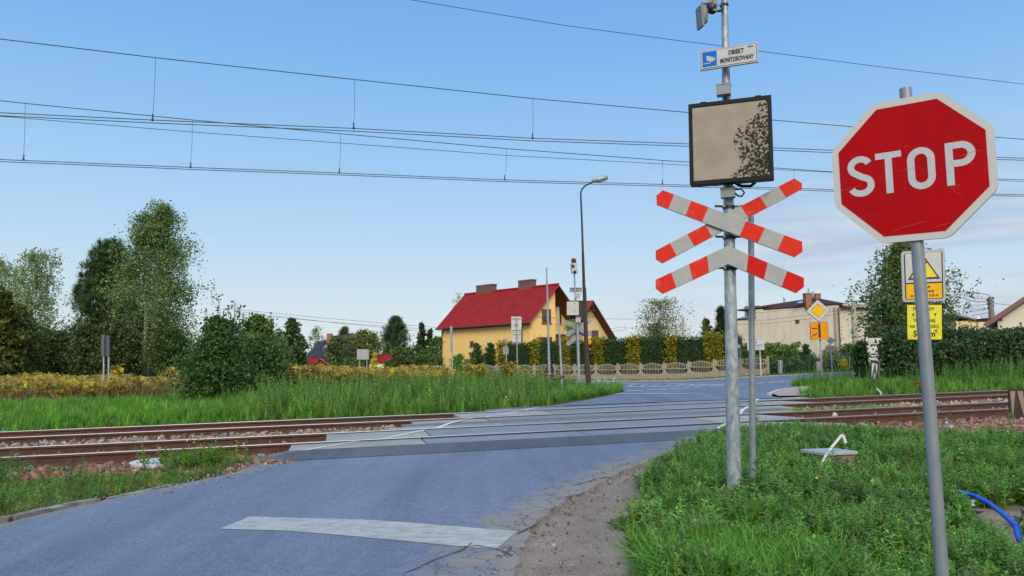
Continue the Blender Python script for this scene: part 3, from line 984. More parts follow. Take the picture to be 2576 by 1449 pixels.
def overhead(nn, label, mess, cont, drops, rm):
    P = wire(mess, nn, 0)
    root = thing('overhead_line', label, 'overhead line', P[0], 'overhead lines above the tracks')
    MB().path(P, rm, 6).build('messenger_wire', CABLE, root)
    C = wire(cont, nn, 0)
    for off in (0, 1):
        d = Vector((-TY, TX, 0)) * (.07 * (2 * off - 1)) + Vector((0, 0, -.012 * off))
        MB().path([p + d for p in C], rm * .95, 6).build('contact_wire', CABLE, root)
    for (a, b) in drops:
        A = nplane(a[0], a[1], nn); B = nplane(b[0], b[1], nn)
        mb = MB().path([A, A.lerp(B, .5) + Vector((.01, 0, 0)), B], .0042, 5)
        mb.ball(B + Vector((0, 0, .02)), .028, n=6, m=4)
        mb.path([B + Vector((0, 0, .05)), B + Vector((0, 0, .13))], .014, 5)
        mb.build('dropper', CABLE, root)


overhead(N1 + .75, 'heavier overhead wire pair above the nearer track',
         [zF(0, 98), zF(1127, 234), zF(2570, 392), zG(1468, 530), zG(2560, 628), zH(240, 663), zH(935, 722), zH(2115, 808), zH(2343, 825)],
         [zF(0, 641), zF(1105, 694), zG(170, 754), zG(1467, 825), zG(2560, 864), zH(240, 899), zH(770, 922), zH(2120, 979), zH(2343, 985)],
         [(zF(1127, 234), zF(1105, 692)), (zG(178, 392), zG(170, 752)), (zG(1468, 530), zG(1467, 823))], .0085)
overhead(N1 + SPC + .75, 'lower overhead wire pair above the farther track',
         [zF(0, 545), zF(183, 565), zF(1395, 685), zF(2468, 785), zG(1280, 893), zG(2407, 978), zH(250, 1054), zH(780, 1090), zH(2140, 1150), zH(2343, 1156)],
         [zF(0, 977), zF(1380, 1034), zG(65, 1074), zG(1265, 1124), zG(2560, 1161), zH(540, 1231), zH(780, 1240), zH(2110, 1277), zH(2343, 1282)],
         [(zF(183, 565), zF(170, 978)), (zF(1395, 685), zF(1380, 1032)), (zF(2468, 785), zF(2458, 1072)), (zG(1280, 893), zG(1265, 1122)), (zG(2407, 978), zG(2408, 1153)), (zH(470, 1068), zH(462, 1226))], .0095)


def cable(name, pts, d, r, label, grp=None):
    P = [at(p[0], p[1], d if not hasattr(d, '__len__') else d[i]) for i, p in enumerate(pts)]
    o = MB().path(P, r, 5).build(name, CABLE, loc=P[0]); tag(o, label, 'cable', grp); return o


P = wire([zF(0, 658), zF(1390, 772), zF(2576, 860), zG(1280, 942), zG(2560, 1012), zH(250, 1068), zH(780, 1094), zH(2343, 1170)], N1 + SPC + 3.2, 0)
tag(MB().path(P, .008, 6).build('overhead_cable', CABLE, loc=P[0]), 'single wire without droppers running between the two overhead lines', 'cable')
P = wire([zG(1400, -50), zG(1700, 0), zG(2576, 117), (1797, 113), (1900, 127.5), zH(140, 100), zH(1200, 238), zH(2343, 375)], N1 + SPC + 1.6, 0)
tag(MB().path(P, .0085, 6).build('overhead_cable', CABLE, loc=P[0]), 'topmost single wire crossing the sky behind the camera notice', 'cable')
for i, (a, b) in enumerate([((590, 783), (1085, 836)), ((590, 789), (1085, 829)), ((560, 775), (1100, 824))]):
    cable('distant_cable', [a, ((a[0] + b[0]) / 2, (a[1] + b[1]) / 2 + 2), b], (80, 84, 90), .018, 'thin distant cable above the trees left of the yellow house', 'three thin cables above the trees')
for i, (a, b) in enumerate([(z4(330, 496), z4(1180, 500)), (z4(500, 590), z4(640, 570)), (z4(515, 615), z4(640, 600))]):
    cable('distant_cable', [a, b], 92, .02, ['thin cable running from the second gable to the concrete post', 'upper short cable by the round bare tree', 'lower short cable by the round bare tree'][i])
for i, pts in enumerate([[zM(170, 405), zM(600, 398), zM(1200, 330), zM(1830, 235)], [zM(170, 460), zM(600, 452), zM(1250, 380), zM(1830, 270)], [zM(440, 300), zM(1200, 230), zM(1830, 150)]]):
    cable('service_cable', pts, (66, 66, 66, 62)[:len(pts)], .014, ['middle cable sagging across the beige gable wall', 'lowest cable sagging across the beige gable wall', 'topmost cable crossing the beige gable wall'][i])
# ------------------------------------------------------------------ the crossing signpost
K = 7.8 / 7.4
YP = 7.8
pb = at(1848, 1254, YP); pt_ = at(1822.6, 7, YP)
ax = (pt_ - pb)
def pole_pt(u_or_v):            # point of the pole axis at photo row v
    lo, hi = -.3, 1.6
    for _ in range(40):
        m = (lo + hi) / 2; p = pb + ax * m
        x = Vector((p.x, p.y, p.z - CZ)); zc = x.dot(Vector(_f)); v = CY - F * x.dot(Vector(_U)) / zc
        if v > u_or_v: lo = m
        else: hi = m
    return pb + ax * lo


root = thing('crossing_signpost', 'tall galvanised post carrying the red and white crossbuck and a dark display', 'signpost', (pb.x, pb.y, float(gz(pb.x, pb.y)) - .06))
def prad(v): return np.interp(v, [0, 180, 400, 700, 1250], [16.5, 20, 24.5, 28.6, 36]) / F * YP / 2
vs_ = [-140, 0, 180, 400, 700, 1000, 1254]
mb = MB(); P = [pole_pt(v) for v in vs_]; P.append(pb - ax.normalized() * .15)
mb.path(P[::-1], [prad(1250)] + [float(prad(v)) for v in vs_[::-1]], 20)
mb.build('pole', GALV, root)
# crossbuck arms: each a pointed bar of red and grey-white fields
yaw = R(-10); NB = Vector((math.sin(yaw), -math.cos(yaw), 0))
cb = pole_pt(560) + NB * .10


def arm(px, offs, fields, name, mats, reverse=False):
    """px: zoom corners (top start, bottom start, apex start, top end, bottom end, apex end)"""
    c = cb + NB * offs
    q = [onplane(*zX(*p), c, NB) for p in px]
    ts, bs, as_, te, be, ae = q
    mb = MB()
    outl = [as_, ts] + ([te] if te is not None else []) + ([ae] if ae is not None else []) + [be, bs]
    mb.prism(outl, -NB * .028, 0, 0)
    e = .975
    def P(s, top, o=.002):
        a = ts.lerp(te, s); b = bs.lerp(be, s)
        m = (a + b) / 2
        return (a if top else b) * e + m * (1 - e) + NB * o
    for i, (s0, s1, mi) in enumerate(fields):
        poly = [P(s0, 1), P(s1, 1), P(s1, 0), P(s0, 0)]
        if i == 0: poly = [as_.lerp((ts + bs) / 2, .08) + NB * .002] + poly
        if i == len(fields) - 1 and ae is not None: poly = poly[:-2] + [ae.lerp((te + be) / 2, .08) + NB * .002] + poly[-2:]
        mb.flat(poly, mi)
    mb.build(name, mats, root)


AM = [GREYL, RED2, WHITE2]
arm([(108, 667), (66, 772), (61, 706), (1102, 1034), (1050, 1145), (1107, 1106)], .05,
    [(0, .085, 1), (.085, .212, 2), (.212, .337, 1), (.337, .607, 2), (.607, .74, 1), (.74, .877, 2), (.877, 1, 1)], 'crossbuck_arm', AM)
arm([(57, 1098), (106, 1190), (57, 1160), (1044, 583), (1101, 660), (1102, 618)], .018,
    [(0, .105, 1), (.105, .232, 2), (.232, .362, 1), (.362, .62, 2), (.62, .755, 1), (.755, .888, 2), (.888, 1, 1)], 'crossbuck_arm', AM)
# the chevron below
def half(px, fields, mats):
    c = cb + NB * .03
    q = [onplane(*zX(*p), c, NB) for p in px]
    ts, bs, as_, te, be = q
    mb = MB(); mb.prism([as_, ts, te, be, bs], -NB * .028, 0, 0)
    for i, (s0, s1, mi) in enumerate(fields):
        f0 = lambda s, t_: (ts.lerp(te, s) if t_ else bs.lerp(be, s)) * .975 + (ts.lerp(te, s) + bs.lerp(be, s)) * .0125 + NB * .002
        poly = [f0(s0, 1), f0(s1, 1), f0(s1, 0), f0(s0, 0)]
        if i == 0: poly = [as_.lerp((ts + bs) / 2, .08) + NB * .002] + poly
        mb.flat(poly, mi)
    mb.build('chevron_arm', mats, root)
fl = [(0, .225, 1), (.225, .475, 2), (.475, .725, 1), (.725, .995, 2)]
half([(57, 1306), (107, 1408), (56, 1368), (572, 1064), (572, 1195)], [(0, .215, 1), (.215, .465, 2), (.465, .715, 1), (.715, .995, 2)], [GREYL, RED2, WHITE2])
half([(1115, 1292), (1060, 1402), (1116, 1358), (572, 1064), (572, 1195)], [(0, .215, 1), (.215, .47, 2), (.47, .725, 1), (.725, .995, 2)], [GREYL, RED, WHITE2])
# clamps holding the arms
for v in (522, 598, 676):
    p = pole_pt(v); mb = MB(); r_ = float(prad(v))
    mb.path([p - Vector((0, 0, .018)), p + Vector((0, 0, .018))], r_ + .010, 16)
    for s in (-1, 1):
        mb.box(p + Vector((s * .105, -.065, 0)), (.13, .012, .022), rz=R(-12 * s)); mb.ball(p + Vector((s * .075, -.085, -.004)), .013, 1, n=8, m=5)
    mb.build('clamp', [BLACK, GALV], root)

# the display: dark casing round a glossy brownish screen
fd = posed((2.1784 * K, YP - .22, 2.1196 * K), -.3602, -.0238, .0054)
w, h = .3988 * K, .42 * K
mb = MB(); O = [(-w, -h), (w, -h), (w, h), (-w, h)]; o_ = rpoly(O, .012, 2); i_ = .93
mb.prism([fd(a, b) for a, b in o_], -fd.n * .10)
disp = mb.build('display_casing', mat('dark_casing', (.010, .011, .015), .5, spec=.2), root)
mb = MB(); b_ = .040
for a0, a1, c0, c1 in ((-w, w, h - b_, h), (-w, w, -h, -h + b_), (-w, -w + b_, -h + b_, h - b_), (w - b_, w, -h + b_, h - b_)):
    mb.prism([fd(a0, c0, .018), fd(a1, c0, .018), fd(a1, c1, .018), fd(a0, c1, .018)], -fd.n * .017)
for a in (-.7, .62): mb.prism([fd(w * a, h - .006, .012), fd(w * a + .06, h - .006, .012), fd(w * a + .06, h + .012, .012), fd(w * a, h + .012, .012)], -fd.n * .02)
mb.build('bezel', mat('bezel_black', (.008, .009, .013), .5, spec=.2), disp)
scr = bpy.data.materials.new('glossy_brown_screen'); scr.use_nodes = True
bb = scr.node_tree.nodes['Principled BSDF']; bb.inputs['Base Color'].default_value = (.40, .345, .265, 1); bb.inputs['Metallic'].default_value = .92; bb.inputs['Roughness'].default_value = .006
_nz = scr.node_tree.nodes.new('ShaderNodeTexNoise'); _nz.inputs['Scale'].default_value = 5; _nz.inputs['Detail'].default_value = 5
_g = scr.node_tree.nodes.new('ShaderNodeNewGeometry'); scr.node_tree.links.new(_g.outputs['Position'], _nz.inputs['Vector'])
_rp = scr.node_tree.nodes.new('ShaderNodeValToRGB'); _rp.color_ramp.elements[0].color = (.40, .35, .28, 1); _rp.color_ramp.elements[1].color = (.49, .435, .35, 1); _rp.color_ramp.elements[0].position = .3; _rp.color_ramp.elements[1].position = .7
scr.node_tree.links.new(_nz.outputs['Fac'], _rp.inputs['Fac']); scr.node_tree.links.new(_rp.outputs['Color'], bb.inputs['Base Color'])
mb = MB(); mb.flat([fd(-w + b_, -h + b_, .004), fd(w - b_, -h + b_, .004), fd(w - b_, h - b_, .004), fd(-w + b_, h - b_, .004)])
mb.build('screen', scr, disp)
for v0, v1, du in ((221, 249, -14), (479, 503, -8)):
    p = pole_pt((v0 + v1) / 2); hh = (v1 - v0) / F * YP
    q = p + Vector((du / F * YP, -.10, 0)); mb = MB()
    mb.box(q, (.142, .10, hh), rz=R(-22)); mb.box(q + Vector((0, 0, hh / 2 - .006)), (.15, .108, .012), rz=R(-22)); mb.box(p + Vector((0, -.05, 0)), (.03, .08, .03))
    mb.build('junction_box', mat('box_grey', (.24, .27, .31), .5), root)
mb = MB()
p = pole_pt(252); e = pole_pt(262)
mb.path([p + Vector((-.05, -.09, .0)), p + Vector((-.02, -.1, -.03)), e + Vector((.03, -.1, -.01)), e + Vector((.07, -.08, -.06))], .011, 7)
mb.build('cable', BLACK, root); mb = MB()
p = pole_pt(490)
mb.path([p + Vector((.05, -.08, .04)), p + Vector((.11, -.1, .04)), p + Vector((.14, -.1, .0)), p + Vector((.11, -.1, -.04)), p + Vector((.07, -.09, -.03)), p + Vector((.05, -.08, .0))], .010, 7)
mb.build('cable', BLACK, root); mb = MB()
p = pole_pt(474)
mb.path([p + Vector((.06, -.05, .05)), p + Vector((.12, -.06, .012)), p + Vector((.22, -.06, .01)), p + Vector((.27, -.06, .05))], .018, 7)
mb.build('cable', BLACK, root)
# the camera notice
fm = posed((2.2064 * K, YP - .16, 3.0125 * K), -.4298, .0244, .0091)
w, h = .2853 * K, .10 * K
mb = MB()
mb.prism([fm(a, b) for a, b in [(-w, -h), (w, -h), (w, h), (-w, h)]], -fm.n * .035, 0, 3)
mb.flat([fm(a, b, .002) for a, b in [(-w * .965, -h * .9), (w * .965, -h * .9), (w * .965, h * .9), (-w * .965, h * .9)]], 2)
mb.flat([fm(a, b, .004) for a, b in [(-w * .95, -h * .86), (w * .95, -h * .86), (w * .95, h * .86), (-w * .95, h * .86)]], 0)
mb.flat([fm(a, b, .006) for a, b in rpoly([(-w * .90, -h * .74), (-w * .40, -h * .74), (-w * .40, h * .80), (-w * .90, h * .80)], .006, 2)], 1)
U = lambda a, b: (-w * .65 + a * w * .25, b * h)
mb.flat([fm(*U(a, b), .008) for a, b in [(-.45, .42), (-.38, -.12), (.42, -.30), (.55, .14)]], 0)
mb.flat([fm(*U(a, b), .0085) for a, b in [(.52, .02), (.50, -.22), (.60, -.30), (.78, -.10), (.80, .12)]], 0)
stroke(mb, fm, [U(-.92, -.42), U(.0, -.40), U(.22, -.22)], .009, 0, .0082)
put_text(mb, fm, 'OBIEKT', w * .27, h * .16, .046, 2, .008, sx=.72, bold=.03)
put_text(mb, fm, 'MONITOROWANY', w * .295, -h * .58, .046, 2, .008, sx=.60, bold=.03)
[mb.flat([fm(w * x0, h * .60, .008), fm(w * x1, h * .60, .008), fm(w * x1, h * (.60 + y1), .008), fm(w * x0, h * (.60 + y1), .008)], 1) for x0, x1, y1 in ((.66, .71, .10), (.715, .735, .14), (.74, .79, .09), (.795, .81, .14), (.815, .86, .10))]
mb.build('camera_notice', [WHITE, BLUE, BLACK, GREYL], root)
# camera and floodlight at the top
mb = MB(); c = pole_pt(18)
def tp(x, y, dy=0.0): q = at(*zT(x, y), YP + dy); return q
mb.path([tp(660, 140, -.06), tp(1060, 90, -.06)], .022, 10)
mb.path([tp(710, 130, -.06), tp(715, 300, -.06)], .015, 10)
mb.box(tp(1110, 110, -.05), (.055, .09, .22), rz=R(15))
mb.path([tp(1240, -40, -.03), tp(1250, 220, -.03), tp(1480, 190, -.02)], .008, 6)
mb.path([tp(1560, 215, 0) - Vector((0, 0, .012)), tp(1560, 215, 0) + Vector((0, 0, .012))], float(prad(20)) + .012, 14, 1)
mb.path([tp(1180, 380, -.06), tp(1250, 440, -.06), tp(1400, 440, -.06), tp(1500, 330, -.05), tp(1480, 230, -.04)], .016, 8, 1)
mb.ball(tp(1060, 330, -.05), .058, 1, (1.1, 1, 1.15), 12, 8)
mb.build('camera_bracket', [mat('cast_grey', (.22, .24, .24), .5), BLACK], root)
mb = MB()
A = tp(600, 300, -.08); B = tp(560, 1120, -.08)
d = (B - A); 
mb.path([tp(720, 290, -.07), tp(725, 420, -.07), tp(725, 900, -.07), tp(735, 960, -.07)], [.026, .048, .044, .03], 14)
Mx = Matrix.Translation((A + B) / 2) @ Matrix.Rotation(R(12), 4, 'Z') @ Matrix.Rotation(R(-3), 4, 'Y')
mb.box((0, 0, 0), (.028, .13, d.length * 1.02), M=Mx)
mb.build('camera_head', mat('camera_housing', (.17, .19, .185), .5), root)

# ------------------------------------------------------------------ grey post behind it
b0 = at(1894, 1215, 8.2); t0 = at(1889, 545, 8.2); gzb = float(gz(b0.x, b0.y))
mb = MB(); mb.path([Vector((b0.x, b0.y, gzb - .2)), b0, t0], [.0355, .0355, .033], 14)
tag(mb.build('sign_post', GREYP, loc=(b0.x, b0.y, gzb)), 'plain grey steel post standing just behind the crossbuck', 'post')

# ------------------------------------------------------------------ stop sign
SP = at(2282, 280, 4.06); SB = at(2370.5, 1447, 4.06)
dd = (SB - SP); TOP = SP - dd * .052; foot = SB + dd.normalized() * .42
rs = thing('stop_sign', 'octagonal red stop sign on a leaning grey post in the grass', 'stop sign', foot)
mb = MB(); mb.path([foot, SB, SP, TOP], [.0335, .0335, .0325, .032], 20); mb.build('pole', mat('grey_post_paint', (.25, .29, .34), .42, .25, col2=(.205, .24, .285), scale=5, bump=.03), rs)
fs = posed((2.206, 4.014, 1.0198), -.6247, .0429, -.0031)
h = .4; a = math.tan(math.pi / 8) * h
OCT = [(-a, -h), (a, -h), (h, -a), (h, a), (a, h), (-a, h), (-h, a), (-h, -a)]
mb = MB()
rim = rpoly(OCT, .035, 4)
mb.prism([fs(p, q) for p, q in rim], -fs.n * .028, 0, 3)
rim_mat = mat('scuffed_white_rim', (.52, .53, .54), .55, col2=(.10, .09, .075), scale=6, lo=.27, hi=.37, detail=9)
mb.flat([fs(p * .905, q * .905, .002) for p, q in OCT], 1)
S = .232                                      # letter height
bx = -.122
def L(x0, pts, closed=False, wd=.036): stroke(mb, fs, [(x0 + x, bx + y) for x, y in pts], wd, 2, .004, closed)
# S
L(-.252, arc(0, S * .735, .049, S * .19, 22, 180, 12)[:-1] + arc(0, S * .735, .049, S * .19, 180, 258, 6)[:-1] + arc(0, S * .275, .053, S * .20, 78, -90, 14) + arc(0, S * .275, .053, S * .20, -94, -158, 6))
# T
L(-.105, [(-.066, S - .0175), (.066, S - .0175)], wd=.035); L(-.105, [(0, S - .034), (0, 0)])
# O
L(.055, arc(0, S - .067, .049, .049, 0, 180, 12) + arc(0, .067, .049, .049, 180, 360, 12), True)
# P
L(.190, [(0, S), (0, 0)]); L(.190, [(.017, S - .018)] + [(.054, S - .018)] + arc(.054, S - .067, .049, .049, 85, -85, 12) + [(.054, S - .116), (.017, S - .116)], wd=.036)
mb.build('sign_plate', [rim_mat, mat('stop_red', (.42, .002, .005), .55, col2=(.36, .003, .006), scale=3, spec=.1), mat('letter_white', (.50, .52, .56), .55, var=.1, scale=30), GREYL], rs)
mb = MB()
scm = mat('scratch', (.50, .08, .07), .6)
for (x0, y0, x1, y1, wd) in [(-.36, -.075, -.25, -.06, .003), (.245, .03, .34, .045, .003), (-.1, -.335, .06, -.30, .0035), (.10, -.34, .17, -.325, .003), (-.05, -.005, .04, .0, .002), (.19, -.135, .235, -.125, .003), (.195, -.14, .205, -.165, .003), (.205, -.165, .235, -.18, .003), (-.02, .12, -.0, .125, .003), (-.22, -.23, -.18, -.235, .002)]:
    stroke(mb, fs, [(x0, y0), ((x0 + x1) / 2, (y0 + y1) / 2 + .004), (x1, y1)], wd * .55, 0, .0045)
mb.build('scratch_marks', scm, rs)
for z in (.52, .80):
    pass

# ------------------------------------------------------------------ overhead line warning signs, seen behind the stop post
vb = at(2345, 1180, 8.6); gzv = float(gz(vb.x, vb.y))
rv = thing('warning_signpost', 'post with the white lightning warning sign and the lemon notice below it', 'signpost', (vb.x, vb.y, gzv))
mb = MB(); mb.path([Vector((vb.x, vb.y, gzv - .1)), vb, at(2332, 900, 8.6), at(2320, 640, 8.6)], .026, 12); mb.build('pole', GREYP, rv)
qv = Quad([zS(165, 140), zS(758, 97), zS(775, 812), zS(190, 828)], 8.54, R(-14))
mb = MB(); rr_ = lambda m, r_: [(0.5 + (x - .5), y) for x, y in rpoly([(m, m * .85), (1 - m, m * .85), (1 - m, 1 - m * .85), (m, 1 - m * .85)], r_, 4)]
mb.prism([qv(x, y) for x, y in rr_(0, .07)], -qv.n * .03, 0, 0)
mb.flat([qv(x, y, .002) for x, y in rr_(.03, .05)], 4)
mb.flat([qv(x, y, .004) for x, y in rr_(.055, .045)], 3)
mb.flat([qv(x, y, .006) for x, y in [(.085, .375), (.915, .375), (.915, .93), (.90, .945), (.10, .945), (.085, .93)]], 1)
mb.flat([qv(x, y, .006) for x, y in [(.085, .075), (.10, .06), (.90, .06), (.915, .075), (.915, .345), (.085, .345)]], 2)
mb.flat([qv(x, y, .008) for x, y in [(.13, .43), (.88, .43), (.505, .90)]], 3)
mb.flat([qv(x, y, .010) for x, y in [(.20, .465), (.81, .465), (.505, .845)]], 5)
mb.flat([qv(x, y, .012) for x, y in [(.56, .78), (.44, .63), (.50, .62), (.46, .52), (.43, .53), (.475, .475), (.515, .545), (.485, .535), (.56, .67), (.505, .665), (.60, .775)]], 3)
asp = qv.h / qv.w
for s, y in (('Przewody', .265), ('sieci trakcyjnej', .185), ('na wysokości 5,25 m', .10)):
    put_text(mb, qv, s, .5, y, .046, 3, .010, sx=.86, bold=.02, asp=asp)
mb.build('warning_sign', [GREYL, WHITE, YEL, BLACK, WHITE, mat('triangle_yellow', (.72, .58, .03), .5)], rv)
qy = Quad([zS(247, 865), zS(718, 865), zS(720, 1333), zS(254, 1333)], 8.54, R(-14)); asp = qy.h / qy.w
mb = MB(); mb.prism([qy(0, 0), qy(1, 0), qy(1, 1), qy(0, 1)], -qy.n * .008, 0, 1)
for s, x, y, c_, bo in (('PRZEWODY', .49, .845, .085, .02), ('SIECI', .49, .675, .085, .02), ('TRAKCYJNEJ', .49, .505, .085, .02), ('NA WYSOKOŚCI', .49, .335, .085, .02)):
    put_text(mb, qy, s, x, y, c_, 2, .003, sx=.84 if len(s) < 11 else .80, bold=bo, asp=asp)
put_text(mb, qy, '5,25 m', .49, .085, .165, 2, .003, sx=.88, bold=.03, asp=asp)
for x, y in ((.175, .725), (.81, .73), (.83, .255)):
    mb.flat([qy(x + .03 * math.cos(k), y + .03 * math.sin(k), .0045) for k in np.linspace(0, 6.0, 10)], 3)
    mb.flat([qy(x - .012, y, .004), qy(x + .012, y, .004), qy(x + .002, y - .09, .004)], 3)
mb.build('notice_plate', [LEMON, RUST, BLACK, RUSTD], rv)

# ------------------------------------------------------------------ small plain posts
def post(name, top, bot, d, r0, r1, m, label, cat='post', sub=None, below=.35):
    B = at(bot[0], bot[1], d); T = at(top[0], top[1], d); g_ = min(float(gz(B.x, B.y)), B.z)
    fo = B + (B - T).normalized() * (max(B.z - float(gz(B.x, B.y)), 0) + .05)
    o = MB().path([fo, B, T], [r0, r0, r1], 12).build(name, m, loc=fo); tag(o, label, cat); return o


post('steel_post', zK(394, 137), zK(424, 1285), 33, .060, .032, GALV, 'tall bare galvanised post rising above the yellow house roof')
post('steel_post', zK(511, 540), zK(556, 1420), 26.5, .036, .032, GREYL, 'short leaning grey post at the grassy corner of the road')


# pole with two white plates seen from behind
def backsign(name, plates, pole_top, pole_bot, d, r, label, mplate=GREYL, mback=None, yaw=0.0):
    B = at(pole_bot[0], pole_bot[1], d); T = at(pole_top[0], pole_top[1], d); fo = B + (B - T).normalized() * .4
    ro = thing(name, label, 'road sign', fo)
    MB().path([fo, B, T], r, 10).build('pole', GALV, ro)
    for i, (px, kind) in enumerate(plates):
        q = Quad(px, d + .05, yaw)
        mb = MB()
        pts = {'rect': rpoly([(0, 0), (1, 0), (1, 1), (0, 1)], .06, 3), 'tri': [(0, 1), (1, 1), (.56, 0), (.44, 0)], 'diamond': [(.5, 0), (1, .5), (.5, 1), (0, .5)]}[kind]
        mb.prism([q(a, b) for a, b in pts], -q.n * .02, 0, 1)
        if kind == 'rect':
            for b in (.12, .88): mb.prism([q(.06, b - .03, .03), q(.94, b - .03, .03), q(.94, b + .03, .03), q(.06, b + .03, .03)], -q.n * .03, 1)
            mb.prism([q(.3, .45, .05), q(.7, .45, .05), q(.7, .55, .05), q(.3, .55, .05)], -q.n * .05, 1)
        mb.build('sign_plate', [mplate, BACKM], ro)
    return ro


r4 = lambda f, x0, y0, x1, y1: [f(x0, y0), f(x1, y0), f(x1, y1), f(x0, y1)]
backsign('road_sign', [(r4(zK, 34, 638, 138, 796), 'rect'), (r4(zK, 44, 806, 136, 908), 'rect')], zK(86, 640), zK(99, 1285), 34, .026, 'two white plates seen from behind on one post before the yellow house', mat('pale_plate_back', (.52, .54, .56), .5, var=.12))
backsign('road_sign', [(r4(z3, 888, 745, 918, 800), 'tri'), (r4(z3, 871, 832, 928, 910), 'rect')], z3(905, 745), z3(909, 1100), 42, .03, 'small triangular sign with a grey square plate below, seen from behind', BACKM)
backsign('road_sign', [(r4(z3, 322, 618, 342, 755), 'rect'), (r4(z3, 323, 757, 343, 880), 'rect')], z3(339, 620), z3(347, 1180), 36, .036, 'road sign turned edge on at the end of the long yellow wall', GREYL)
# two-legged boards
def twoleg(px, legs, d, label, m, yaw=0.0, sides=None):
    B = at(legs[0][1][0], legs[0][1][1], d)
    ro = thing('sign_board', label, 'sign board', (B.x, B.y, float(gz(B.x, B.y))))
    for top, bot in legs:
        T = at(top[0], top[1], d + .06); B = at(bot[0], bot[1], d + .06); MB().path([B + (B - T).normalized() * .4, B, T], .034, 8).build('leg', GREYL, ro)
    q = Quad(px, d, yaw); mb = MB(); mb.prism([q(0, 0), q(1, 0), q(1, 1), q(0, 1)], -q.n * .025, 0, 1)
    for a in (.26, .88) if yaw == 0 else (): mb.prism([q(a, 0, .05), q(a + .05, 0, .05), q(a + .05, 1, .05), q(a, 1, .05)], -q.n * .05, 1)
    if sides is not None:
        q2 = Quad(sides, d + .02, yaw); mb.prism([q2(0, 0), q2(1, 0), q2(1, 1), q2(0, 1)], -q2.n * .025, 1)
        mb.prism([q(0, 0, .06), q(.08, 0, .06), q(.08, 1, .06), q(0, 1, .06)], -q.n * .06, 1); mb.prism([q(.9, 0, .06), q(1, 0, .06), q(1, 1, .06), q(.9, 1, .06)], -q.n * .06, 1)
    mb.build('sign_plate', [m, GREYL if sides is None else mat('dull_edge', (.10, .115, .14), .6)], ro)


twoleg(r4(zL, 737, 906, 850, 1004), [(zL(763, 906), zL(766, 1120)), (zL(830, 906), zL(833, 1110))], 56, 'grey two legged sign board seen from behind by the goldenrod', mat('board_back', (.36, .38, .40), .5, var=.1))
zt = Zm(0, 780, 1.857)
twoleg([zt(764, 1002), zt(802, 1005), zt(800, 1158), zt(762, 1156)], [(zt(759, 1000), zt(757, 1450)), (zt(795, 1005), zt(793, 1450))], 30, 'narrow folded grey board on two posts before the tall birch', mat('blue_grey_plate', (.075, .09, .125), .6, var=.12), R(0), [zt(742, 998), zt(763, 1000), zt(761, 1157), zt(740, 1154)])

# far crossbuck, seen from behind, with its cabinet
fp_b = at(*zK(726, 1325), 37); fp_t = at(*zK(672, 60), 37)
rf = thing('crossing_signpost', 'crossing signpost on the opposite side, seen from behind with a pale cabinet', 'signpost', fp_b - Vector((0, 0, .3)))
g0 = lambda x, y, dy=0.0: at(*zK(x, y), 37 + dy)
MB().path([fp_b - Vector((0, 0, .4)), fp_b, g0(712, 870), g0(706, 660), g0(688, 480), g0(678, 250), g0(673, 60)], [.09, .085, .07, .052, .046, .04, .036], 14).build('pole', GALV, rf)
def bar(p0, p1, wd, dy, name, m):
    A, B = Vector(p0), Vector(p1); d = (B - A).normalized(); s = Vector((-d.z, 0, d.x)) * wd / 2
    MB().prism([A - d * .0 + s * .5, A + d * .12 + s, B - d * .12 + s, B + s * .5, B - s * .5, B - d * .12 - s, A + d * .12 - s, A - s * .5], (0, .03, 0)).build(name, m, rf)
BK = mat('zinc_back', (.27, .29, .31), .5, .3, var=.2, scale=3)
bar(g0(580, 685, .1), g0(852, 825, .1), .24, .1, 'crossbuck_arm', BK)
bar(g0(590, 830, .16), g0(848, 672, .16), .24, .1, 'crossbuck_arm', BK)
bar(g0(596, 925, .1), g0(712, 845, .1), .22, .1, 'chevron_arm', BK)
bar(g0(714, 845, .1), g0(850, 905, .1), .22, .1, 'chevron_arm', BK)
q = Quad(r4(zK, 640, 765, 775, 915), 37.3); MB().prism([q(a, b) for a, b in rpoly([(0, 0), (1, 0), (1, 1), (0, 1)], .3, 4)], -q.n * .03).build('backing_plate', BK, rf)
q = Quad(r4(zK, 602, 485, 722, 622), 36.7); mb = MB(); mb.prism([q(0, 0), q(1, 0), q(1, 1), q(0, 1)], -q.n * .3)
for y in (.24, .84): mb.prism([q(.62, y, .02), q(.67, y, .02), q(.67, y + .06, .02), q(.62, y + .06, .02)], -q.n * .02, 1)
mb.prism([q(.85, .7, .01), q(.97, .7, .01), q(.97, .9, .01), q(.85, .9, .01)], -q.n * .01, 2)
mb.build('cabinet', [mat('pale_cabinet', (.50, .51, .48), .5, var=.08), BLACK, YEL], rf)
q = Quad(r4(zK, 630, 474, 772, 662), 37.35); MB().prism([q(.0, .0), q(1, 0), q(1, 1), q(0, 1)], -q.n * .12).build('display_casing', BLACK, rf)
q = Quad(r4(zK, 629, 343, 752, 388), 37.15); mb = MB(); mb.prism([q(0, 0), q(1, 0), q(1, 1), q(0, 1)], -q.n * .02)
for a0, a1, b0, b1 in ((0, 1, 0, .14), (0, 1, .86, 1), (0, .05, 0, 1), (.95, 1, 0, 1), (.3, .34, 0, 1), (.66, .7, 0, 1), (.28, .72, .4, .6)):
    mb.prism([q(a0, b0, .04), q(a1, b0, .04), q(a1, b1, .04), q(a0, b1, .04)], -q.n * .035, 1)
mb.build('notice_back', [BK, GREYP], rf)
mb = MB(); mb.box(g0(708, 425, -.1), (.28, .2, .26)); mb.box(g0(715, 672, -.1), (.25, .2, .25)); mb.build('junction_box', GREYL, rf)
mb = MB(); mb.ball(g0(669, 58), .125, 1, (1, 1, .7)); mb.path([g0(671, 66), g0(672, 90)], .12, 12, 2)
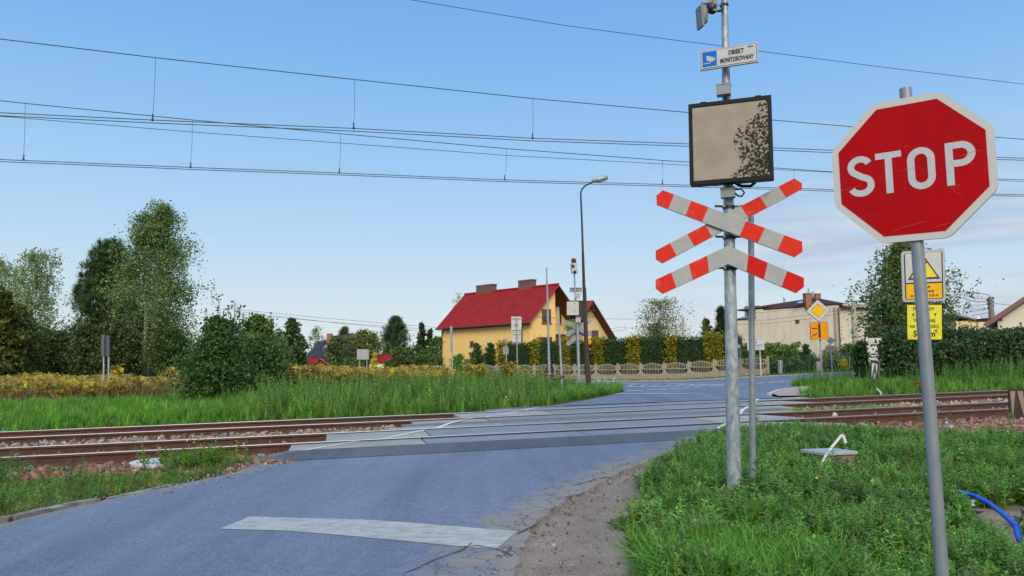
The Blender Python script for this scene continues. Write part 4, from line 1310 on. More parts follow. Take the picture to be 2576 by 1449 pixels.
mb.box(g0(672, 120), (.27, .27, .26), 0, R(20)); mb.ball(g0(664, 124, -.16), .08, 2)
mb.box(g0(678, 172), (.30, .27, .25), 0, R(10)); mb.ball(g0(682, 184, -.15), .085, 2); mb.box(g0(676, 146), (.12, .12, .3), 2)
mb.build('camera_cluster', [WHITE, mat('red_beacon', (.35, .01, .015), .3), BLACK], rf)
for x, y in ((770, 866), (832, 898)):
    MB().ball(g0(x, y, .0), .10, sc=(1, .2, 1.3)).build('reflector', ORANGE, rf)

# street lamp with a tarred wooden post
lb = at(*zK(824, 1385), 32); lt = at(*zK(764, 0), 32)
rl = thing('street_lamp', 'dark wooden lamp post with a long curved arm at the corner', 'street lamp', lb - Vector((0, 0, .25)))
l0 = lambda x, y, dy=0.0: at(*zK(x, y), 32 + dy)
top = at(1464, 560, 32)
MB().path([lb - Vector((0, 0, .3)), lb, l0(806, 1085), l0(804, 1080), l0(778, 350), l0(774, 330), l0(764, 0)], [.125, .12, .112, .098, .08, .066, .055], 12).build('pole', WOOD, rl)
lg = lambda x, y: at(*zG(x, y), 32)
mb = MB(); mb.path([l0(764, 0), top, lg(1818, 1288), lg(1815, 1215), lg(1825, 1185), lg(1850, 1160), lg(1905, 1135)], [.05, .042, .04, .036, .036, .036, .034], 10); mb.build('lamp_arm', mat('dark_lamp_arm', (.035, .036, .04), .6), rl)
mb = MB(); A = lg(1895, 1128); B = lg(2012, 1098); d = B - A
mb.path([A, A.lerp(B, .1), A.lerp(B, .45), A.lerp(B, .92), B], [.05, .09, .125, .12, .06], 12); mb.box(lg(1915, 1118), (.13, .13, .12), rz=.2)
hd = mb.build('lamp_head', mat('lamp_housing', (.30, .33, .36), .4, .3), rl)
MB().prism([A.lerp(B, .4) + Vector((0, -.09, -.13)), A.lerp(B, .92) + Vector((0, -.09, -.125)), A.lerp(B, .92) + Vector((0, .09, -.125)), A.lerp(B, .4) + Vector((0, .09, -.13))], (0, 0, .05)).build('lamp_glass', mat('lamp_glass', (.10, .11, .13), .2), hd)

# priority road sign with the orange supplementary plate
db = at(*zM(1410, 1395), 31)
rd = thing('priority_sign', 'white and yellow diamond sign above an orange junction plate on one pole', 'road sign', (db.x, db.y, float(gz(db.x, db.y))))
MB().path([db - Vector((0, 0, .5)), db, at(*zM(1345, 160), 31)], [.035, .035, .033], 10).build('pole', GALV, rd)
q = Quad([zM(1335, 100), zM(1522, 256), zM(1355, 428), zM(1170, 270)], 30.9)
mb = MB(); mb.prism([q(a, b) for a, b in rpoly([(0, 0), (1, 0), (1, 1), (0, 1)], .05, 3)], -q.n * .03, 2)
mb.flat([q(a, b, .004) for a, b in rpoly([(.02, .02), (.98, .02), (.98, .98), (.02, .98)], .04, 3)], 0)
mb.flat([q(a, b, .008) for a, b in rpoly([(.19, .19), (.81, .19), (.81, .81), (.19, .81)], .02, 2)], 2)
mb.flat([q(a, b, .012) for a, b in rpoly([(.205, .205), (.795, .205), (.795, .795), (.205, .795)], .02, 2)], 1)
mb.build('diamond_plate', [WHITE, YEL, BLACK], rd)
q = Quad([zM(1225, 434), zM(1480, 428), zM(1495, 668), zM(1240, 680)], 30.85)
mb = MB(); mb.prism([q(a, b) for a, b in rpoly([(0, 0), (1, 0), (1, 1), (0, 1)], .07, 4)], -q.n * .03, 1)
mb.flat([q(a, b, .004) for a, b in rpoly([(.02, .02), (.98, .02), (.98, .98), (.02, .98)], .06, 4)], 0)
for pts in ([(.455, .085), (.575, .085), (.575, .925), (.455, .925)], [(.09, .615), (.40, .62), (.40, .68), (.09, .675)], [(.095, .235), (.36, .38), (.385, .325), (.12, .185)]):
    mb.flat([q(a, b, .008) for a, b in pts], 1)
mb.build('junction_plate', [ORANGE, BLACK], rd)
backsign('road_sign', [([zM(1460, 640), zM(1590, 640), zM(1590, 745), zM(1460, 745)], 'diamond'), (r4(zM, 1478, 765, 1580, 862), 'rect')], zM(1514, 638), zM(1550, 1185), 50, .038, 'diamond sign seen from behind with a brownish plate in front of the beige house', mat('brownish_back', (.30, .27, .27), .6, var=.1))
# white information board, blue street name sign, short bollard signs
twb = at(*zM(535, 1250), 55)
ri = thing('information_board', 'white printed information board on a thin post at the fence end', 'sign board', (twb.x, twb.y, float(gz(twb.x, twb.y))))
MB().path([twb - Vector((0, 0, .2)), twb, at(*zM(510, 760), 55)], .04, 8).build('pole', mat('white_post', (.55, .56, .57), .5), ri)
q = Quad([zM(332, 665), zM(572, 659), zM(580, 822), zM(338, 830)], 54.9)
mb = MB(); mb.prism([q(0, 0), q(1, 0), q(1, 1), q(0, 1)], -q.n * .04)
for i, (y, x0, x1) in enumerate([(.90, .05, .95), (.46, .1, .93), (.40, .12, .9), (.34, .25, .8), (.27, .1, .92), (.12, .3, .75)]):
    mb.flat([q(x0, y, .006), q(x1, y, .006), q(x1, y + .025, .006), q(x0, y + .025, .006)], 1)
mb.flat([q(.49, .58, .006), q(.57, .60, .006), q(.57, .78, .006), q(.49, .78, .006)], 1)
mb.build('board_plate', [WHITE, mat('print_grey', (.18, .19, .2), .6)], ri)
sb = at(*zM(252, 1250), 56); rn = thing('street_name_sign', 'small blue street name plate on a thin grey post', 'street sign', (sb.x, sb.y, float(gz(sb.x, sb.y))))
MB().path([sb - Vector((0, 0, .2)), sb, at(*zM(230, 750), 56)], .03, 8).build('pole', GREYP, rn)
q = Quad([zM(140, 750), zM(230, 748), zM(230, 795), zM(140, 798)], 55.9); mb = MB(); mb.prism([q(0, 0), q(1, 0), q(1, 1), q(0, 1)], -q.n * .04)
mb.flat([q(.62, .25, .01), q(.86, .25, .01), q(.86, .75, .01), q(.62, .75, .01)], 1); mb.build('name_plate', [mat('street_blue', (.03, .20, .55), .5), WHITE], rn)
hb = at(*zM(811, 1245), 55); rh = thing('marker_post', 'short post with a narrow grey plate at the green fence', 'road marker', (hb.x, hb.y, float(gz(hb.x, hb.y))))
MB().path([hb - Vector((0, 0, .2)), hb, at(*zM(803, 975), 55)], .06, 8).build('pole', GREYL, rh)
q = Quad(r4(zM, 776, 972, 836, 1165), 55.1); MB().prism([q(0, 0), q(1, 0), q(1, 1), q(0, 1)], -q.n * .04).build('marker_plate', BACKM, rh)

# whistle boards by the track
def whistle(px, d, post_uv, mats, label, poly, rest=None):
    q = Quad(px, d, R(8)); B = at(post_uv[1][0], post_uv[1][1], d + .06); T = at(post_uv[0][0], post_uv[0][1], d + .06)
    ro = thing('railway_board', label, 'railway sign', (B.x, B.y, float(gz(B.x, B.y)) - .1))
    MB().path([B - Vector((0, 0, .35)), B, T], .03, 8).build('pole', RUST, ro)
    mb = MB(); mb.prism([q(0, 0), q(1, 0), q(1, 1), q(0, 1)], -q.n * .03, 0)
    for p, mi in poly: mb.flat([q(a, b, .004 + .003 * mi) for a, b in p], mi)
    mb.build('board_plate', mats, ro)
    if rest: 
        q2 = Quad(rest, d + .05, R(8)); MB().prism([q2(0, 0), q2(1, 0), q2(1, 1), q2(0, 1)], -q2.n * .04).build('side_board', mat('brown_side', (.12, .095, .085), .8), ro)


DK = mat('dark_board', (.035, .028, .028), .7, var=.3)
whistle([zO(303, 440), zO(422, 465), zO(398, 745), zO(300, 735)], 24.2, (zO(365, 760), zO(368, 930)),
        [DK, mat('board_white', (.46, .50, .58), .5)],
        'narrow black and white railway board with a tall pointed letter at the dark hedge',
        [([(.08, .85), (.80, .83), (.84, .03), (.06, .03)], 1), ([(.40, .86), (.46, .86), (.88, .02), (.72, .02), (.43, .62), (.20, .02), (.04, .02)], 2)][:1] + [([(.40, .84), (.47, .84), (.90, .02), (.74, .02), (.455, .56), (.21, .02), (.04, .02)], 0)] * 0 + [],
        [zO(405, 468), zO(436, 470), zO(434, 745), zO(400, 740)])
_q = Quad([zO(303, 440), zO(422, 465), zO(398, 745), zO(300, 735)], 24.2, R(8))
_ro = bpy.data.objects['railway_board']
mb = MB(); mb.flat([_q(a, b, .014) for a, b in [(.40, .80), (.50, .80), (.92, .02), (.74, .02), (.47, .50), (.22, .02), (.04, .02)]]); mb.build('letter', DK, _ro)
whistle([zE(2070, 295), zE(2300, 295), zE(2300, 740), zE(2095, 750)], 14.6, (zE(2200, 700), zE(2200, 860)),
        [DK, mat('board_tan', (.29, .215, .155), .8, var=.2)],
        'weathered railway board with two tan wedges standing before the nearer rails',
        [([(.06, .93), (.40, .93), (.33, .70), (.16, .05)], 1), ([(.50, .93), (.86, .93), (.95, .60), (.92, .12)], 1)])
# cable chamber with a strip of white tape, and the blue pipe
CONCW = mat('shaded_concrete', (.24, .205, .155), .9, col2=(.13, .11, .085), scale=6, bump=.3)  # chamber walls: shadow round the cover put into a darker concrete colour
def chamber(px, d, label, depth=.28):
    q = [at(*p, dd) for p, dd in px]
    zz = sum(p.z for p in q) / 4
    q = [Vector((p.x, p.y, zz)) for p in q]; c = sum(q, Vector()) / 4
    ro = thing('cable_chamber', label, 'cable chamber', (c.x, c.y, float(gz(c.x, c.y)) - .06))
    mb = MB(); inn = [c + (p - c) * .86 for p in q]
    mb.prism([p + Vector((0, 0, .012)) for p in q], (0, 0, -.035)); mb.build('cover_frame', mat('zinc_frame', (.47, .50, .53), .5, .2, var=.2, scale=20), ro)
    mb = MB(); mb.prism([c + (p - c) * .80 + Vector((0, 0, .016)) for p in q], (0, 0, -.01)); mb.build('cover_plate', mat('cover_plate', (.34, .37, .40), .6, var=.25, scale=12), ro)
    mb = MB(); mb.prism([p - Vector((0, 0, .03)) for p in inn], (0, 0, -depth)); mb.build('chamber_wall', CONCW, ro)
    return ro, c


hz = CZ - 1.24
def zat(uv, z):
    d = ray(*uv); k = (z - CZ) / d[2]; return (uv, k)
ch, cc = chamber([zat(zD(975, 878), hz), zat(zD(1385, 860), hz), zat(zD(1700, 903), hz), zat(zD(1290, 925), hz)], 0, 'square grey cable chamber cover raised above the weeds')
dC = cc.y
def tape(px, d0, label, w=.035):
    P = [at(*p, dd) for p, dd in zip(px, d0)]
    mb = MB()
    for a, b in zip(P[:-1], P[1:]):
        d = (b - a).normalized(); s = Vector((d.z, .15, -d.x)).normalized() * w / 2
        mb.prism([a - s, b - s * .95, b + s * .95, a + s], (0, .006, 0))
    o = mb.build('white_tape', mat('white_tape', (.62, .64, .66), .5), loc=P[0]); tag(o, label, 'tape')


tape([zD(1210, 1125), zD(1300, 930), zD(1345, 870), zD(1495, 685), zD(1515, 690), zD(1550, 788)], [dC - .35, dC - .33, dC - .1, dC - .05, dC - .05, dC - .05], 'bent strip of white tape sticking up from the near cable chamber')
ch2, c2 = chamber([zat(zD(1420, 75), CZ - 1.16), zat(zD(1640, 72), CZ - 1.16), zat(zD(1645, 90), CZ - 1.16), zat(zD(1440, 92), CZ - 1.16)], 0, 'distant pale cable chamber at the end of the brick pavement', .4)
tape([zD(1490, 105), zD(1500, 60), zD(1515, 32)], [c2.y - .1] * 3, 'short white tape on the distant cable chamber', .06)
pp = [zV(2200, 500), zV(2300, 528), zV(2380, 573), zV(2450, 628), zV(2525, 695), zV(2545, 725)]
P = [at(*p, G(*p).y * .93) for p in pp]; P[-1].z -= .08; PIPE = P
o = MB().path(P, .0205, 12).build('blue_pipe', mat('blue_plastic', (.008, .095, .62), .4, var=.12), loc=P[0]); tag(o, 'short curved bright blue plastic pipe lying in the grass', 'pipe')
ribs = MB()
for i in range(60):
    s = i / 60 * 4.95; k = int(s); p = P[k].lerp(P[k + 1], s - k); d = (P[k + 1] - P[k]).normalized()
    ribs.path([p - d * .002, p + d * .002], .0222, 12)
ribs.build('ribbing', bpy.data.materials['blue_plastic'], o)
# white manhole lid at the left
c = at(*zA(2030, 612), 10.9); c.z = float(gz(c.x, c.y)) + .03
rm = thing('manhole', 'round white manhole lid in the weeds beside the rails', 'manhole', (c.x, c.y, c.z - .25))
MB().path([c - Vector((0, 0, .03)), c + Vector((0, 0, .02))], .40, 28).build('manhole_lid', mat('white_lid', (.60, .61, .61), .7, col2=(.45, .46, .46), scale=14, bump=.3), rm)
MB().path([c - Vector((0, 0, .3)), c - Vector((0, 0, .03))], .36, 28).build('manhole_ring', CONC, rm)
# little white sticks left in the grass
for i, (a, b, d, lb_) in enumerate([(zC(152, 238), zC(190, 285), 24, 'small white stick leaning in the meadow grass by the far road edge'), (zD(1940, 100), zD(1990, 148), 23, 'small white stick leaning beside the narrow railway board')]):
    o = MB().path([at(*a, d), at(*b, d), at(b[0], b[1] + 5, d)], .035, 8).build('white_stick', WHITE, loc=at(*b, d)); tag(o, lb_, 'stick')
# ------------------------------------------------------------------ buildings
def tile_mat(name, c0, c1, sx=.22, sy=.36, bump=.9):
    m, nt, N, Lk, b = ramp_mat(name)
    a = N.new('ShaderNodeAttribute'); a.attribute_name = 'uvp'
    sp = N.new('ShaderNodeSeparateXYZ'); Lk.new(a.outputs['Vector'], sp.inputs[0])
    def saw(src, period, op='sin'):
        d = N.new('ShaderNodeMath'); d.operation = 'MULTIPLY'; d.inputs[1].default_value = (2 * math.pi if op == 'sin' else 1) / period; Lk.new(src, d.inputs[0])
        s = N.new('ShaderNodeMath'); s.operation = 'SINE' if op == 'sin' else 'FRACT'; Lk.new(d.outputs[0], s.inputs[0]); return s
    wv = saw(sp.outputs['X'], sx); st = saw(sp.outputs['Y'], sy, 'f')
    ad = N.new('ShaderNodeMath'); ad.operation = 'MULTIPLY_ADD'; ad.inputs[1].default_value = -.9; Lk.new(st.outputs[0], ad.inputs[0])
    hl = N.new('ShaderNodeMath'); hl.operation = 'MULTIPLY'; hl.inputs[1].default_value = .45; Lk.new(wv.outputs[0], hl.inputs[0]); Lk.new(hl.outputs[0], ad.inputs[2])
    bp = N.new('ShaderNodeBump'); bp.inputs['Strength'].default_value = bump; bp.inputs['Distance'].default_value = .13
    Lk.new(ad.outputs[0], bp.inputs['Height']); Lk.new(bp.outputs['Normal'], b.inputs['Normal'])
    geo = N.new('ShaderNodeNewGeometry'); nz = N.new('ShaderNodeTexNoise'); nz.inputs['Scale'].default_value = 1.2; nz.inputs['Detail'].default_value = 6
    Lk.new(geo.outputs['Position'], nz.inputs['Vector'])
    rp = N.new('ShaderNodeValToRGB'); rp.color_ramp.elements[0].color = c1 + (1,); rp.color_ramp.elements[1].color = c0 + (1,); rp.color_ramp.elements[0].position = .3; rp.color_ramp.elements[1].position = .7
    Lk.new(nz.outputs['Fac'], rp.inputs['Fac']); Lk.new(rp.outputs['Color'], b.inputs['Base Color'])
    b.inputs['Roughness'].default_value = .75; b.inputs['Specular IOR Level'].default_value = .12
    return m


def brick_mat(name, c0, c1, mortar, sc):
    m, nt, N, Lk, b = ramp_mat(name)
    tc = N.new('ShaderNodeTexCoord'); bt = N.new('ShaderNodeTexBrick'); mp = N.new('ShaderNodeMapping'); mp.inputs['Rotation'].default_value = (R(90), 0, R(0))
    geo = N.new('ShaderNodeNewGeometry'); Lk.new(geo.outputs['Position'], mp.inputs['Vector']); Lk.new(mp.outputs['Vector'], bt.inputs['Vector'])
    bt.inputs['Color1'].default_value = c0 + (1,); bt.inputs['Color2'].default_value = c1 + (1,); bt.inputs['Mortar'].default_value = mortar + (1,); bt.inputs['Scale'].default_value = sc; bt.inputs['Mortar Size'].default_value = .015
    Lk.new(bt.outputs['Color'], b.inputs['Base Color']); b.inputs['Roughness'].default_value = .85
    return m


REDTILE = tile_mat('red_roof_tiles', (.38, .024, .020), (.29, .017, .016))
ORTILE = tile_mat('orange_red_tiles', (.42, .055, .03), (.33, .04, .025))
DARKTILE = tile_mat('dark_violet_tiles', (.075, .065, .095), (.05, .045, .07))
BROWNTILE = tile_mat('brown_roof_tiles', (.10, .05, .042), (.07, .036, .03))
YWALL = mat('yellow_render', (.92, .64, .23), .85, col2=(.86, .58, .20), scale=1.2, bump=.05, bscale=25, detail=7)
CREAM = mat('cream_render', (.82, .66, .36), .85, col2=(.75, .59, .32), scale=1.2, bump=.05, bscale=25)
BROWNW = mat('brown_fascia', (.095, .030, .022), .6, var=.25, scale=6)
SOFF = mat('dark_red_soffit', (.13, .028, .024), .7, var=.3, scale=8, stretch=(1, 1, 6))
BRICK = brick_mat('chimney_brick', (.20, .085, .062), (.13, .058, .05), (.17, .13, .115), 4.2)
BRICKO = brick_mat('orange_brick', (.36, .13, .06), (.30, .105, .05), (.27, .18, .13), 5)
CAPM = mat('chimney_cap', (.13, .135, .14), .8)


def window(parent, plane_p, nrm, px, fr=.09, mull=1, name='window', panes=True, sill=True, fm=None):
    """px: photo corners tl, tr, br, bl of the opening on the plane"""
    n = Vector(nrm); q = [onplane(p[0], p[1], plane_p, n) for p in px]
    f = lambda a, b, o=0.0: (q[3].lerp(q[2], a)).lerp(q[0].lerp(q[1], a), b) + n * o
    w = (q[1] - q[0]).length; h = (q[3] - q[0]).length; fa, fb = fr / w, fr / h
    mb = MB()
    for a0, a1, b0, b1 in ((0, 1, 0, fb), (0, 1, 1 - fb, 1), (0, fa, fb, 1 - fb), (1 - fa, 1, fb, 1 - fb)) + tuple(((i + 1) / (mull + 1) - fa * .4, (i + 1) / (mull + 1) + fa * .4, fb, 1 - fb) for i in range(mull)):
        mb.prism([f(a0, b0, .04), f(a1, b0, .04), f(a1, b1, .04), f(a0, b1, .04)], -n * .035)
    if sill: mb.prism([f(-.06, -fb * .9, .12), f(1.06, -fb * .9, .12), f(1.06, -.005, .12), f(-.06, -.005, .12)], -n * .115)
    o = mb.build(name, fm or FRAMEW, parent)
    mb = MB(); mb.flat([f(fa * .5, fb * .5, .015), f(1 - fa * .5, fb * .5, .015), f(1 - fa * .5, 1 - fb * .5, .015), f(fa * .5, 1 - fb * .5, .015)]); mb.build('pane', GLASS, o)
    return o


r4q = lambda f, x0, y0, x1, y1: [f(x0, y0), f(x1, y0), f(x1, y1), f(x0, y1)]


def slab_roof(mb, quad, th, mi=0, side=1):
    """a roof slope: quad = eave l, eave r, ridge r, ridge l; carries tile coordinates"""
    a, b, c, d = [Vector(p) for p in quad]
    n = (b - a).cross(d - a).normalized()
    if n.z < 0: n = -n
    L = (b - a).length; H = (d - a).length; off = (d - a).dot((b - a).normalized())
    offc = (c - a).dot((b - a).normalized())
    uv = [(0, 0), (L, 0), (offc, H), (off, H)]
    uv = [(x + .001, y + .001) for x, y in uv]
    mb.add([a, b, c, d], [(0, 1, 2, 3)], mi, uv=uv)
    lo = [p - n * th for p in (a, b, c, d)]
    mb.add(lo, [(3, 2, 1, 0)], side)
    mb.add([a, b, c, d] + lo, [(0, 4, 5, 1), (1, 5, 6, 2), (2, 6, 7, 3), (3, 7, 4, 0)], side)


# ---- the yellow house
A = at(1112.8, 893, 80.0); B = at(1333, 893, 70.0)
A.z = B.z = 0; e = (B - A).normalized(); g = Vector((-e.y, e.x, 0)); hw = 3.5
base = -1.1
def zat_(p, v):             # height on the upright through p seen at photo row v (approx.)
    u_ = CX + F * p.x / p.y
    return CZ + ray(u_, v)[2] * p.y
Y = thing('yellow_house', 'large yellow house with a steep red tiled roof and two brick chimneys', 'house', (A + B) / 2 + g * hw + Vector((0, 0, base)))
eaL = A - e * .5 - g * .5; eaR = B + e * .5 - g * .5; riL = A - e * .5 + g * hw; riR = B + e * .5 + g * hw
zeL, zeR, zrL, zrR = zat_(eaL, 826), zat_(eaR, 809.6), zat_(riL, 740.4), zat_(riR, 715)
def P3(p, z): return Vector((p.x, p.y, z))
rise = (zrR - zeR) / (hw + .5)
ew_R, ew_L = zeR + rise * .5 - .16, zeL + rise * .5 - .16
mb = MB()
Mb, Mt = B + g * hw, zrR - .22
mb.add([P3(B, base), P3(B, ew_R), P3(Mb, Mt), P3(Mb, base), P3(A, base), P3(A, ew_L), P3(A + g * hw, zrL - .22), P3(A + g * hw, base)],
       [(0, 3, 2, 1), (4, 5, 6, 7), (0, 1, 5, 4), (3, 7, 6, 2), (1, 2, 6, 5)])
rc = -e * 1.7
C_ = B + g * 2 * hw
mb.add([P3(Mb + rc, base), P3(Mb + rc, Mt), P3(C_ + rc, ew_R), P3(C_ + rc, base), P3(A + g * hw, base), P3(A + g * hw, zrL - .22), P3(A + g * 2 * hw, ew_L), P3(A + g * 2 * hw, base)],
       [(0, 3, 2, 1), (4, 5, 6, 7), (0, 1, 5, 4), (3, 7, 6, 2), (1, 2, 6, 5)])
wall = mb.build('wall', YWALL, Y)
mb = MB()
slab_roof(mb, [P3(eaL, zeL), P3(eaR, zeR), P3(riR, zrR), P3(riL, zrL)], .14)
roof = None
bL, bR = A + g * (2 * hw + .5) - e * .5, B + g * (2 * hw + .5) + e * .5
slab_roof(mb, [P3(bR, zeR), P3(bL, zeL), P3(riL, zrL - .004), P3(riR, zrR - .004)], .14, 0, 2)
mb.path([P3(riL, zrL + .02), P3(riR, zrR + .02)], .11, 8, 0)
roof = mb.build('roof', [REDTILE, mat('red_verge', (.33, .03, .035), .6), SOFF], Y)
mb = MB()
for (x0, y0, x1, y1) in ((592, 195, 755, 262), (1028, 145, 1165, 232)):
    c0 = onplane(*z3(x0, y1), P3(A + g * (hw - .2), 0), -g); c1 = onplane(*z3(x1, y1), P3(A + g * (hw - .2), 0), -g)
    ct = onplane(*z3((x0 + x1) / 2, y0), P3(A + g * (hw - .2), 0), -g)
    zb, zt_ = min(c0.z, c1.z) - .9, ct.z
    mb = MB(); q = [P3(c0, zt_), P3(c1, zt_), P3(c1 + g * .7, zt_), P3(c0 + g * .7, zt_)]
    mb.prism(q, (0, 0, zb - zt_))
    ctr = sum(q, Vector()) / 4
    ch_ = mb.build('chimney', BRICK, roof)
    mb = MB(); mb.prism([ctr + (p - ctr) * 1.08 + Vector((0, 0, .09)) for p in q], (0, 0, -.085)); mb.build('chimney_cap', CAPM, roof)
    mb = MB()
    for i in range(5):
        p = c0.lerp(c1, (i + .5) / 5); mb.box(P3(p, zt_ - .16) - g * .002, (.10, .01, .14), rz=math.atan2(e.y, e.x))
    mb.build('flue_opening', BLACK, roof)
mb = MB(); k0, k1 = P3(eaL - g * .06, zeL - .10), P3(eaR - g * .06, zeR - .10)
mb.path([k0, k1], .085, 8); mb.prism([P3(eaL + g * .1, zeL - .17), P3(eaR + g * .1, zeR - .17), P3(eaR + g * .1, zeR - .02), P3(eaL + g * .1, zeL - .02)], g * .04)
mb.prism([P3(eaL + g * .1, zeL - .20), P3(eaR + g * .1, zeR - .20), P3(B + e * .5, zeR - .2), P3(A - e * .5, zeL - .2)], (0, 0, -.03))
mb.build('gutter', BROWNW, Y)
mb = MB(); d0 = B - e * 1.0 - g * .08
mb.path([P3(B - e * .5 - g * .5, zeR - .2), P3(d0, zeR - .75), P3(d0, base)], .06, 8); d1 = A - g * .07 + e * .0
mb.path([P3(d1, zeL - .2), P3(d1, base)], .06, 8); mb.build('downpipe', BROWNW, Y)
fp = P3(A, 0); fn = -g; gp = P3(B, 0); gn = e
window(Y, fp, fn, r4q(z3, 530, 772, 567, 828), .06, 0)
window(Y, gp, gn, [z3(1273, 440), z3(1366, 440), z3(1368, 586), z3(1275, 583)], .10, 1)
window(Y, gp, gn, [z3(1235, 730), z3(1378, 730), z3(1378, 800), z3(1235, 800)], .10, 2)
rp_ = P3(Mb + rc, 0)
window(Y, rp_, gn, [z3(1454, 458), z3(1476, 462), z3(1476, 600), z3(1454, 596)], .08, 0, name='balcony_door')
mb = MB(); f7 = lambda x, y: onplane(*z3(x, y), fp, fn) + fn * .01
class _F7:
    def __call__(s, a, b, off=0.0): return f7(268 + a * 14, 790 - b * 18) + fn * off
put_text(mb, _F7(), '7', .5, 0, 1.0, 0, .005, sx=.9, bold=.03); mb.build('house_number', BLACK, Y)
# balcony in the recess
mb = MB(); s0, s1 = Mb + g * .02 + rc, Mb + g * 3.3 + rc
zb = onplane(*z3(1470, 680), gp, gn).z
mb.prism([P3(s0, zb), P3(s1, zb), P3(s1 - rc * .95, zb), P3(s0 - rc * .95, zb)], (0, 0, -.18)); mb.build('balcony_floor', CREAM, Y)
mb = MB()
for i in range(22):
    p = (s0 - rc * .93).lerp(s1 - rc * .93, i / 21); mb.path([P3(p, zb), P3(p + e * .06, zb + .35), P3(p, zb + .8)], .018, 4)
mb.path([P3(s0 - rc * .93, zb + .82), P3(s1 - rc * .93, zb + .82)], .035, 6); mb.build('balcony_railing', mat('pale_railing', (.46, .36, .26), .7), Y)
mb = MB(); mb.path([onplane(*z3(1215, 520), gp, gn) + gn * .03, onplane(*z3(1440, 533), gp, gn) + gn * .03], .012, 5); mb.build('wall_cable', CABLE, Y)


def gable_house(name, label, cat, apex, eL, eR, d, back, wallm, roofm, inset=.8, th=.14, basez=-1.2, over=.35, verge=SOFF, face_n=None, openm=None):
    """a house shown by its gable: apex and eave px on an upright plane, the ridge running back along back"""
    ap = at(*apex, d)
    n = Vector(face_n) if face_n else Vector((0, -1, 0))
    el = onplane(*eL, ap, n); er = onplane(*eR, ap, n); bk = Vector(back)
    ro = thing(name, label, cat, ((el + er) / 2 + bk / 2).to_2d().to_3d() + Vector((0, 0, basez)))
    mb = MB()
    slab_roof(mb, [el, el + bk, ap + bk, ap], th, 0, 1)
    slab_roof(mb, [er + bk, er, ap - Vector((0, 0, .004)), ap + bk - Vector((0, 0, .004))], th, 0, 1)
    rf_ = mb.build('roof', [roofm, verge], ro)
    f = bk.normalized() * inset
    l = el.lerp(ap, over) if over < 1 else el; 
    sl = (ap - el); k = over / max((Vector((sl.x, sl.y, 0))).length, .01)
    wl = el + sl * k; sr = ap - er; wr = er + sr * k; dn = Vector((0, 0, -th * 1.3))
    mb = MB(); pts = [P3(wl, basez), P3(wr, basez), wr + dn, ap + dn, wl + dn]
    pts = [p + f for p in pts]
    mb.prism(pts, bk - f * 1.5); w_ = mb.build('wall', wallm, ro)
    return ro, ap, n, f, rf_


H2, ap, n_, f_, rf_ = gable_house('cream_house', 'cream house gable with an orange red roof behind the crossbuck', 'house', z3(1810, 348), z3(1560, 760), z3(2055, 752), 80, tuple(-e * 11), CREAM, ORTILE, 1.0, face_n=tuple(e), over=.4)
window(H2, ap + f_, n_, [z3(1786, 660), z3(1858, 660), z3(1860, 738), z3(1788, 740)], .09, 1)
mb = MB()
tri = [onplane(*z3(1810, 368), ap + f_ * .2, n_), onplane(*z3(1752, 462), ap + f_ * .2, n_), onplane(*z3(1862, 455), ap + f_ * .2, n_)]
for a, b in ((0, 1), (0, 2), (1, 2)): mb.path([tri[a], tri[b]], .07, 6)
mb.path([tri[0], (tri[1] + tri[2]) / 2], .07, 6); mb.build('gable_truss', SOFF, H2)
mb = MB(); q = [onplane(*z3(x, y), ap - n_ * -.3, n_) for x, y in ((1800, 742), (1928, 742))]
mb.path(q, .04, 6); [mb.path([q[0].lerp(q[1], i / 10), q[0].lerp(q[1], i / 10) - Vector((0, 0, .8))], .018, 4) for i in range(11)]
mb.build('balcony_railing', GREYP, H2)


def slope_house(name, label, cat, eL, eR, rR, rL, d, dr, wallm, roofm, basez=-1.0, th=.14):
    a, b = at(*eL, d[0]), at(*eR, d[1]); c, dd_ = at(*rR, dr[1]), at(*rL, dr[0])
    ro = thing(name, label, cat, P3((c + dd_) / 2, basez))
    ba = dd_ * 2 - a; bb = c * 2 - b; ba.z = a.z; bb.z = b.z
    mb = MB(); slab_roof(mb, [a, b, c, dd_], th); slab_roof(mb, [bb, ba, dd_ - Vector((0, 0, .004)), c - Vector((0, 0, .004))], th)
    rf = mb.build('roof', [roofm, SOFF], ro)
    ctr = (a + b + ba + bb) / 4
    sh = lambda p, z: P3(ctr + (p - ctr) * .92, z)
    dn = .22
    mb = MB(); mb.add([sh(a, basez), sh(b, basez), sh(bb, basez), sh(ba, basez), sh(a, a.z - dn + .18), sh(b, b.z - dn + .18), sh(bb, bb.z - dn + .18), sh(ba, ba.z - dn + .18), sh(dd_, dd_.z - dn * 1.6), sh(c, c.z - dn * 1.6)],
           [(0, 1, 5, 4), (1, 2, 6, 9, 5), (2, 3, 7, 6), (3, 0, 4, 8, 7)])
    mb.build('wall', wallm, ro)
    return ro, rf, a, b, c, dd_


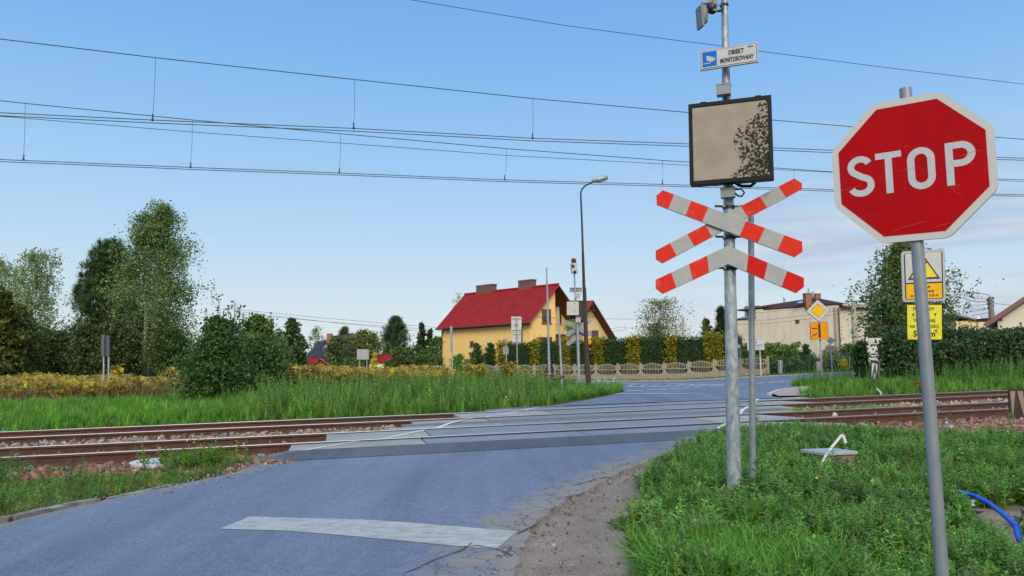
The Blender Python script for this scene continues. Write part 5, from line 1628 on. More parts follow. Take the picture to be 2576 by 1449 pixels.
DH, rf, a, b, c, dd_ = slope_house('dark_roofed_house', 'house with a dark violet roof half hidden by garden trees', 'house', zL(250, 985), zL(720, 972), zL(800, 757), zL(492, 778), (98, 92), (103, 97), CREAM, DARKTILE)
mb = MB(); p0 = at(*zL(455, 850), 101); p1 = at(*zL(500, 850), 101); zt_ = at(*zL(478, 757), 101).z
mb.box(((p0.x + p1.x) / 2, 101, (p0.z - 1 + zt_) / 2), (p1.x - p0.x, .9, zt_ - p0.z + 1)); mb.build('chimney', BRICKO, rf)
q = [at(*zL(420, 905), 96.8), at(*zL(448, 903), 96.6), at(*zL(472, 872), 97.6), at(*zL(446, 874), 97.8)]
mb = MB(); mb.prism([p + Vector((0, -.25, .12)) for p in q], (0, .1, -.1)); mb.build('skylight', mat('skylight_glass', (.45, .55, .62), .1, .3), rf)
lowroof = [at(*zL(248, 985), 97.5), at(*zL(365, 830), 101.5), at(*zL(440, 824), 101), at(*zL(350, 975), 96.5)]
mb = MB(); slab_roof(mb, [lowroof[0], lowroof[3], lowroof[2], lowroof[1]], .14); mb.build('side_roof', [DARKTILE, SOFF], DH)
# red roofed garden shelters
SH, ap, n_, f_, rf_ = gable_house('garden_shelter', 'open garden shelter with a low red roof beside the brick gate', 'shelter', zL(392, 987), zL(288, 1070), zL(492, 1060), 72, (-3.6, 4.5, 0), mat('shelter_inside_shade', (.05, .022, .016), .8), REDTILE, .5, basez=-.9, over=.3, verge=mat('red_brown_board', (.20, .055, .04), .7))  # solid dark wall colour stands for the shaded inside of the open shelter
mb = MB(); q = [onplane(*zL(x, y), ap + f_ * .9, n_) for x, y in ((318, 1062), (392, 1005), (462, 1055))]
mb.prism(q, (0, -.05, 0)); mb.build('gable_board', mat('red_brown_gable', (.24, .075, .05), .7), SH)
S2, rf, a, b, c, dd_ = slope_house('garden_shed', 'small cream shed with a red roof behind the yellow thuja', 'shed', zL(843, 1032), zL(1040, 1024), zL(1068, 953), zL(932, 957), (74, 73), (76, 75), CREAM, REDTILE, basez=-.8)
mb = MB(); q = [b + Vector((.02, -.05, -.05)), c + Vector((.02, -.05, -.1)), at(*zL(1098, 1022), 77.5)]
mb.prism(q, (.03, .03, 0)); mb.build('gable_board', mat('red_gable_board', (.27, .06, .045), .7), S2)
RB = brick_mat('red_brick', (.33, .06, .04), (.28, .05, .035), (.25, .12, .09), 6)
for i, (x0, y0, x1, y1, lb_) in enumerate([(430, 1082, 478, 1150, 'red brick gate pillar beside the white gate of the shelter'), (688, 1070, 738, 1130, 'red brick gate pillar left of the two legged board'), (773, 1066, 810, 1130, 'narrow red brick gate pillar between the legs of the board')]):
    p0 = at(*zL(x0, y1), 66); p1 = at(*zL(x1, y0), 66); gzz = float(gz(p0.x, 66))
    ro = thing('gate_pillar', lb_, 'gate pillar', ((p0.x + p1.x) / 2, 66, gzz), 'red brick gate pillars')
    w_ = p1.x - p0.x
    MB().box(((p0.x + p1.x) / 2, 66, (gzz + p1.z - .15) / 2), (w_ * .86, w_ * .86, p1.z - .15 - gzz)).build('pillar', RB, ro)
    cx = (p0.x + p1.x) / 2; zz = p1.z; k = w_ * .5
    MB().add([(cx - k, 66 - k, zz - .15), (cx + k, 66 - k, zz - .15), (cx + k, 66 + k, zz - .15), (cx - k, 66 + k, zz - .15), (cx, 66, zz + .05)], [(0, 1, 4), (1, 2, 4), (2, 3, 4), (3, 0, 4), (3, 2, 1, 0)]).build('pillar_cap', mat('red_cap%d' % i, (.36, .05, .04), .7), ro)
p0 = at(*zL(272, 1148), 66.5); p1 = at(*zL(376, 1093), 66.5); gzz = float(gz(p0.x, 66.5))
tag(MB().box(((p0.x + p1.x) / 2, 66.5, (gzz + p1.z) / 2), (p1.x - p0.x, .3, p1.z - gzz)).build('brick_wall', RB, loc=(p0.x, 66.5, gzz)), 'short red brick garden wall at the shelter', 'wall')
gt = thing('garden_gate', 'small pale arched garden gate between red brick wall and pillar', 'gate', (at(*zL(402, 1140), 66).x, 66, gzz))
mb = MB()
for i in range(8):
    x = 378 + i * 6.8; t_ = 1108 - 16 * (1 - abs(i - 3.5) / 3.5); mb.path([at(*zL(x, 1150), 66), at(*zL(x, t_), 66)], .035, 4)
mb.path([at(*zL(376, 1112), 66), at(*zL(402, 1090), 66), at(*zL(428, 1112), 66)], .05, 5); mb.build('gate_bars', mat('pale_gate', (.55, .50, .46), .6), gt)
WH, ap, n_, f_, rf_ = gable_house('white_house', 'white gabled house with a brown roof edge above the dark hedge', 'house', (2715, 652), zN(985, 1135), (2960, 815), 50, (17, 22, 0), mat('white_render', (.68, .64, .53), .85, var=.08, scale=1), BROWNTILE, 1.1, basez=.0, over=.9, verge=mat('brown_verge', (.115, .035, .03), .6), th=.28)
mb = MB(); p = at(*zN(1320, 1035), 50.5); mb.box((p.x - .3, 50.9, p.z), (1.0, 1.2, .22)); mb.build('rafter', BROWNW, WH)

# ---- the beige block of flats
Ac = at(1851.6, 886, 84); Bc = at(2107, 886, 75); Ac.z = Bc.z = 0
e2 = (Bc - Ac).normalized(); g2 = Vector((-e2.y, e2.x, 0))
BG = mat('beige_render', (.74, .655, .53), .9, col2=(.60, .52, .41), scale=1.6, lo=.30, hi=.60, bump=.06, stretch=(1, 1, .14), detail=8)
BH = thing('beige_house', 'long beige house with a stained blank gable wall and brown hipped roof', 'house', P3((Ac + Bc) / 2, -.9))
on2 = lambda x, y: onplane(*zM(x, y), Bc, -g2)
mb = MB()
wl_ = [on2(172, 402), on2(172, 384), on2(452, 362), on2(452, 250), on2(1632, 162)]
base2 = -1.0
front = [P3(wl_[0], base2)] + wl_[1:] + [P3(wl_[-1], base2)]
mb.prism(front, g2 * 6.5); mb.build('wall', BG, BH)
BGR = mat('pale_beige_render', (.70, .61, .49), .9, var=.12, scale=2)
rt = wl_[-1]; fr_n = e2
on3 = lambda x, y: onplane(*zM(x, y), Bc + e2 * .02, e2)
top_r = on3(1838, 236); kk = (P3(top_r, 0) - Bc).dot(g2)
mb = MB(); mb.prism([P3(Bc + e2 * .012, base2), P3(Bc + g2 * 6.4 + e2 * .012, base2), P3(Bc + g2 * 6.4 + e2 * .012, rt.z - .55), P3(Bc + e2 * .012, rt.z - .35)], -e2 * .3); mb.build('side_wall', BGR, BH)
apR = at(*zM(1330, 88), 80); apL = at(*zM(1130, 104), 82)
mb = MB(); ov = e2 * .5
f0, f1 = on2(565, 240) - g2 * .05, wl_[-1] - g2 * .05 + ov
slab_roof(mb, [f0, f1, apR, apL], .16)
bk1 = P3(Bc + g2 * 7 + ov, rt.z - .25)
slab_roof(mb, [f1 - Vector((0, 0, .25)) , bk1, apR + g2 * .5, apR], .16)
slab_roof(mb, [P3(Ac + g2 * 7, rt.z), P3(Ac + g2 * .5, rt.z + .02), apL, apL + g2 * .4], .16)
rfB = mb.build('roof', [BROWNTILE, BROWNW], BH)
mb = MB(); slab_roof(mb, [on2(165, 386) - g2 * .1, on2(455, 362) - g2 * .1, on2(455, 290) + g2 * 3, on2(325, 268) + g2 * 3], .14); mb.build('side_roof', [mat('grey_sheet_roof', (.15, .17, .19), .6), BROWNW], BH)
mb = MB(); mb.path([f1 - Vector((0, 0, .32)), bk1 - Vector((0, 0, .05))], .09, 6); mb.path([wl_[-1] - g2 * .09 + e2 * .05 + Vector((0, 0, -.4)), P3(wl_[-1] - g2 * .09 + e2 * .05, base2)], .075, 6); mb.build('gutter', mat('copper_brown', (.20, .07, .045), .6), BH)
for i, (x0, y0, x1, y1, d, m_) in enumerate([(1152, 30, 1228, 155, 77.5, BRICKO), (1290, 35, 1362, 100, 80, BRICKO), (1245, 40, 1285, 80, 81, BRICKO), (312, 215, 356, 275, 86, mat('pale_chimney', (.45, .38, .30), .85)), (452, 207, 492, 245, 86, BRICKO)]):
    p0 = at(*zM(x0, y1), d); p1 = at(*zM(x1, y0), d); mb = MB()
    mb.box(((p0.x + p1.x) / 2, d, (p0.z - .6 + p1.z) / 2), (p1.x - p0.x, .8, p1.z - p0.z + .6), 0); mb.box(((p0.x + p1.x) / 2, d, p1.z + .04), ((p1.x - p0.x) * 1.12, .9, .09), 1)
    mb.build('chimney', [m_, CAPM], rfB)
mb = MB()
def ant(px, d, r=.022): mb.path([at(*zM(*p), d) for p in px], r, 5)
ant([(1212, 60), (1205, -60)], 77.4, .03); ant([(1180, 5), (1230, -10)], 77.4); ant([(1185, -25), (1228, -38)], 77.4); ant([(1190, 30), (1180, 10)], 77.4)
ant([(853, 150), (851, 68)], 82, .03); ant([(853, 142), (895, 132)], 82); ant([(330, 215), (328, 155)], 86, .03); ant([(862, 90), (872, 128)], 82, .05)
mb.build('roof_aerial', mat('aerial', (.12, .13, .15), .5), rfB)
MB().ball(at(*zM(1268, 38), 79), .42, sc=(.35, .3, 1)).build('satellite_dish', mat('dish', (.30, .31, .33), .5), rfB)
q = [onplane(*zM(x, y), f0 + Vector((0, -.2, .3)), (f1 - f0).cross(apL - f0).normalized()) for x, y in ((1030, 176), (1110, 168), (1138, 138), (1058, 146))]
mb = MB(); mb.prism([p + Vector((0, -.18, .1)) for p in q], (0, .05, -.05)); mb.build('skylight', mat('skylight_blue', (.25, .36, .50), .1, .4), rfB)
window(BH, Bc, -g2, r4q(zM, 1022, 392, 1078, 450), .09, 0, sill=False)
window(BH, Bc, -g2, r4q(zM, 1045, 708, 1098, 748), .09, 0, sill=False)
FRD = mat('dark_window_frame', (.05, .035, .03), .5)
for x0, y0, x1, y1 in ((1680, 240, 1716, 292), (1795, 255, 1832, 306), (1790, 395, 1840, 555)):
    window(BH, Bc + e2 * .02, e2, r4q(zM, x0, y0, x1, y1), .07, 1, fm=FRD)
PALEB = mat('pale_shutter', (.66, .55, .42), .8)
for x0, y0, x1, y1 in ((1678, 382, 1708, 530), (1718, 385, 1750, 532), (1695, 685, 1716, 780), (1732, 685, 1756, 770)):
    window(BH, Bc + e2 * .02, e2, r4q(zM, x0, y0, x1, y1), .05, 0, fm=PALEB, name='shuttered_window')
mb = MB(); q = [on3(x, y) + e2 * .02 for x, y in ((1795, 645), (1845, 648), (1845, 760), (1795, 760))]; mb.prism(q, -e2 * .01); mb.build('garage_opening', BLACK, BH)
# house wing behind the concrete pole and the far town
MBk = MB(); p0 = at(*zM(1885, 300), 105); p1 = at(*zM(2060, 235), 105)
oh = thing('brick_house', 'orange brick house wall with a brown roof behind the poplar', 'house', (p0.x, 105, -1))
MB().box(((p0.x + p1.x) / 2, 108, (p0.z - 1) / 2 + .2), (p1.x - p0.x, 6, p0.z + 1.6)).build('wall', mat('peach_render', (.62, .38, .22), .85, var=.15), oh)
mb = MB(); slab_roof(mb, [Vector((p0.x - .4, 104.6, p0.z + .1)), Vector((p1.x + .4, 104.6, p0.z + .1)), Vector((p1.x + .4, 108, p1.z)), Vector((p0.x - .4, 108, p1.z))], .2); mb.build('roof', [BROWNTILE, BROWNW], oh)
p0 = at(*zN(380, 1300), 120); p1 = at(*zN(835, 1065), 120)
th_ = thing('town_house', 'distant cream house with a dark flat roof seen through the poplar', 'house', (p0.x, 120, -1))
mb = MB(); mb.box(((p0.x + p1.x) / 2, 124, (p1.z - 1) / 2), (p1.x - p0.x, 8, p1.z + 1)); mb.build('wall', CREAM, th_)
mb = MB(); mb.prism([Vector((p0.x - .5, 119.5, p1.z + 1.2)), Vector((p1.x + .5, 119.5, p1.z + .1)), Vector((p1.x + .5, 119.5, p1.z - .1)), Vector((p0.x - .5, 119.5, p1.z + .9))], (0, 9, 0)); mb.build('roof', CAPM, th_)
p0 = at(*zN(850, 1250), 260); p1 = at(*zN(945, 1020), 260)
ct = thing('church_tower', 'distant cream church tower with a pale spire over the hedge', 'church tower', (p0.x, 260, -1))
cx = (p0.x + p1.x) / 2; wd = p1.x - p0.x
MB().box((cx, 260, p1.z / 2 - 1), (wd, wd, p1.z + 2)).build('tower_wall', mat('tower_cream', (.75, .55, .28), .85, var=.2, scale=.4), ct)
zt_ = at(*zN(868, 920), 260).z; sx_ = at(*zN(868, 920), 260).x; k = wd * .42
MB().add([(sx_ - k, 260 - k, p1.z), (sx_ + k, 260 - k, p1.z), (sx_ + k, 260 + k, p1.z), (sx_ - k, 260 + k, p1.z), (sx_ - k * .35, 260 - k * .35, zt_ - .8), (sx_ + k * .35, 260 - k * .35, zt_ - .8), (sx_ + k * .35, 260 + k * .35, zt_ - .8), (sx_ - k * .35, 260 + k * .35, zt_ - .8), (sx_, 260, zt_)],
         [(0, 1, 5, 4), (1, 2, 6, 5), (2, 3, 7, 6), (3, 0, 4, 7), (4, 5, 8), (5, 6, 8), (6, 7, 8), (7, 4, 8)]).build('spire', mat('pale_spire', (.70, .66, .60), .7), ct)

# ---- concrete fence along the street
FD = Vector((FX, FY, 0)); FB = Vector((FP.x, FP.y, 0)); FNn = Vector((-.5426, -.84, 0))
ST = 2.06
fence = thing('concrete_fence', 'sandy concrete panel fence with wavy baluster tops along the street', 'fence', (FP.x, FP.y, float(gz(FP.x, FP.y))))
def panel_mesh():
    mb = MB(); n = 13
    X = lambda a, z, o=0.0: FD * a + Vector((0, 0, z)) + FNn * o
    W = ST - .12
    def blk(a0, a1, z0, z1, th, o=0.0): mb.prism([X(a0, z0, o + th / 2), X(a1, z0, o + th / 2), X(a1, z1, o + th / 2), X(a0, z1, o + th / 2)], -FNn * th)
    blk(-W / 2, W / 2, 0, .56, .05)
    for i in range(6): blk(-W / 2, W / 2, .03 + i * .092, .07 + i * .092, .02, .033)
    blk(-W / 2, W / 2, .94, 1.0, .06)
    for s in (-1, 1):                         # scooped corners of the middle board
        pts = [(s * W / 2, .57), (s * W / 2, .935)] + [(s * (W / 2 - .05 - .28 * (1 - math.cos(R(k)))), .93 - .36 * math.sin(R(k))) for k in (0, 30, 60, 90)]
        if s > 0: pts = pts[::-1]
        mb.prism([X(a, z, .025) for a, z in pts], -FNn * .05)
        pts = [(s * W / 2, 1.005), (s * W / 2, 1.36), (s * (W / 2 - .1), 1.36), (s * (W / 2 - .17), 1.005)]
        if s > 0: pts = pts[::-1]
        mb.prism([X(a, z, .025) for a, z in pts], -FNn * .05)
    for i in range(n):
        a = -W / 2 + .16 + (W - .32) * i / (n - 1)
        c = math.cos(math.pi * a / (W / 2) * 1.0); zt2 = 1.38 + .075 * c
        mb.path([X(a, 1.0), X(a, 1.2), X(a, zt2 + .05)], [.018, .027, .016], 5)
        if abs(a) < W / 2 - .22: mb.path([X(a, .57), X(a, .75), X(a, .94)], [.022, .016, .022], 5)
    mb.path([X(-W / 2 + W * k / 12, 1.33 + .075 * math.cos(math.pi * (-1 + k / 6))) for k in range(13)], .03, 5)
    return mb
pmesh = None
for i in range(-11, 14):
    c = FB + FD * ST * (i + .5); z = float(gz(c.x, c.y)) + .02
    if pmesh is None:
        LOC['_tmp'] = Vector()
        o = panel_mesh().build('fence_panel', CONCD, None); pmesh = o.data; o.parent = fence
    else:
        o = bpy.data.objects.new('fence_panel', pmesh); COL.objects.link(o); o.parent = fence
    z2 = float(gz((FB + FD * ST * (i + 1)).x, (FB + FD * ST * (i + 1)).y)); z1 = float(gz((FB + FD * ST * i).x, (FB + FD * ST * i).y))
    o.location = P3(c, z) - LOC[fence.name]
pp_ = None
for i in range(-11, 15):
    c = FB + FD * ST * i; z = float(gz(c.x, c.y))
    if pp_ is None:
        mb = MB(); mb.box((0, 0, .72), (.15, .17, 1.56), rz=math.atan2(FY, FX)); mb.box((0, 0, 1.51), (.17, .19, .03), rz=math.atan2(FY, FX)); o = mb.build('fence_post', mat('fence_post_concrete', (.37, .32, .23), .9, col2=(.28, .235, .165), scale=5, bump=.2), None); pp_ = o.data; o.parent = fence
    else:
        o = bpy.data.objects.new('fence_post', pp_); COL.objects.link(o); o.parent = fence
    o.location = P3(c, z) - LOC[fence.name]
# green wire fence continuing it
gf0 = FB + FD * ST * 14.2
gfe = thing('wire_fence', 'low green wire mesh fence with thin green posts before the shrubs', 'fence', P3(gf0, float(gz(gf0.x, gf0.y))))
GREENP = mat('green_post', (.02, .11, .075), .5)
msh = MB(); pz = []
for i in range(8):
    c = FB + FD * (ST * 14.4 + i * 2.15); z = float(gz(c.x, c.y)); pz.append(P3(c, z))
    MB().path([P3(c, z - .1), P3(c, z + 1.5)], .05, 6).build('fence_post', GREENP, gfe)
for a, b in zip(pz[:-1], pz[1:]):
    for k in range(12): msh.path([a + Vector((0, 0, .1 + k * .12)), b + Vector((0, 0, .1 + k * .12))], .008, 3, caps=False)
    for k in range(14): p = a.lerp(b, k / 14); msh.path([p + Vector((0, 0, .08)), p + Vector((0, 0, 1.45))], .008, 3, caps=False)
msh.build('wire_mesh', GREENP, gfe)
p0, p1 = zM(1332, 992), zM(1378, 1190)
q = Quad([p0, zM(1375, 990), zM(1386, 1190), zM(1345, 1192)], 53.5); mb = MB(); mb.prism([q(0, 0), q(1, 0), q(1, 1), q(0, 1)], -q.n * .3); mb.flat([q(.6, .5, .01), q(.9, .5, .01), q(.9, .75, .01), q(.6, .75, .01)], 1)
tag(mb.build('utility_cabinet', [mat('pale_utility', (.45, .42, .37), .8, var=.1), GREYL], loc=(q(.5, 0).x, 53.5, q(.5, 0).z)), 'pale concrete utility cabinet in the green wire fence', 'cabinet')
q = Quad([zM(1712, 922), zM(1870, 915), zM(1868, 1110), zM(1715, 1112)], 53)
ro = thing('garden_fence_screen', 'dark blue green screened gate panel at the end of the wire fence', 'gate', q(.5, 0))
mb = MB(); mb.prism([q(0, 0), q(1.3, 0), q(1.3, 1), q(0, 1)], -q.n * .04); mb.build('screen_panel', mat('teal_screen', (.035, .085, .085), .7, var=.15, scale=3), ro)
mb = MB(); mb.path([q(-.05, -.15, .05), q(-.05, 1.02, .05)], .07, 8); mb.path([q(.5, 0, .03), q(.5, 1, .03)], .03, 6); mb.build('gate_post', mat('yellowish_post', (.42, .36, .18), .8), ro)
# poles in the distance
def plainpole(name, top, bot, d, r0, r1, m, label, cat):
    B_ = at(*bot, d); T_ = at(*top, d); fo = P3(B_, float(gz(B_.x, B_.y)) - .3)
    ro = thing(name, label, cat, fo); MB().path([fo, B_, T_], [r0, r0, r1], 10).build('pole', m, ro); return ro, T_
PC = mat('pole_concrete', (.42, .39, .33), .9, var=.15, scale=3)
ro, T_ = plainpole('utility_pole', zM(1843, 150), zM(1880, 760), 62, .26, .17, PC, 'pale concrete utility pole at the right end of the beige house', 'utility pole')
mb = MB(); mb.path([T_ + Vector((-.5, 0, .1)), T_ + Vector((1.6, 0, .15))], .05, 5)
for s in (.8, 1.5): mb.ball(T_ + Vector((s, 0, .35)), .14, sc=(.8, .8, 2.2))
mb.build('insulator_arm', CABLE, ro)
plainpole('utility_pole', z4(1183, 478), z4(1188, 675), 96, .20, .15, PC, 'thin concrete utility pole beside the round bare tree', 'utility pole')
ro, T_ = plainpole('street_lamp', zN(1152, 515), zN(1190, 1000), 78, .30, .20, mat('dark_pole_concrete', (.22, .20, .19), .9, var=.2, scale=3), 'distant concrete lamp post with wires right of the poplar', 'street lamp')
l_ = lambda x, y: at(*zN(x, y), 78)
mb = MB(); mb.path([l_(1145, 520), l_(1130, 480), l_(1080, 455), l_(900, 432)], .05, 6); mb.build('lamp_arm', GREYL, ro)
mb = MB(); mb.path([l_(905, 434), l_(860, 422), l_(755, 420)], [.10, .13, .04], 8); mb.build('lamp_head', GREYL, ro)
mb = MB()
for x, y in ((1215, 548), (1100, 598), (1215, 625), (1105, 678), (1215, 712), (1115, 762)): mb.ball(l_(x, y), .13); mb.path([l_(x, y), l_(1160, y + 4)], .03, 4)
mb.build('insulator', CABLE, ro)
for i, pts in enumerate([[(380, 495), (680, 590), (1140, 655), (1580, 700), (1924, 700)], [(600, 490), (860, 560), (1130, 560)], [(660, 605), (860, 640), (1100, 600)], [(660, 690), (860, 710), (1100, 680)], [(660, 790), (880, 800), (1110, 765)], [(680, 858), (1140, 790)], [(740, 940), (1140, 872)]]):
    cable('service_cable', [zN(*p) for p in pts], 77.8, .022, 'thin service wire fanning out from the distant lamp post', 'wires of the distant lamp post')
# the banner behind the hedge end
q = Quad([zO(220, 120), zO(560, 113), zO(625, 500), zO(252, 502)], 33)
ro = thing('banner', 'white printed banner half hidden by the dark hedge', 'banner', q(.5, 0))
mb = MB(); mb.prism([q(0, 0), q(1, 0), q(1, 1), q(0, 1)], -q.n * .03)
put_text(mb, q, 'DOCIEPLENIA', .10, .36, .042, 1, .01, sx=1.15, bold=.06, align='l', asp=q.h / q.w); put_text(mb, q, 'REMONTY', .10, .245, .042, 1, .01, sx=1.15, bold=.06, align='l', asp=q.h / q.w)
for pts in ([(.06, .92), (.30, .92)], [(.06, .74), (.32, .74)], [(.06, .92), (.06, .74)], [(.32, .86), (.32, .74)], [(.06, .83), (.32, .83)], [(.19, .83), (.19, .74)], [(.08, .90), (.16, .86), (.24, .91)]): stroke(mb, q, pts, .012, 2, .01)
mb.flat([q(.03, .02, .01), q(.98, .02, .01), q(.98, .17, .01), q(.03, .17, .01)], 3)
mb.build('banner_sheet', [mat('banner_white', (.60, .60, .60), .5), BLACK, mat('banner_grey', (.42, .43, .44), .5), mat('banner_teal', (.40, .52, .52), .5)], ro)
mb = MB(); mb.path([q(.0, -.6, -.05), q(.0, 1, -.05)], .04, 6); mb.path([q(1, -.6, -.05), q(1, 1, -.05)], .04, 6); mb.build('banner_post', RUST, ro)
mb = MB(); mb.prism([q(.25, -.75, -.15), q(1.05, -.75, -.15), q(1.05, -.02, -.15), q(.25, -.02, -.15)], -q.n * .05); mb.build('banner_shade_sheet', mat('painted_black_shade', (.02, .02, .02), .8), ro)  # black sheet painted in place of the shadow below the banner
# ------------------------------------------------------------------ trees and shrubs
BARK_B = mat('birch_bark', (.52, .46, .38), .8, col2=(.10, .08, .07), scale=5, lo=.36, hi=.46, stretch=(1, 1, 2.6), bump=.2)
BARK = mat('dark_bark', (.085, .06, .045), .9, col2=(.045, .034, .028), scale=8, bump=.4, stretch=(3, 3, .6))
_needle = []
_r = np.random.default_rng(5)
NT_V, NT_F = [], []
for k in range(11):
    a = k * 2.4; el = _r.uniform(-.25, 1.2); d = np.array([np.cos(a) * np.cos(el), np.sin(a) * np.cos(el), np.sin(el)]); s = np.array([-np.sin(a), np.cos(a), 0]) * .06
    b = len(NT_V); NT_V += [-s, s, d + s * .4, d - s * .4]; NT_F.append((b, b + 1, b + 2, b + 3))
NT_V, NT_F = np.array(NT_V), np.array(NT_F)
SP_V = np.array([(0, 0, 0), (.30, .42, .10), (0, 1.05, -.02), (-.30, .42, .10), (.05, .3, .15), (.42, .62, .05), (.2, .55, -.1), (-.05, .3, .15), (-.42, .62, .05), (-.2, .55, -.1)]); SP_F = np.array([(0, 1, 2, 3), (0, 5, 6, 4), (0, 7, 8, 9)])


def tree(name, label, u, d, vtop, rpx, style='broad', n=4000, leaf=.2, col=(.07, .10, .03), alt=None, p=.3, h0=.12, trunk=BARK, tr=None, group=None, cat='tree', prof=None, base_uv=None, lean=0.0, nb=None, var=.2, stems=None, fill=.5, seed=None, slot=False, shoots=()):
    x = (u - CX) / F * d
    zb = float(gz(x, d)); zt = CZ + ray(u, vtop)[2] * d
    H = zt - zb; Rm = rpx / F * d
    ro = thing(name, label, cat, (x, d, zb - .05), group)
    P = prof or {'broad': [(0, .5), (.15, .8), (.4, 1), (.7, .82), (.9, .5), (1, .12)], 'cone': [(0, .9), (.12, 1), (.5, .62), (.85, .22), (1, .03)],
                 'spruce': [(0, 1), (.3, .82), (.7, .38), (1, .04)], 'pine': [(0, .8), (.25, 1), (.55, .85), (.85, .5), (1, .12)],
                 'birch': [(0, .55), (.2, .9), (.42, 1), (.65, .72), (.85, .42), (1, .08)], 'weep': [(0, .7), (.3, .95), (.6, 1), (.85, .7), (1, .2)],
                 'shrub': [(0, .85), (.3, 1), (.65, .85), (.9, .45), (1, .1)]}[style]
    ph = [q[0] for q in P]; pr = [q[1] for q in P]
    tr = tr or max(.04, H * .016)
    T = MB(); tw = lambda s: Vector((x + lean * s * H + .012 * H * math.sin(5 * s + u), d + .01 * H * math.sin(4 * s + 1 + u), zb + H * s))
    if stems: stem_f = stems
    else: stem_f = [tw]
    for sf in stem_f:
        T.path([sf(-.03)] + [sf(s) for s in np.linspace(0, .94, 8)], [tr * 1.25] + [tr * (1.08 - .95 * s) for s in np.linspace(0, .94, 8)], 8)
    nb = nb or int(max(14, H * 5))
    pts = []; ctr = []
    rr = np.random.default_rng(int(u * 7 + d * 13 + vtop) % 99991 if seed is None else seed)
    per = max(3, int(n * (1 - fill * .35) / nb))
    for i in range(nb):
        s = (i + rr.uniform(0, 1)) / nb; hf = h0 + (1 - h0) * s
        sf = stem_f[i % len(stem_f)]; o = sf(min(hf * .96, .93)); az = i * 2.39996 + rr.uniform(-.5, .5)
        Lr = float(np.interp(s, ph, pr)) * Rm * rr.uniform(.55, 1.12)
        el = {'broad': .35, 'cone': .15, 'spruce': -.12, 'pine': .22, 'birch': .55, 'weep': .75, 'shrub': .5}[style] + rr.uniform(-.25, .25)
        dx, dy = math.cos(az), math.sin(az)
        dz = math.tan(el) * Lr * (.5 if style in ('birch', 'weep') else .6)
        p1 = Vector((o.x + dx * Lr * .5, o.y + dy * Lr * .5, o.z + dz * .7)); p2 = Vector((o.x + dx * Lr, o.y + dy * Lr, o.z + dz - (.15 * Lr if style in ('birch', 'weep') else 0)))
        if p2.z > zt: p2.z = zt - rr.uniform(0, .05) * H
        if Lr > .25: T.path([o, p1, p2], [max(.012, tr * (1 - s) * .38), max(.009, tr * (1 - s) * .2), .006], 4, caps=False)
        t_ = np.clip(rr.beta(2.2, 1.3, per), .08, 1); A = np.array(o)[None]; B1 = np.array(p1)[None]; C1 = np.array(p2)[None]; t_ = t_[:, None]
        q = A * (1 - t_) ** 2 + B1 * 2 * t_ * (1 - t_) * 1.0 + C1 * t_ ** 2
        sg = (.06 + .16 * Lr)
        q = q + rr.normal(0, sg, (per, 3)) * np.array([1, 1, .55 if style in ('spruce', 'pine', 'cone') else .85])
        if style in ('weep', 'birch'):
            ns = max(2, per // 16); an = q[rr.integers(0, per, ns)]; ln = rr.uniform(.03, .15 if style == 'birch' else .30, ns) * H
            w_ = rr.integers(0, ns, per); dn = rr.uniform(0, 1, per); sel = rr.random(per) < (.85 if style == 'weep' else .6)
            hang = an[w_] + rr.normal(0, .05, (per, 3)); hang[:, 2] -= dn * ln[w_]; hang[:, 0] += .10 * np.sin(w_ * 1.7) * dn * ln[w_]
            q[sel] = hang[sel]
        pts.append(q)
    if fill > 0:
        m = int(n * fill * .35); s = rr.beta(1.3, 1.5, m); az = rr.uniform(0, 2 * np.pi, m); r_ = np.interp(s, ph, pr) * Rm * np.sqrt(rr.uniform(0, .62, m))
        hf = (h0 + (1 - h0) * s) * H
        pts.append(np.stack([x + lean * hf + r_ * np.cos(az), d + r_ * np.sin(az), zb + hf], 1))
    for du, vs_ in shoots:
        xs = x + du / F * d; z1 = CZ + ray(u + du, vs_)[2] * d; m = 70; s = rr.uniform(0, 1, m) ** .8
        T.path([(xs * .8 + x * .2, d, zb + H * .45), (xs, d, z1)], [.02, .006], 4, caps=False)
        z0_ = zb + H * .5; pts.append(np.stack([xs + rr.normal(0, .10, m) * (1.25 - s), d + rr.normal(0, .10, m), z0_ + (z1 - z0_) * s], 1))
    pts = np.concatenate(pts); pts = pts[pts[:, 2] > zb + .03 * H]
    if slot:
        hh_ = (pts[:, 2] - zb) / H; keep = np.ones(len(pts), bool)
        for sf in stem_f:
            sx_ = np.array([sf(k).x for k in np.linspace(0, 1, 21)]); ix = np.interp(hh_, np.linspace(0, 1, 21), sx_)
            keep &= ~((np.abs(pts[:, 0] - ix) < .26) & (pts[:, 1] < d + .3) & (hh_ < .75) & (rr.random(len(pts)) < np.where(hh_ < .45, .93, .7)))
        pts = pts[keep]
    N = len(pts)
    c = Cloud(); sc = leaf * rr.uniform(.6, 1.3, N)
    cl = cols(N, np.array(col) * FG, var, None if alt is None else np.array(alt) * FG, p)
    if style == 'pine': c.put(NT_V, NT_F, pts, sc, uprot(N, .5), cl)
    elif style in ('spruce', 'cone'): c.put(SP_V, SP_F, pts, sc, randrot(N), cl)
    else: c.put(LEAF_V, LEAF_F, pts, sc, randrot(N), cl)
    T.build('trunk', trunk, ro)
    c.build('crown', LEAF, ro)
    return ro


FG = np.array([2.05, 2.3, 1.75])
DG = (.030, .050, .018); MG = (.060, .098, .026); LG = (.10, .145, .035); OL = (.085, .095, .026); BG_ = (.075, .098, .045)
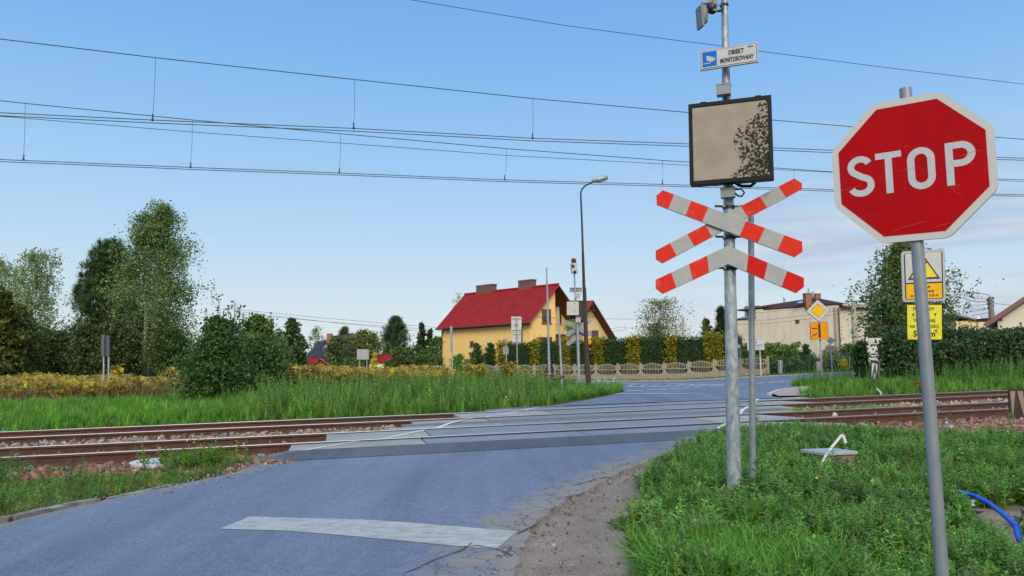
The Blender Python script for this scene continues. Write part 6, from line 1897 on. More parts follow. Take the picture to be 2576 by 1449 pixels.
# far left group
tree('spruce_tree', 'dark spruce at the left edge of the picture', 4, 41, 728, 78, 'spruce', 6500, .30, (.045, .055, .016), [(.06, .055, .018)], .3, h0=.03)
tree('birch_tree', 'pale weeping birch with thin hanging twigs left of the pine', 78, 56, 622, 78, 'weep', 11000, .17, (.12, .15, .085), [(.15, .16, .10), (.07, .10, .04)], .5, h0=.25, trunk=BARK_B, fill=.25, tr=.12, nb=60)
tree('birch_tree', 'pale weeping birch cut by the left edge of the picture', -10, 58, 640, 70, 'weep', 6000, .17, (.12, .15, .085), [(.15, .16, .10)], .5, h0=.25, trunk=BARK_B, fill=.25, tr=.12, nb=40)
tree('pine_tree', 'dark pine with upturned tips beside the tall birch', 272, 49, 600, 112, 'pine', 4200, .34, (.034, .056, .024), [(.055, .078, .034)], .35, h0=.06, nb=64, fill=.55, prof=[(0, .75), (.2, 1), (.42, .88), (.7, .58), (1, .20)], shoots=[(-30, 608), (-12, 603), (6, 601), (22, 604), (-50, 632), (-60, 660), (-74, 690), (-84, 722), (-42, 620)])
xb = (375 - CX) / F * 47; zb0 = float(gz(xb, 47)); Hb = CZ + ray(392, 500)[2] * 47 - zb0
st1 = lambda s: Vector((xb + .42 * s + .12 * math.sin(3 * s), 47 + .1 * math.sin(5 * s), zb0 + Hb * s))
st2 = lambda s: Vector((xb - .38 + .30 * s - .5 * s * s, 47.2, zb0 + Hb * s * .86))
tree('birch_tree', 'tall two stemmed birch with pale bark behind the goldenrod', 385, 47, 500, 104, 'birch', 58000, .135, (.075, .105, .043), [(.11, .14, .06), (.05, .072, .03)], .45, h0=.08, trunk=BARK_B, tr=.14, stems=[st1, st1, st2], nb=84, fill=.5, slot=True, prof=[(0, .95), (.2, 1.08), (.42, 1.1), (.62, .92), (.8, .66), (.93, .42), (1, .16)])
for i, (u, d, vt, r, cc_, lb_) in enumerate([(52, 44, 765, 76, (.050, .060, .020), 'dense shrub under the left weeping birch'), (140, 47, 832, 66, (.065, .082, .026), 'olive shrub between the left birch and the pine'), (222, 46, 815, 74, (.045, .060, .024), 'dark shrub left of the folded grey board'),
        (300, 45, 812, 66, (.036, .052, .022), 'dark shrub right of the folded grey board'), (440, 46, 828, 60, (.038, .06, .02), 'dark shrub right of the birch stems'), (350, 51, 775, 82, (.035, .05, .02), 'large dark shrub behind the birch stems'), (105, 52, 835, 84, (.055, .07, .024), 'low shrub filling the gap below the weeping birches')]):
    tree('shrub', lb_, u, d, vt, r, 'shrub', 6500, .17, cc_, [(.03, .04, .015)], .3, h0=.02, cat='shrub', group='shrubs at the edge of the left wood')
# big hornbeam-like shrub with long shoots
tree('shrub', 'big dark green shrub with long upright shoots in the meadow', 550, 26, 800, 114, 'shrub', 13000, .115, (.024, .052, .016), [(.036, .078, .02)], .35, h0=.0, cat='shrub', prof=[(0, .95), (.22, 1), (.42, .84), (.62, .58), (.8, .36), (1, .16)], nb=110, fill=.75, shoots=[(-3, 741), (-14, 792), (10, 778), (-32, 778), (40, 756), (24, 770), (54, 764), (-22, 800), (34, 800)])
tree('shrub', 'rounder dark shrub joined to the big meadow shrub', 652, 29, 848, 92, 'shrub', 9000, .125, (.030, .052, .018), [(.045, .075, .02)], .35, h0=.0, cat='shrub', nb=70, fill=.7)
tree('broadleaf_tree', 'bushy green tree behind the big meadow shrub', 645, 52, 793, 66, 'broad', 6500, .24, (.045, .075, .02), [(.07, .10, .025)], .3)
tree('conifer_tree', 'dark pointed tree left of the dark roofed house', 736, 58, 797, 45, 'cone', 4200, .26, (.032, .052, .02), [(.08, .085, .03)], .2, h0=.04, prof=[(0, .9), (.3, 1), (.6, .75), (.85, .4), (1, .08)])
tree('shrub', 'grey green shrub below the dark pointed tree', 706, 46, 872, 46, 'shrub', 3000, .2, (.045, .062, .026), [(.03, .045, .018)], .3, h0=.0, cat='shrub')
tree('birch_tree', 'small pale birch left of the orange chimney', 795, 105, 816, 26, 'weep', 1500, .22, (.13, .14, .075), [(.09, .11, .05)], .4, h0=.2, trunk=BARK_B)
tree('shrub', 'bright green bush at the red garden shelter', 756, 63, 910, 24, 'shrub', 1400, .18, (.07, .14, .03), None, 0, h0=0, cat='shrub')
tree('conifer_tree', 'small dark thuja beside the red garden shelter', 767, 66, 885, 12, 'cone', 900, .2, (.04, .08, .02), None, 0, h0=0)
tree('broadleaf_tree', 'spreading tree hiding the right end of the dark roof', 918, 77, 830, 60, 'broad', 6500, .24, (.07, .078, .022), [(.045, .065, .02), (.10, .10, .03)], .45, h0=.05)
tree('broadleaf_tree', 'dark bushy tree before the middle of the dark roof', 850, 75, 850, 44, 'broad', 4200, .24, (.045, .062, .024), [(.07, .085, .03)], .3, h0=.03)
tree('conifer_tree', 'feathery treetop showing above the dark roof', 868, 112, 820, 20, 'pine', 360, .5, (.05, .065, .028), None, 0, h0=.5, fill=.1)
tree('shrub', 'low bush behind the two legged board', 884, 68, 905, 34, 'shrub', 1800, .2, (.06, .10, .025), [(.04, .06, .02)], .4, h0=0, cat='shrub')
tree('pine_tree', 'bluish pine rising between the garden sheds and the yellow house', 995, 88, 795, 44, 'pine', 1700, .52, (.045, .062, .034), [(.06, .078, .045)], .4, h0=.05, nb=60)
tree('spruce_tree', 'slim dark spruce right of the bluish pine', 1060, 92, 808, 24, 'spruce', 1700, .36, (.026, .036, .018), None, 0, h0=.05)
tree('spruce_tree', 'smallest spruce next to the yellow house corner', 1082, 92, 824, 16, 'spruce', 1200, .34, (.03, .04, .02), None, 0, h0=.05)
tree('broadleaf_tree', 'green leafy tree touching the left corner of the yellow house', 1098, 80.5, 845, 30, 'broad', 3000, .24, (.045, .085, .022), [(.07, .11, .03)], .3, h0=.02)
for i, (u, vt, r, lb_) in enumerate([(1010, 874, 46, 'dark garden bush under the bluish pine'), (1052, 868, 42, 'dark garden bush under the slim spruce')]):
    tree('shrub', lb_, u, 76, vt, r, 'shrub', 2400, .22, (.038, .06, .02), [(.06, .08, .026)], .3, h0=0, cat='shrub')
tree('thuja_bush', 'yellow cone shaped thuja before the small shed', 943, 69, 886, 13, 'cone', 1500, .17, (.34, .28, .03), [(.22, .22, .03)], .3, h0=0, cat='shrub')
tree('shrub', 'round dark clipped bush beside the yellow thuja', 976, 70, 905, 14, 'shrub', 900, .18, (.05, .07, .02), None, 0, h0=0, cat='shrub')
# round the yellow house
tree('shrub', 'bright green bush before the left end of the concrete fence', 1152, 70, 890, 25, 'shrub', 2400, .16, (.045, .11, .02), [(.07, .15, .03)], .3, h0=0, cat='shrub')
tree('juniper_bush', 'feathery juniper against the yellow wall', 1199, 74.5, 862, 34, 'cone', 2600, .24, (.035, .062, .026), [(.07, .08, .03)], .25, h0=0, cat='shrub', prof=[(0, 1), (.4, .85), (.65, .5), (1, .1)])
tree('thuja_bush', 'rounded dark thuja right of the juniper', 1233, 72.3, 860, 18, 'cone', 2600, .18, (.022, .050, .014), None, 0, h0=0, cat='shrub', prof=[(0, .9), (.3, 1), (.7, .85), (.92, .5), (1, .1)], fill=1)
tree('birch_tree', 'thin weeping birch showing beyond the left roof edge', 1152, 112, 727, 26, 'weep', 900, .22, (.12, .12, .09), [(.08, .09, .06)], .4, h0=.3, trunk=BARK_B, fill=.1)
tree('shrub', 'leafy balcony plant between the two gables', 1444, 71.0, 803, 24, 'shrub', 1200, .2, (.07, .13, .03), [(.10, .16, .04)], .3, h0=.72, cat='shrub', fill=.6)
tree('broadleaf_tree', 'round sparse brownish tree standing beyond the clipped hedge', 1661, 102, 751, 84, 'broad', 4200, .26, (.115, .10, .055), [(.075, .075, .04), (.15, .12, .06)], .5, h0=.12, nb=70, fill=.35, prof=[(0, .75), (.3, 1), (.6, .95), (.85, .7), (1, .3)])
tree('shrub', 'dense olive bush inside the round sparse tree', 1650, 99, 810, 46, 'shrub', 1800, .28, (.07, .068, .035), None, 0, h0=.1, cat='shrub')
tree('conifer_tree', 'olive green tree left of the main signpost', 1776, 92, 796, 32, 'cone', 2200, .28, (.07, .085, .032), [(.10, .11, .04)], .3, h0=.05, prof=[(0, 1), (.4, .85), (.75, .5), (1, .1)])
tree('conifer_tree', 'dark conifer partly behind the main signpost', 1815, 90, 770, 26, 'pine', 1100, .5, (.026, .042, .018), None, 0, h0=.05, fill=.7)
# shrubs by the beige house
for i, (u, vt, r, c_, lb_) in enumerate([(1872, 868, 24, (.05, .085, .016), 'green garden bush beside the blue street name'), (1905, 866, 26, (.055, .09, .017), 'green garden bush behind the white information board'), (1943, 866, 26, (.065, .10, .02), 'bright green bush right of the information board'), (1985, 868, 27, (.065, .10, .018), 'bright green bush left of the pointed thuja')]):
    tree('shrub', lb_, u, 66, vt, r, 'shrub', 2600, .2, c_, [(.10, .13, .02), (.035, .055, .015)], .4, h0=0, cat='shrub', prof=[(0, 1), (.5, 1), (.85, .9), (1, .55)], fill=.8)
tree('thuja_bush', 'pointed dark thuja pyramid before the beige wall', 2024, 62, 866, 34, 'cone', 3200, .17, (.028, .055, .016), None, 0, h0=0, cat='shrub', prof=[(0, 1), (1, .03)], fill=1)
for i, (u, vt, r, lb_) in enumerate([(1950, 912, 24, 'low dark shrub behind the start of the wire fence'), (1992, 908, 26, 'low dark shrub behind the middle of the wire fence'), (2044, 905, 28, 'low dark shrub behind the utility cabinet'), (2088, 898, 26, 'brownish low shrub below the back facing diamond sign')]):
    tree('shrub', lb_, u, 57.5, vt, r, 'shrub', 2000, .17, (.035, .058, .022) if i < 3 else (.10, .095, .035), [(.055, .075, .025)], .3, h0=0, cat='shrub')
tree('shrub', 'yellowish loose shrub under the beige gable', 2085, 64, 872, 34, 'shrub', 1300, .2, (.14, .13, .05), [(.09, .10, .04)], .4, h0=0, cat='shrub', fill=.3)
tree('shrub', 'green shrub at the foot of the concrete utility pole', 2134, 60, 868, 30, 'shrub', 2200, .2, (.045, .075, .022), [(.07, .10, .03)], .3, h0=0, cat='shrub')
tree('creeper', 'yellow creeper on the post of the screened gate', 2118, 52.6, 905, 9, 'shrub', 500, .16, (.32, .25, .03), None, 0, h0=0, cat='creeper')
tree('poplar_tree', 'tall loose poplar behind the warning signs', 2282, 44, 596, 138, 'birch', 27000, .15, (.055, .072, .024), [(.075, .09, .032), (.04, .056, .02)], .45, h0=.08, nb=110, fill=.6, tr=.2, prof=[(0, .80), (.25, .92), (.5, 1), (.72, .62), (.88, .40), (1, .14)])
tree('broadleaf_tree', 'dense darker tree below the tall poplar', 2235, 41, 742, 62, 'broad', 4600, .2, (.042, .060, .022), [(.06, .08, .03)], .3, h0=.05)
tree('thuja_bush', 'column of dark thuja at the end of the right hedge', 2163, 29, 858, 17, 'cone', 3800, .12, (.018, .040, .013), None, 0, h0=0, cat='shrub', prof=[(0, 1), (.6, .98), (.9, .8), (1, .4)], fill=1)
# the tree behind the camera, seen only mirrored in the display
def behind():
    x, y = -5.9, -21.0; zb = float(gz(x, y)); ro = thing('broadleaf_tree', 'leafy tree mirrored in the right half of the dark display', 'tree', (x, y, zb))
    T = MB(); T.path([(x, y, zb), (x + .2, y, zb + 5), (x, y, zb + 15)], [.25, .18, .05], 8)
    N = 42000; a = rng.uniform(0, 6.283, N); h = rng.beta(1.6, 1.6, N); k = np.interp(h, [0, .3, .6, .85, 1], [2.2, 3.7, 3.6, 2.9, 1.2]) * rng.uniform(0, 1, N) ** .55
    lob = 1 + .25 * np.sin(a * 3 + h * 9) + .12 * np.sin(a * 7 - h * 21)
    p = np.stack([x + k * lob * np.cos(a), y + k * lob * np.sin(a), zb + 4 + h * 12.6], 1)
    for i in range(26):
        h_ = i / 26; az = i * 2.4; r_ = np.interp(h_, [0, .3, .6, 1], [2.2, 3.5, 3.0, .6]); T.path([(x, y, zb + 3.5 + h_ * 9), (x + math.cos(az) * r_, y + math.sin(az) * r_, zb + 4.4 + h_ * 11.6)], [.06, .015], 4, caps=False)
    T.build('trunk', BARK, ro); c = Cloud(); c.put(LEAF_V, LEAF_F, p, .19 * rng.uniform(.6, 1.3, N), randrot(N), cols(N, (.04, .07, .03), .3)); c.build('crown', LEAF, ro)


behind()


# clipped hedge of dark green and yellow thuja blocks behind the fence
def hedge_pts(a, b, z0, z1, th, N, bump=.05):
    """leaf positions over the faces of an upright block between ground points a and b"""
    L = (b - a).length; d = (b - a).normalized(); n = Vector((d.y, -d.x, 0))
    f = rng.random(N); s = rng.random(N); h = rng.random(N); w = rng.uniform(-.5, .5, N) * th
    top = f < .22; end = (f >= .22) & (f < .32)
    h[top] = 1; w[~top & ~end] = th / 2; s[end] = (rng.random(end.sum()) > .5)
    w = w + rng.normal(0, bump, N); h2 = z0 + (z1 - z0) * h + rng.normal(0, bump, N) * (1 + top * 1.0)
    sx = s * L + rng.normal(0, bump * .6, N)
    return np.stack([a.x + d.x * sx + n.x * w, a.y + d.y * sx + n.y * w, h2], 1)


segs = [(1257.8, 1283, 'y'), (1283, 1340, 'd'), (1340, 1364.5, 'y'), (1364.5, 1413, 'd'), (1413, 1442, 'y'), (1442, 1495.5, 'd'), (1495.5, 1526, 'y'), (1526, 1582.8, 'd'), (1582.8, 1616, 'y'), (1616, 1678, 'd'), (1678, 1708.5, 'y'), (1708.5, 1777, 'd'), (1777, 1826, 'y'), (1826, 1868, 'd')]
HOFF = -1.3
def on_hedge(u):
    p0 = FB - FNn * 1.3; q = onplane(u, 893, P3(p0, 0), FNn); return Vector((q.x, q.y, 0))
cnt = {'y': 0, 'd': 0}; ordn = ['first', 'second', 'third', 'fourth', 'fifth', 'sixth', 'seventh', 'eighth']
YEL_C = (.36, .30, .02); DK_C = (.044, .098, .022)
for u0, u1, k in segs:
    a, b = on_hedge(u0), on_hedge(u1); c = (a + b) / 2; zb = float(gz(c.x, c.y)); vt = 856 if k == 'd' else 853.5
    vt = np.interp((u0 + u1) / 2, [1258, 1400, 1600, 1850], [867, 860, 853, 848]) + (2.0 if k == 'd' else 0)
    zt = CZ + ray((u0 + u1) / 2, vt)[2] * c.y
    lb_ = ('%s yellow thuja column, counted from the yellow house, in the hedge behind the concrete fence' if k == 'y' else '%s dark green block, counted from the yellow house, of the clipped thuja hedge') % ordn[cnt[k]]
    cnt[k] += 1
    ro = thing('hedge_block', lb_, 'hedge', P3(c, zb), 'yellow columns of the clipped hedge' if k == 'y' else 'dark blocks of the clipped hedge')
    L = (b - a).length; N = int(L * (zt - zb) * (190 if k == 'd' else 210))
    d = (b - a).normalized(); n = Vector((d.y, -d.x, 0)); th = 1.0
    mb = MB(); i_ = .09
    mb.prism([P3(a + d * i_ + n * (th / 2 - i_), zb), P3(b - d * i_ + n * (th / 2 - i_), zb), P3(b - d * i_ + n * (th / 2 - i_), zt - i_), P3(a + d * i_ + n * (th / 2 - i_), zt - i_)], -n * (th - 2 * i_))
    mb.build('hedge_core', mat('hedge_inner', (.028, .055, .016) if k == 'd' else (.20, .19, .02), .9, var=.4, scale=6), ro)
    p = hedge_pts(a, b, zb + .2, zt, th, N, .06 if k == 'd' else .10)
    cl = Cloud(); 
    if k == 'd': cl.put(SP_V, SP_F, p, .15 * rng.uniform(.7, 1.3, N), randrot(N), cols(N, DK_C, .25, [(.05, .115, .024)], .3))
    else: cl.put(SP_V, SP_F, p, .20 * rng.uniform(.6, 1.4, N), randrot(N), cols(N, (.24, .24, .02), .2, [(.42, .34, .016), (.13, .17, .018)], .5)); 
    if k == 'y':
        M_ = int(L * 60); pt2 = hedge_pts(a, b, zt - .15, zt + .12, th, M_, .10); pt2[:, 2] = zt + rng.normal(0, .10, M_)
        cl.put(SP_V, SP_F, pt2, .22 * rng.uniform(.6, 1.3, M_), uprot(M_, .6), cols(M_, (.50, .36, .012), .2))
    cl.build('hedge_foliage', LEAF, ro)

# the dark hedge beyond the tracks on the right: a row of junipers grown together
hx = [(2246, 28, 842, 33), (2256, 28.3, 838, 44), (2278, 28.6, 836, 48), (2325, 28.9, 838, 48), (2370, 29.2, 830, 48), (2415, 29.5, 838, 48), (2462, 29.8, 836, 48), (2508, 30.1, 838, 48), (2552, 30.4, 832, 50), (2600, 30.7, 836, 50)]
places = ['directly beside the white banner', 'second from the banner', 'left of the warning signs', 'below the lemon notice', 'right of the leaning stop post', 'under the poplar edge', 'below the church tower', 'below the white gable', 'above the right railway board', 'cut by the right edge of the picture']
for (u, d, vt, r), pl in zip(hx, places):
    tree('hedge_shrub', 'dark dense juniper of the right hedge, ' + pl, u, d, vt, r * 1.05, 'shrub', 8500, .13, (.026, .046, .022), [(.045, .068, .034), (.018, .032, .015)], .45, h0=.0, cat='shrub', group='junipers of the dark right hedge', prof=[(0, 1), (.4, 1.05), (.75, .95), (.92, .7), (1, .35)], fill=1.1, nb=60)
# ------------------------------------------------------------------ grasses and weeds (uncountable)
GG = np.array([1.55, 1.68, 1.12])


def region(N, t0, t1, n0, n1, keep=None):
    t = rng.uniform(t0, t1, N); n = rng.uniform(n0, n1, N)
    if keep is not None:
        m = keep(t, n); t, n = t[m], n[m]
    x, y = xy(t, n); vis = (np.abs(x) < .78 * np.maximum(y, 0) + np.where(x > 0, 2.2, 1.5)) & (y > 1.6); x, y = x[vis], y[vis]
    return x, y


def sow(c, x, y, tm, s0, s1, col, var=.25, alt=None, p=0.0, tilt=.22, dz=0.0, zf=None):
    N = len(x)
    if N == 0: return
    z = (gter(x, y) if zf is None else zf(x, y)) - .01 + dz
    k = rng.integers(0, len(tm), N); sc = rng.uniform(s0, s1, N) * (1 + .32 * patchy(x, y, 1.9, 4) + .2 * patchy(x, y, 5, 1)).clip(.55, 1.6); ro = uprot(N, tilt); cl = (1 + np.outer(.20 * patchy(x, y, 1.1, 6) + .12 * patchy(x, y, 3.3, 2), [1.1, 1, .9])) * cols(N, np.array(col) * GG, var, None if alt is None else np.array(alt) * GG, p); P = np.stack([x, y, z], 1)
    for j in range(len(tm)):
        q = k == j; c.put(tm[j][0], tm[j][1], P[q], sc[q], ro[q], cl[q])


def patchy(x, y, s=1.0, ph=0.0):
    return (np.sin(x * 1.3 * s + ph) * np.sin(y * 1.7 * s + 1 + ph) + .6 * np.sin(x * 3.1 * s + y * 2.3 * s + ph) + .4 * np.sin(x * 6.3 * s - y * 5.1 * s + 2 * ph)) / 2


TUFT = [tuft_t(11, .17, .0032, .10, s) for s in (1, 2, 3)]
TUFTL = [tuft_t(15, .26, .0040, .20, s, curl=.9) for s in (4, 5, 6)]
WEED = [weed_t(.24, 22, .065, .013, s, up=.55) for s in (1, 2, 3, 4)]
WEEDS = [weed_t(.15, 16, .05, .012, s, up=.4) for s in (5, 6, 7)]
BROAD = [weed_t(.10, 9, .16, .032, s, up=.7) for s in (8, 9)]
CLOV = [weed_t(.07, 12, .035, .014, s, up=.2) for s in (10, 11, 12)]
DRYS = [tuft_t(5, .26, .0028, .12, s, curl=.5) for s in (70, 71)]
FLOW = [weed_t(.22, 5, .04, .01, s, up=.6) for s in (13, 14)]


def near_grass():
    c = Cloud()
    def kp(t, n):
        d = t - tgrass(n) - .12 * wob(n, 3); x, y = xy(t, n)
        bare = (np.hypot(x - 4.6, (y - 6.9) * 1.0) < .55 + .15 * np.sin(x * 9)) | (np.hypot(x - 4.25, (y - 9.0) * .9) < .5) | (np.hypot(x - 2.0, (y - 6.35)) < .22)
        near_pipe = np.zeros(len(t), bool)
        for a, b in zip(PIPE[:-1], PIPE[1:]):
            for s in np.linspace(0, 1, 6):
                q = a.lerp(b, s); near_pipe |= (np.hypot(x - q.x, y - q.y) < .13) | ((np.abs(x - q.x * y / q.y) < .06) & (y < q.y) & (y > q.y - .5))
        return ~near_pipe & (d > rng.uniform(-.06, .22, len(t))) & (patchy(x, y, 1.5, .9) > -.78 + .35 * rng.random(len(t))) & (n < GLIM(t) + .2 * np.sin(t * 2) + .25 * np.sin(t * 5.3)) & ~(bare & (rng.random(len(t)) < .93))
    G1, G2, G3 = (.080, .175, .030), (.105, .205, .052), (.065, .150, .032)
    x, y = region(62000, 1, 13.5, 1.6, 12.6, kp); m = patchy(x, y, 1, .5) > -.55; sow(c, x[m], y[m], TUFT, .45, 1.05, G1, .3, [(.10, .16, .03), (.14, .13, .05)], .18, .35)
    m = patchy(x, y, .8, 2.0) > .1; sow(c, x[m], y[m], WEED, .55, 1.2, G2, .25, [(.085, .165, .07), (.13, .20, .045)], .4, .28)
    x, y = region(34000, 1, 13.5, 1.6, 12.6, kp); sow(c, x, y, CLOV, .7, 1.6, G3, .3, [(.09, .17, .045)], .4, .3)
    x, y = region(40000, 1, 13.5, 1.6, 12.6, kp); sow(c, x, y, WEEDS, .8, 1.8, (.095, .185, .050), .28, [(.125, .19, .08)], .3, .3)
    x, y = region(4200, 1, 12, 2.0, 11, kp); sow(c, x, y, BROAD, .5, 1.6, (.085, .165, .042), .22, [(.115, .18, .075)], .3, .45)
    x, y = region(2600, 1, 12, 3.0, 11.5, kp); sow(c, x, y, DRYS, .5, 1.2, (.25, .20, .11), .2, [(.20, .17, .08)], .3, .4)
    x, y = region(9000, 1, 13, 2.0, 11.8, lambda t, n: kp(t, n) & (patchy(t, n, 1.4, 3.3) > .18)); sow(c, x, y, TUFTL, .55, 1.25, (.085, .185, .032), .28, [(.12, .20, .05), (.19, .18, .07)], .3, .5)
    x, y = region(2400, 1, 13, 2.0, 11.8, lambda t, n: kp(t, n) & (patchy(t, n, 2.2, 1.2) > .3)); sow(c, x, y, WEED, 1.1, 1.9, (.11, .20, .06), .25, [(.085, .16, .075)], .4, .2)
    # the lush tussock at the path
    x = rng.normal(1.45, .40, 1500); y = rng.normal(5.35, .36, 1500); t, n = tn(x, y); m = t > tgrass(n) + .05
    sow(c, x[m], y[m], TUFTL, .7, 1.25, (.085, .205, .030), .2, [(.11, .23, .045)], .3, .45)
    # taller straggling stems along the track side
    x, y = region(1500, 7.8, 26, 10.4, 12.5, lambda t, n: (rng.random(len(t)) < np.clip(-.3 + 1.0 * patchy(t, n, 1.1, .4), 0, 1)))
    sow(c, x, y, WEED, .8, 1.7, (.075, .15, .04), .25, [(.11, .12, .05)], .2, .2)
    x, y = region(5200, 10, 30, 6.5, 10.9, lambda t, n: (patchy(t, n, .7, 1) > -.2) & (n < 8.4 + .5 * patchy(t, n, .5, 2))); sow(c, x, y, TUFTL, .5, 1.0, G1, .3, [(.13, .13, .05)], .15, .3); sow(c, x[::2], y[::2], WEED, .7, 1.3, G2, .3, None, 0, .2)
    o = c.build('grass', GRASSM); tag(o, 'fresh green weeds and grass round the signposts', 'grass', kind='stuff')
    # the road's left verge
    c = Cloud()
    def kl(t, n):
        d = troad_l(n) - t; return (d > .18 + .1 * wob(n, 5)) & (n < 11.9 + .35 * np.sin(t * 1.3) + .9 * np.clip(t + 2.2, 0, 1)) & ~((np.abs(t + 3.2) < .9) & (n > 11.0) & (rng.random(len(t)) < .8))
    x, y = region(16000, -8, .2, 5, 13, kl); sow(c, x, y, TUFT, .4, .95, (.085, .155, .032), .3, [(.16, .155, .065), (.19, .155, .08)], .4, .5)
    x, y = region(10000, -8, .2, 5, 13, kl); sow(c, x, y, CLOV, .7, 1.7, (.08, .15, .036), .3, [(.12, .135, .05)], .35, .3)
    x, y = region(2600, -8, .2, 7, 12.6, lambda t, n: kl(t, n) & (patchy(t, n, 1.2, 3) > .05)); sow(c, x, y, WEED, .5, 1.1, (.09, .17, .045), .25, [(.14, .17, .06)], .3, .3)
    q = G(*zA(2420, 680)); x = rng.normal(q.x, .28, 190); y = rng.normal(q.y, .16, 190); sow(c, x, y, WEED, .8, 1.6, (.11, .20, .035), .2, [(.12, .16, .03)], .3, .25)
    for zx, zy in ((230, 720), (360, 720), (2190, 620), (880, 860), (60, 880)):
        q = G(*zA(zx, zy + 30)); k = 5 if zx < 400 else 4; x = rng.normal(q.x, .05, k); y = rng.normal(q.y, .05, k); sow(c, x, y, [weed_t(.34, 34, .11, .011, 20 + int(zx), up=.35)], .8, 1.25, (.055, .14, .03), .15, None, 0, .15)
    o = c.build('grass', GRASSM); tag(o, 'trampled grass and weeds between the kerb and the rails', 'grass', kind='stuff')


MT = [tuft_t(12, .50, .011, .14, s, curl=.35) for s in (30, 31, 32)]
MW = [weed_t(.72, 26, .11, .017, s, up=.75, sw=.005) for s in (33, 34, 35, 36)]
GRD = []
for s in (40, 41, 42):
    v, f = weed_t(1.0, 30, .11, .014, s, up=.35, sw=.006); GRD.append((v, f))
def plume_t(seed, flat=.5):
    r = np.random.default_rng(seed); V = []; Fq = []
    for i in range(9):
        a = i * .75; l = r.uniform(.12, .26); e = r.uniform(.0, .7)
        d = np.array([np.cos(a) * np.cos(e), np.sin(a) * np.cos(e), np.sin(e)]); s = np.array([-np.sin(a), np.cos(a), .2]) * .035; p = np.array([0, 0, .86 + .16 * r.random()]); b = len(V)
        V += [p - s * .4, p + d * l * .55 - s + np.array([0, 0, .03]), p + d * l - np.array([0, 0, .05]), p + d * l * .55 + s + np.array([0, 0, .05])]; Fq.append((b, b + 1, b + 2, b + 3))
    return np.array(V), np.array(Fq)
PLU = [plume_t(s) for s in (50, 51, 52)]
DRY = [tuft_t(9, .95, .012, .16, s, curl=.3) for s in (60, 61)]


def px_of(x, y):
    return CX + F * x / y


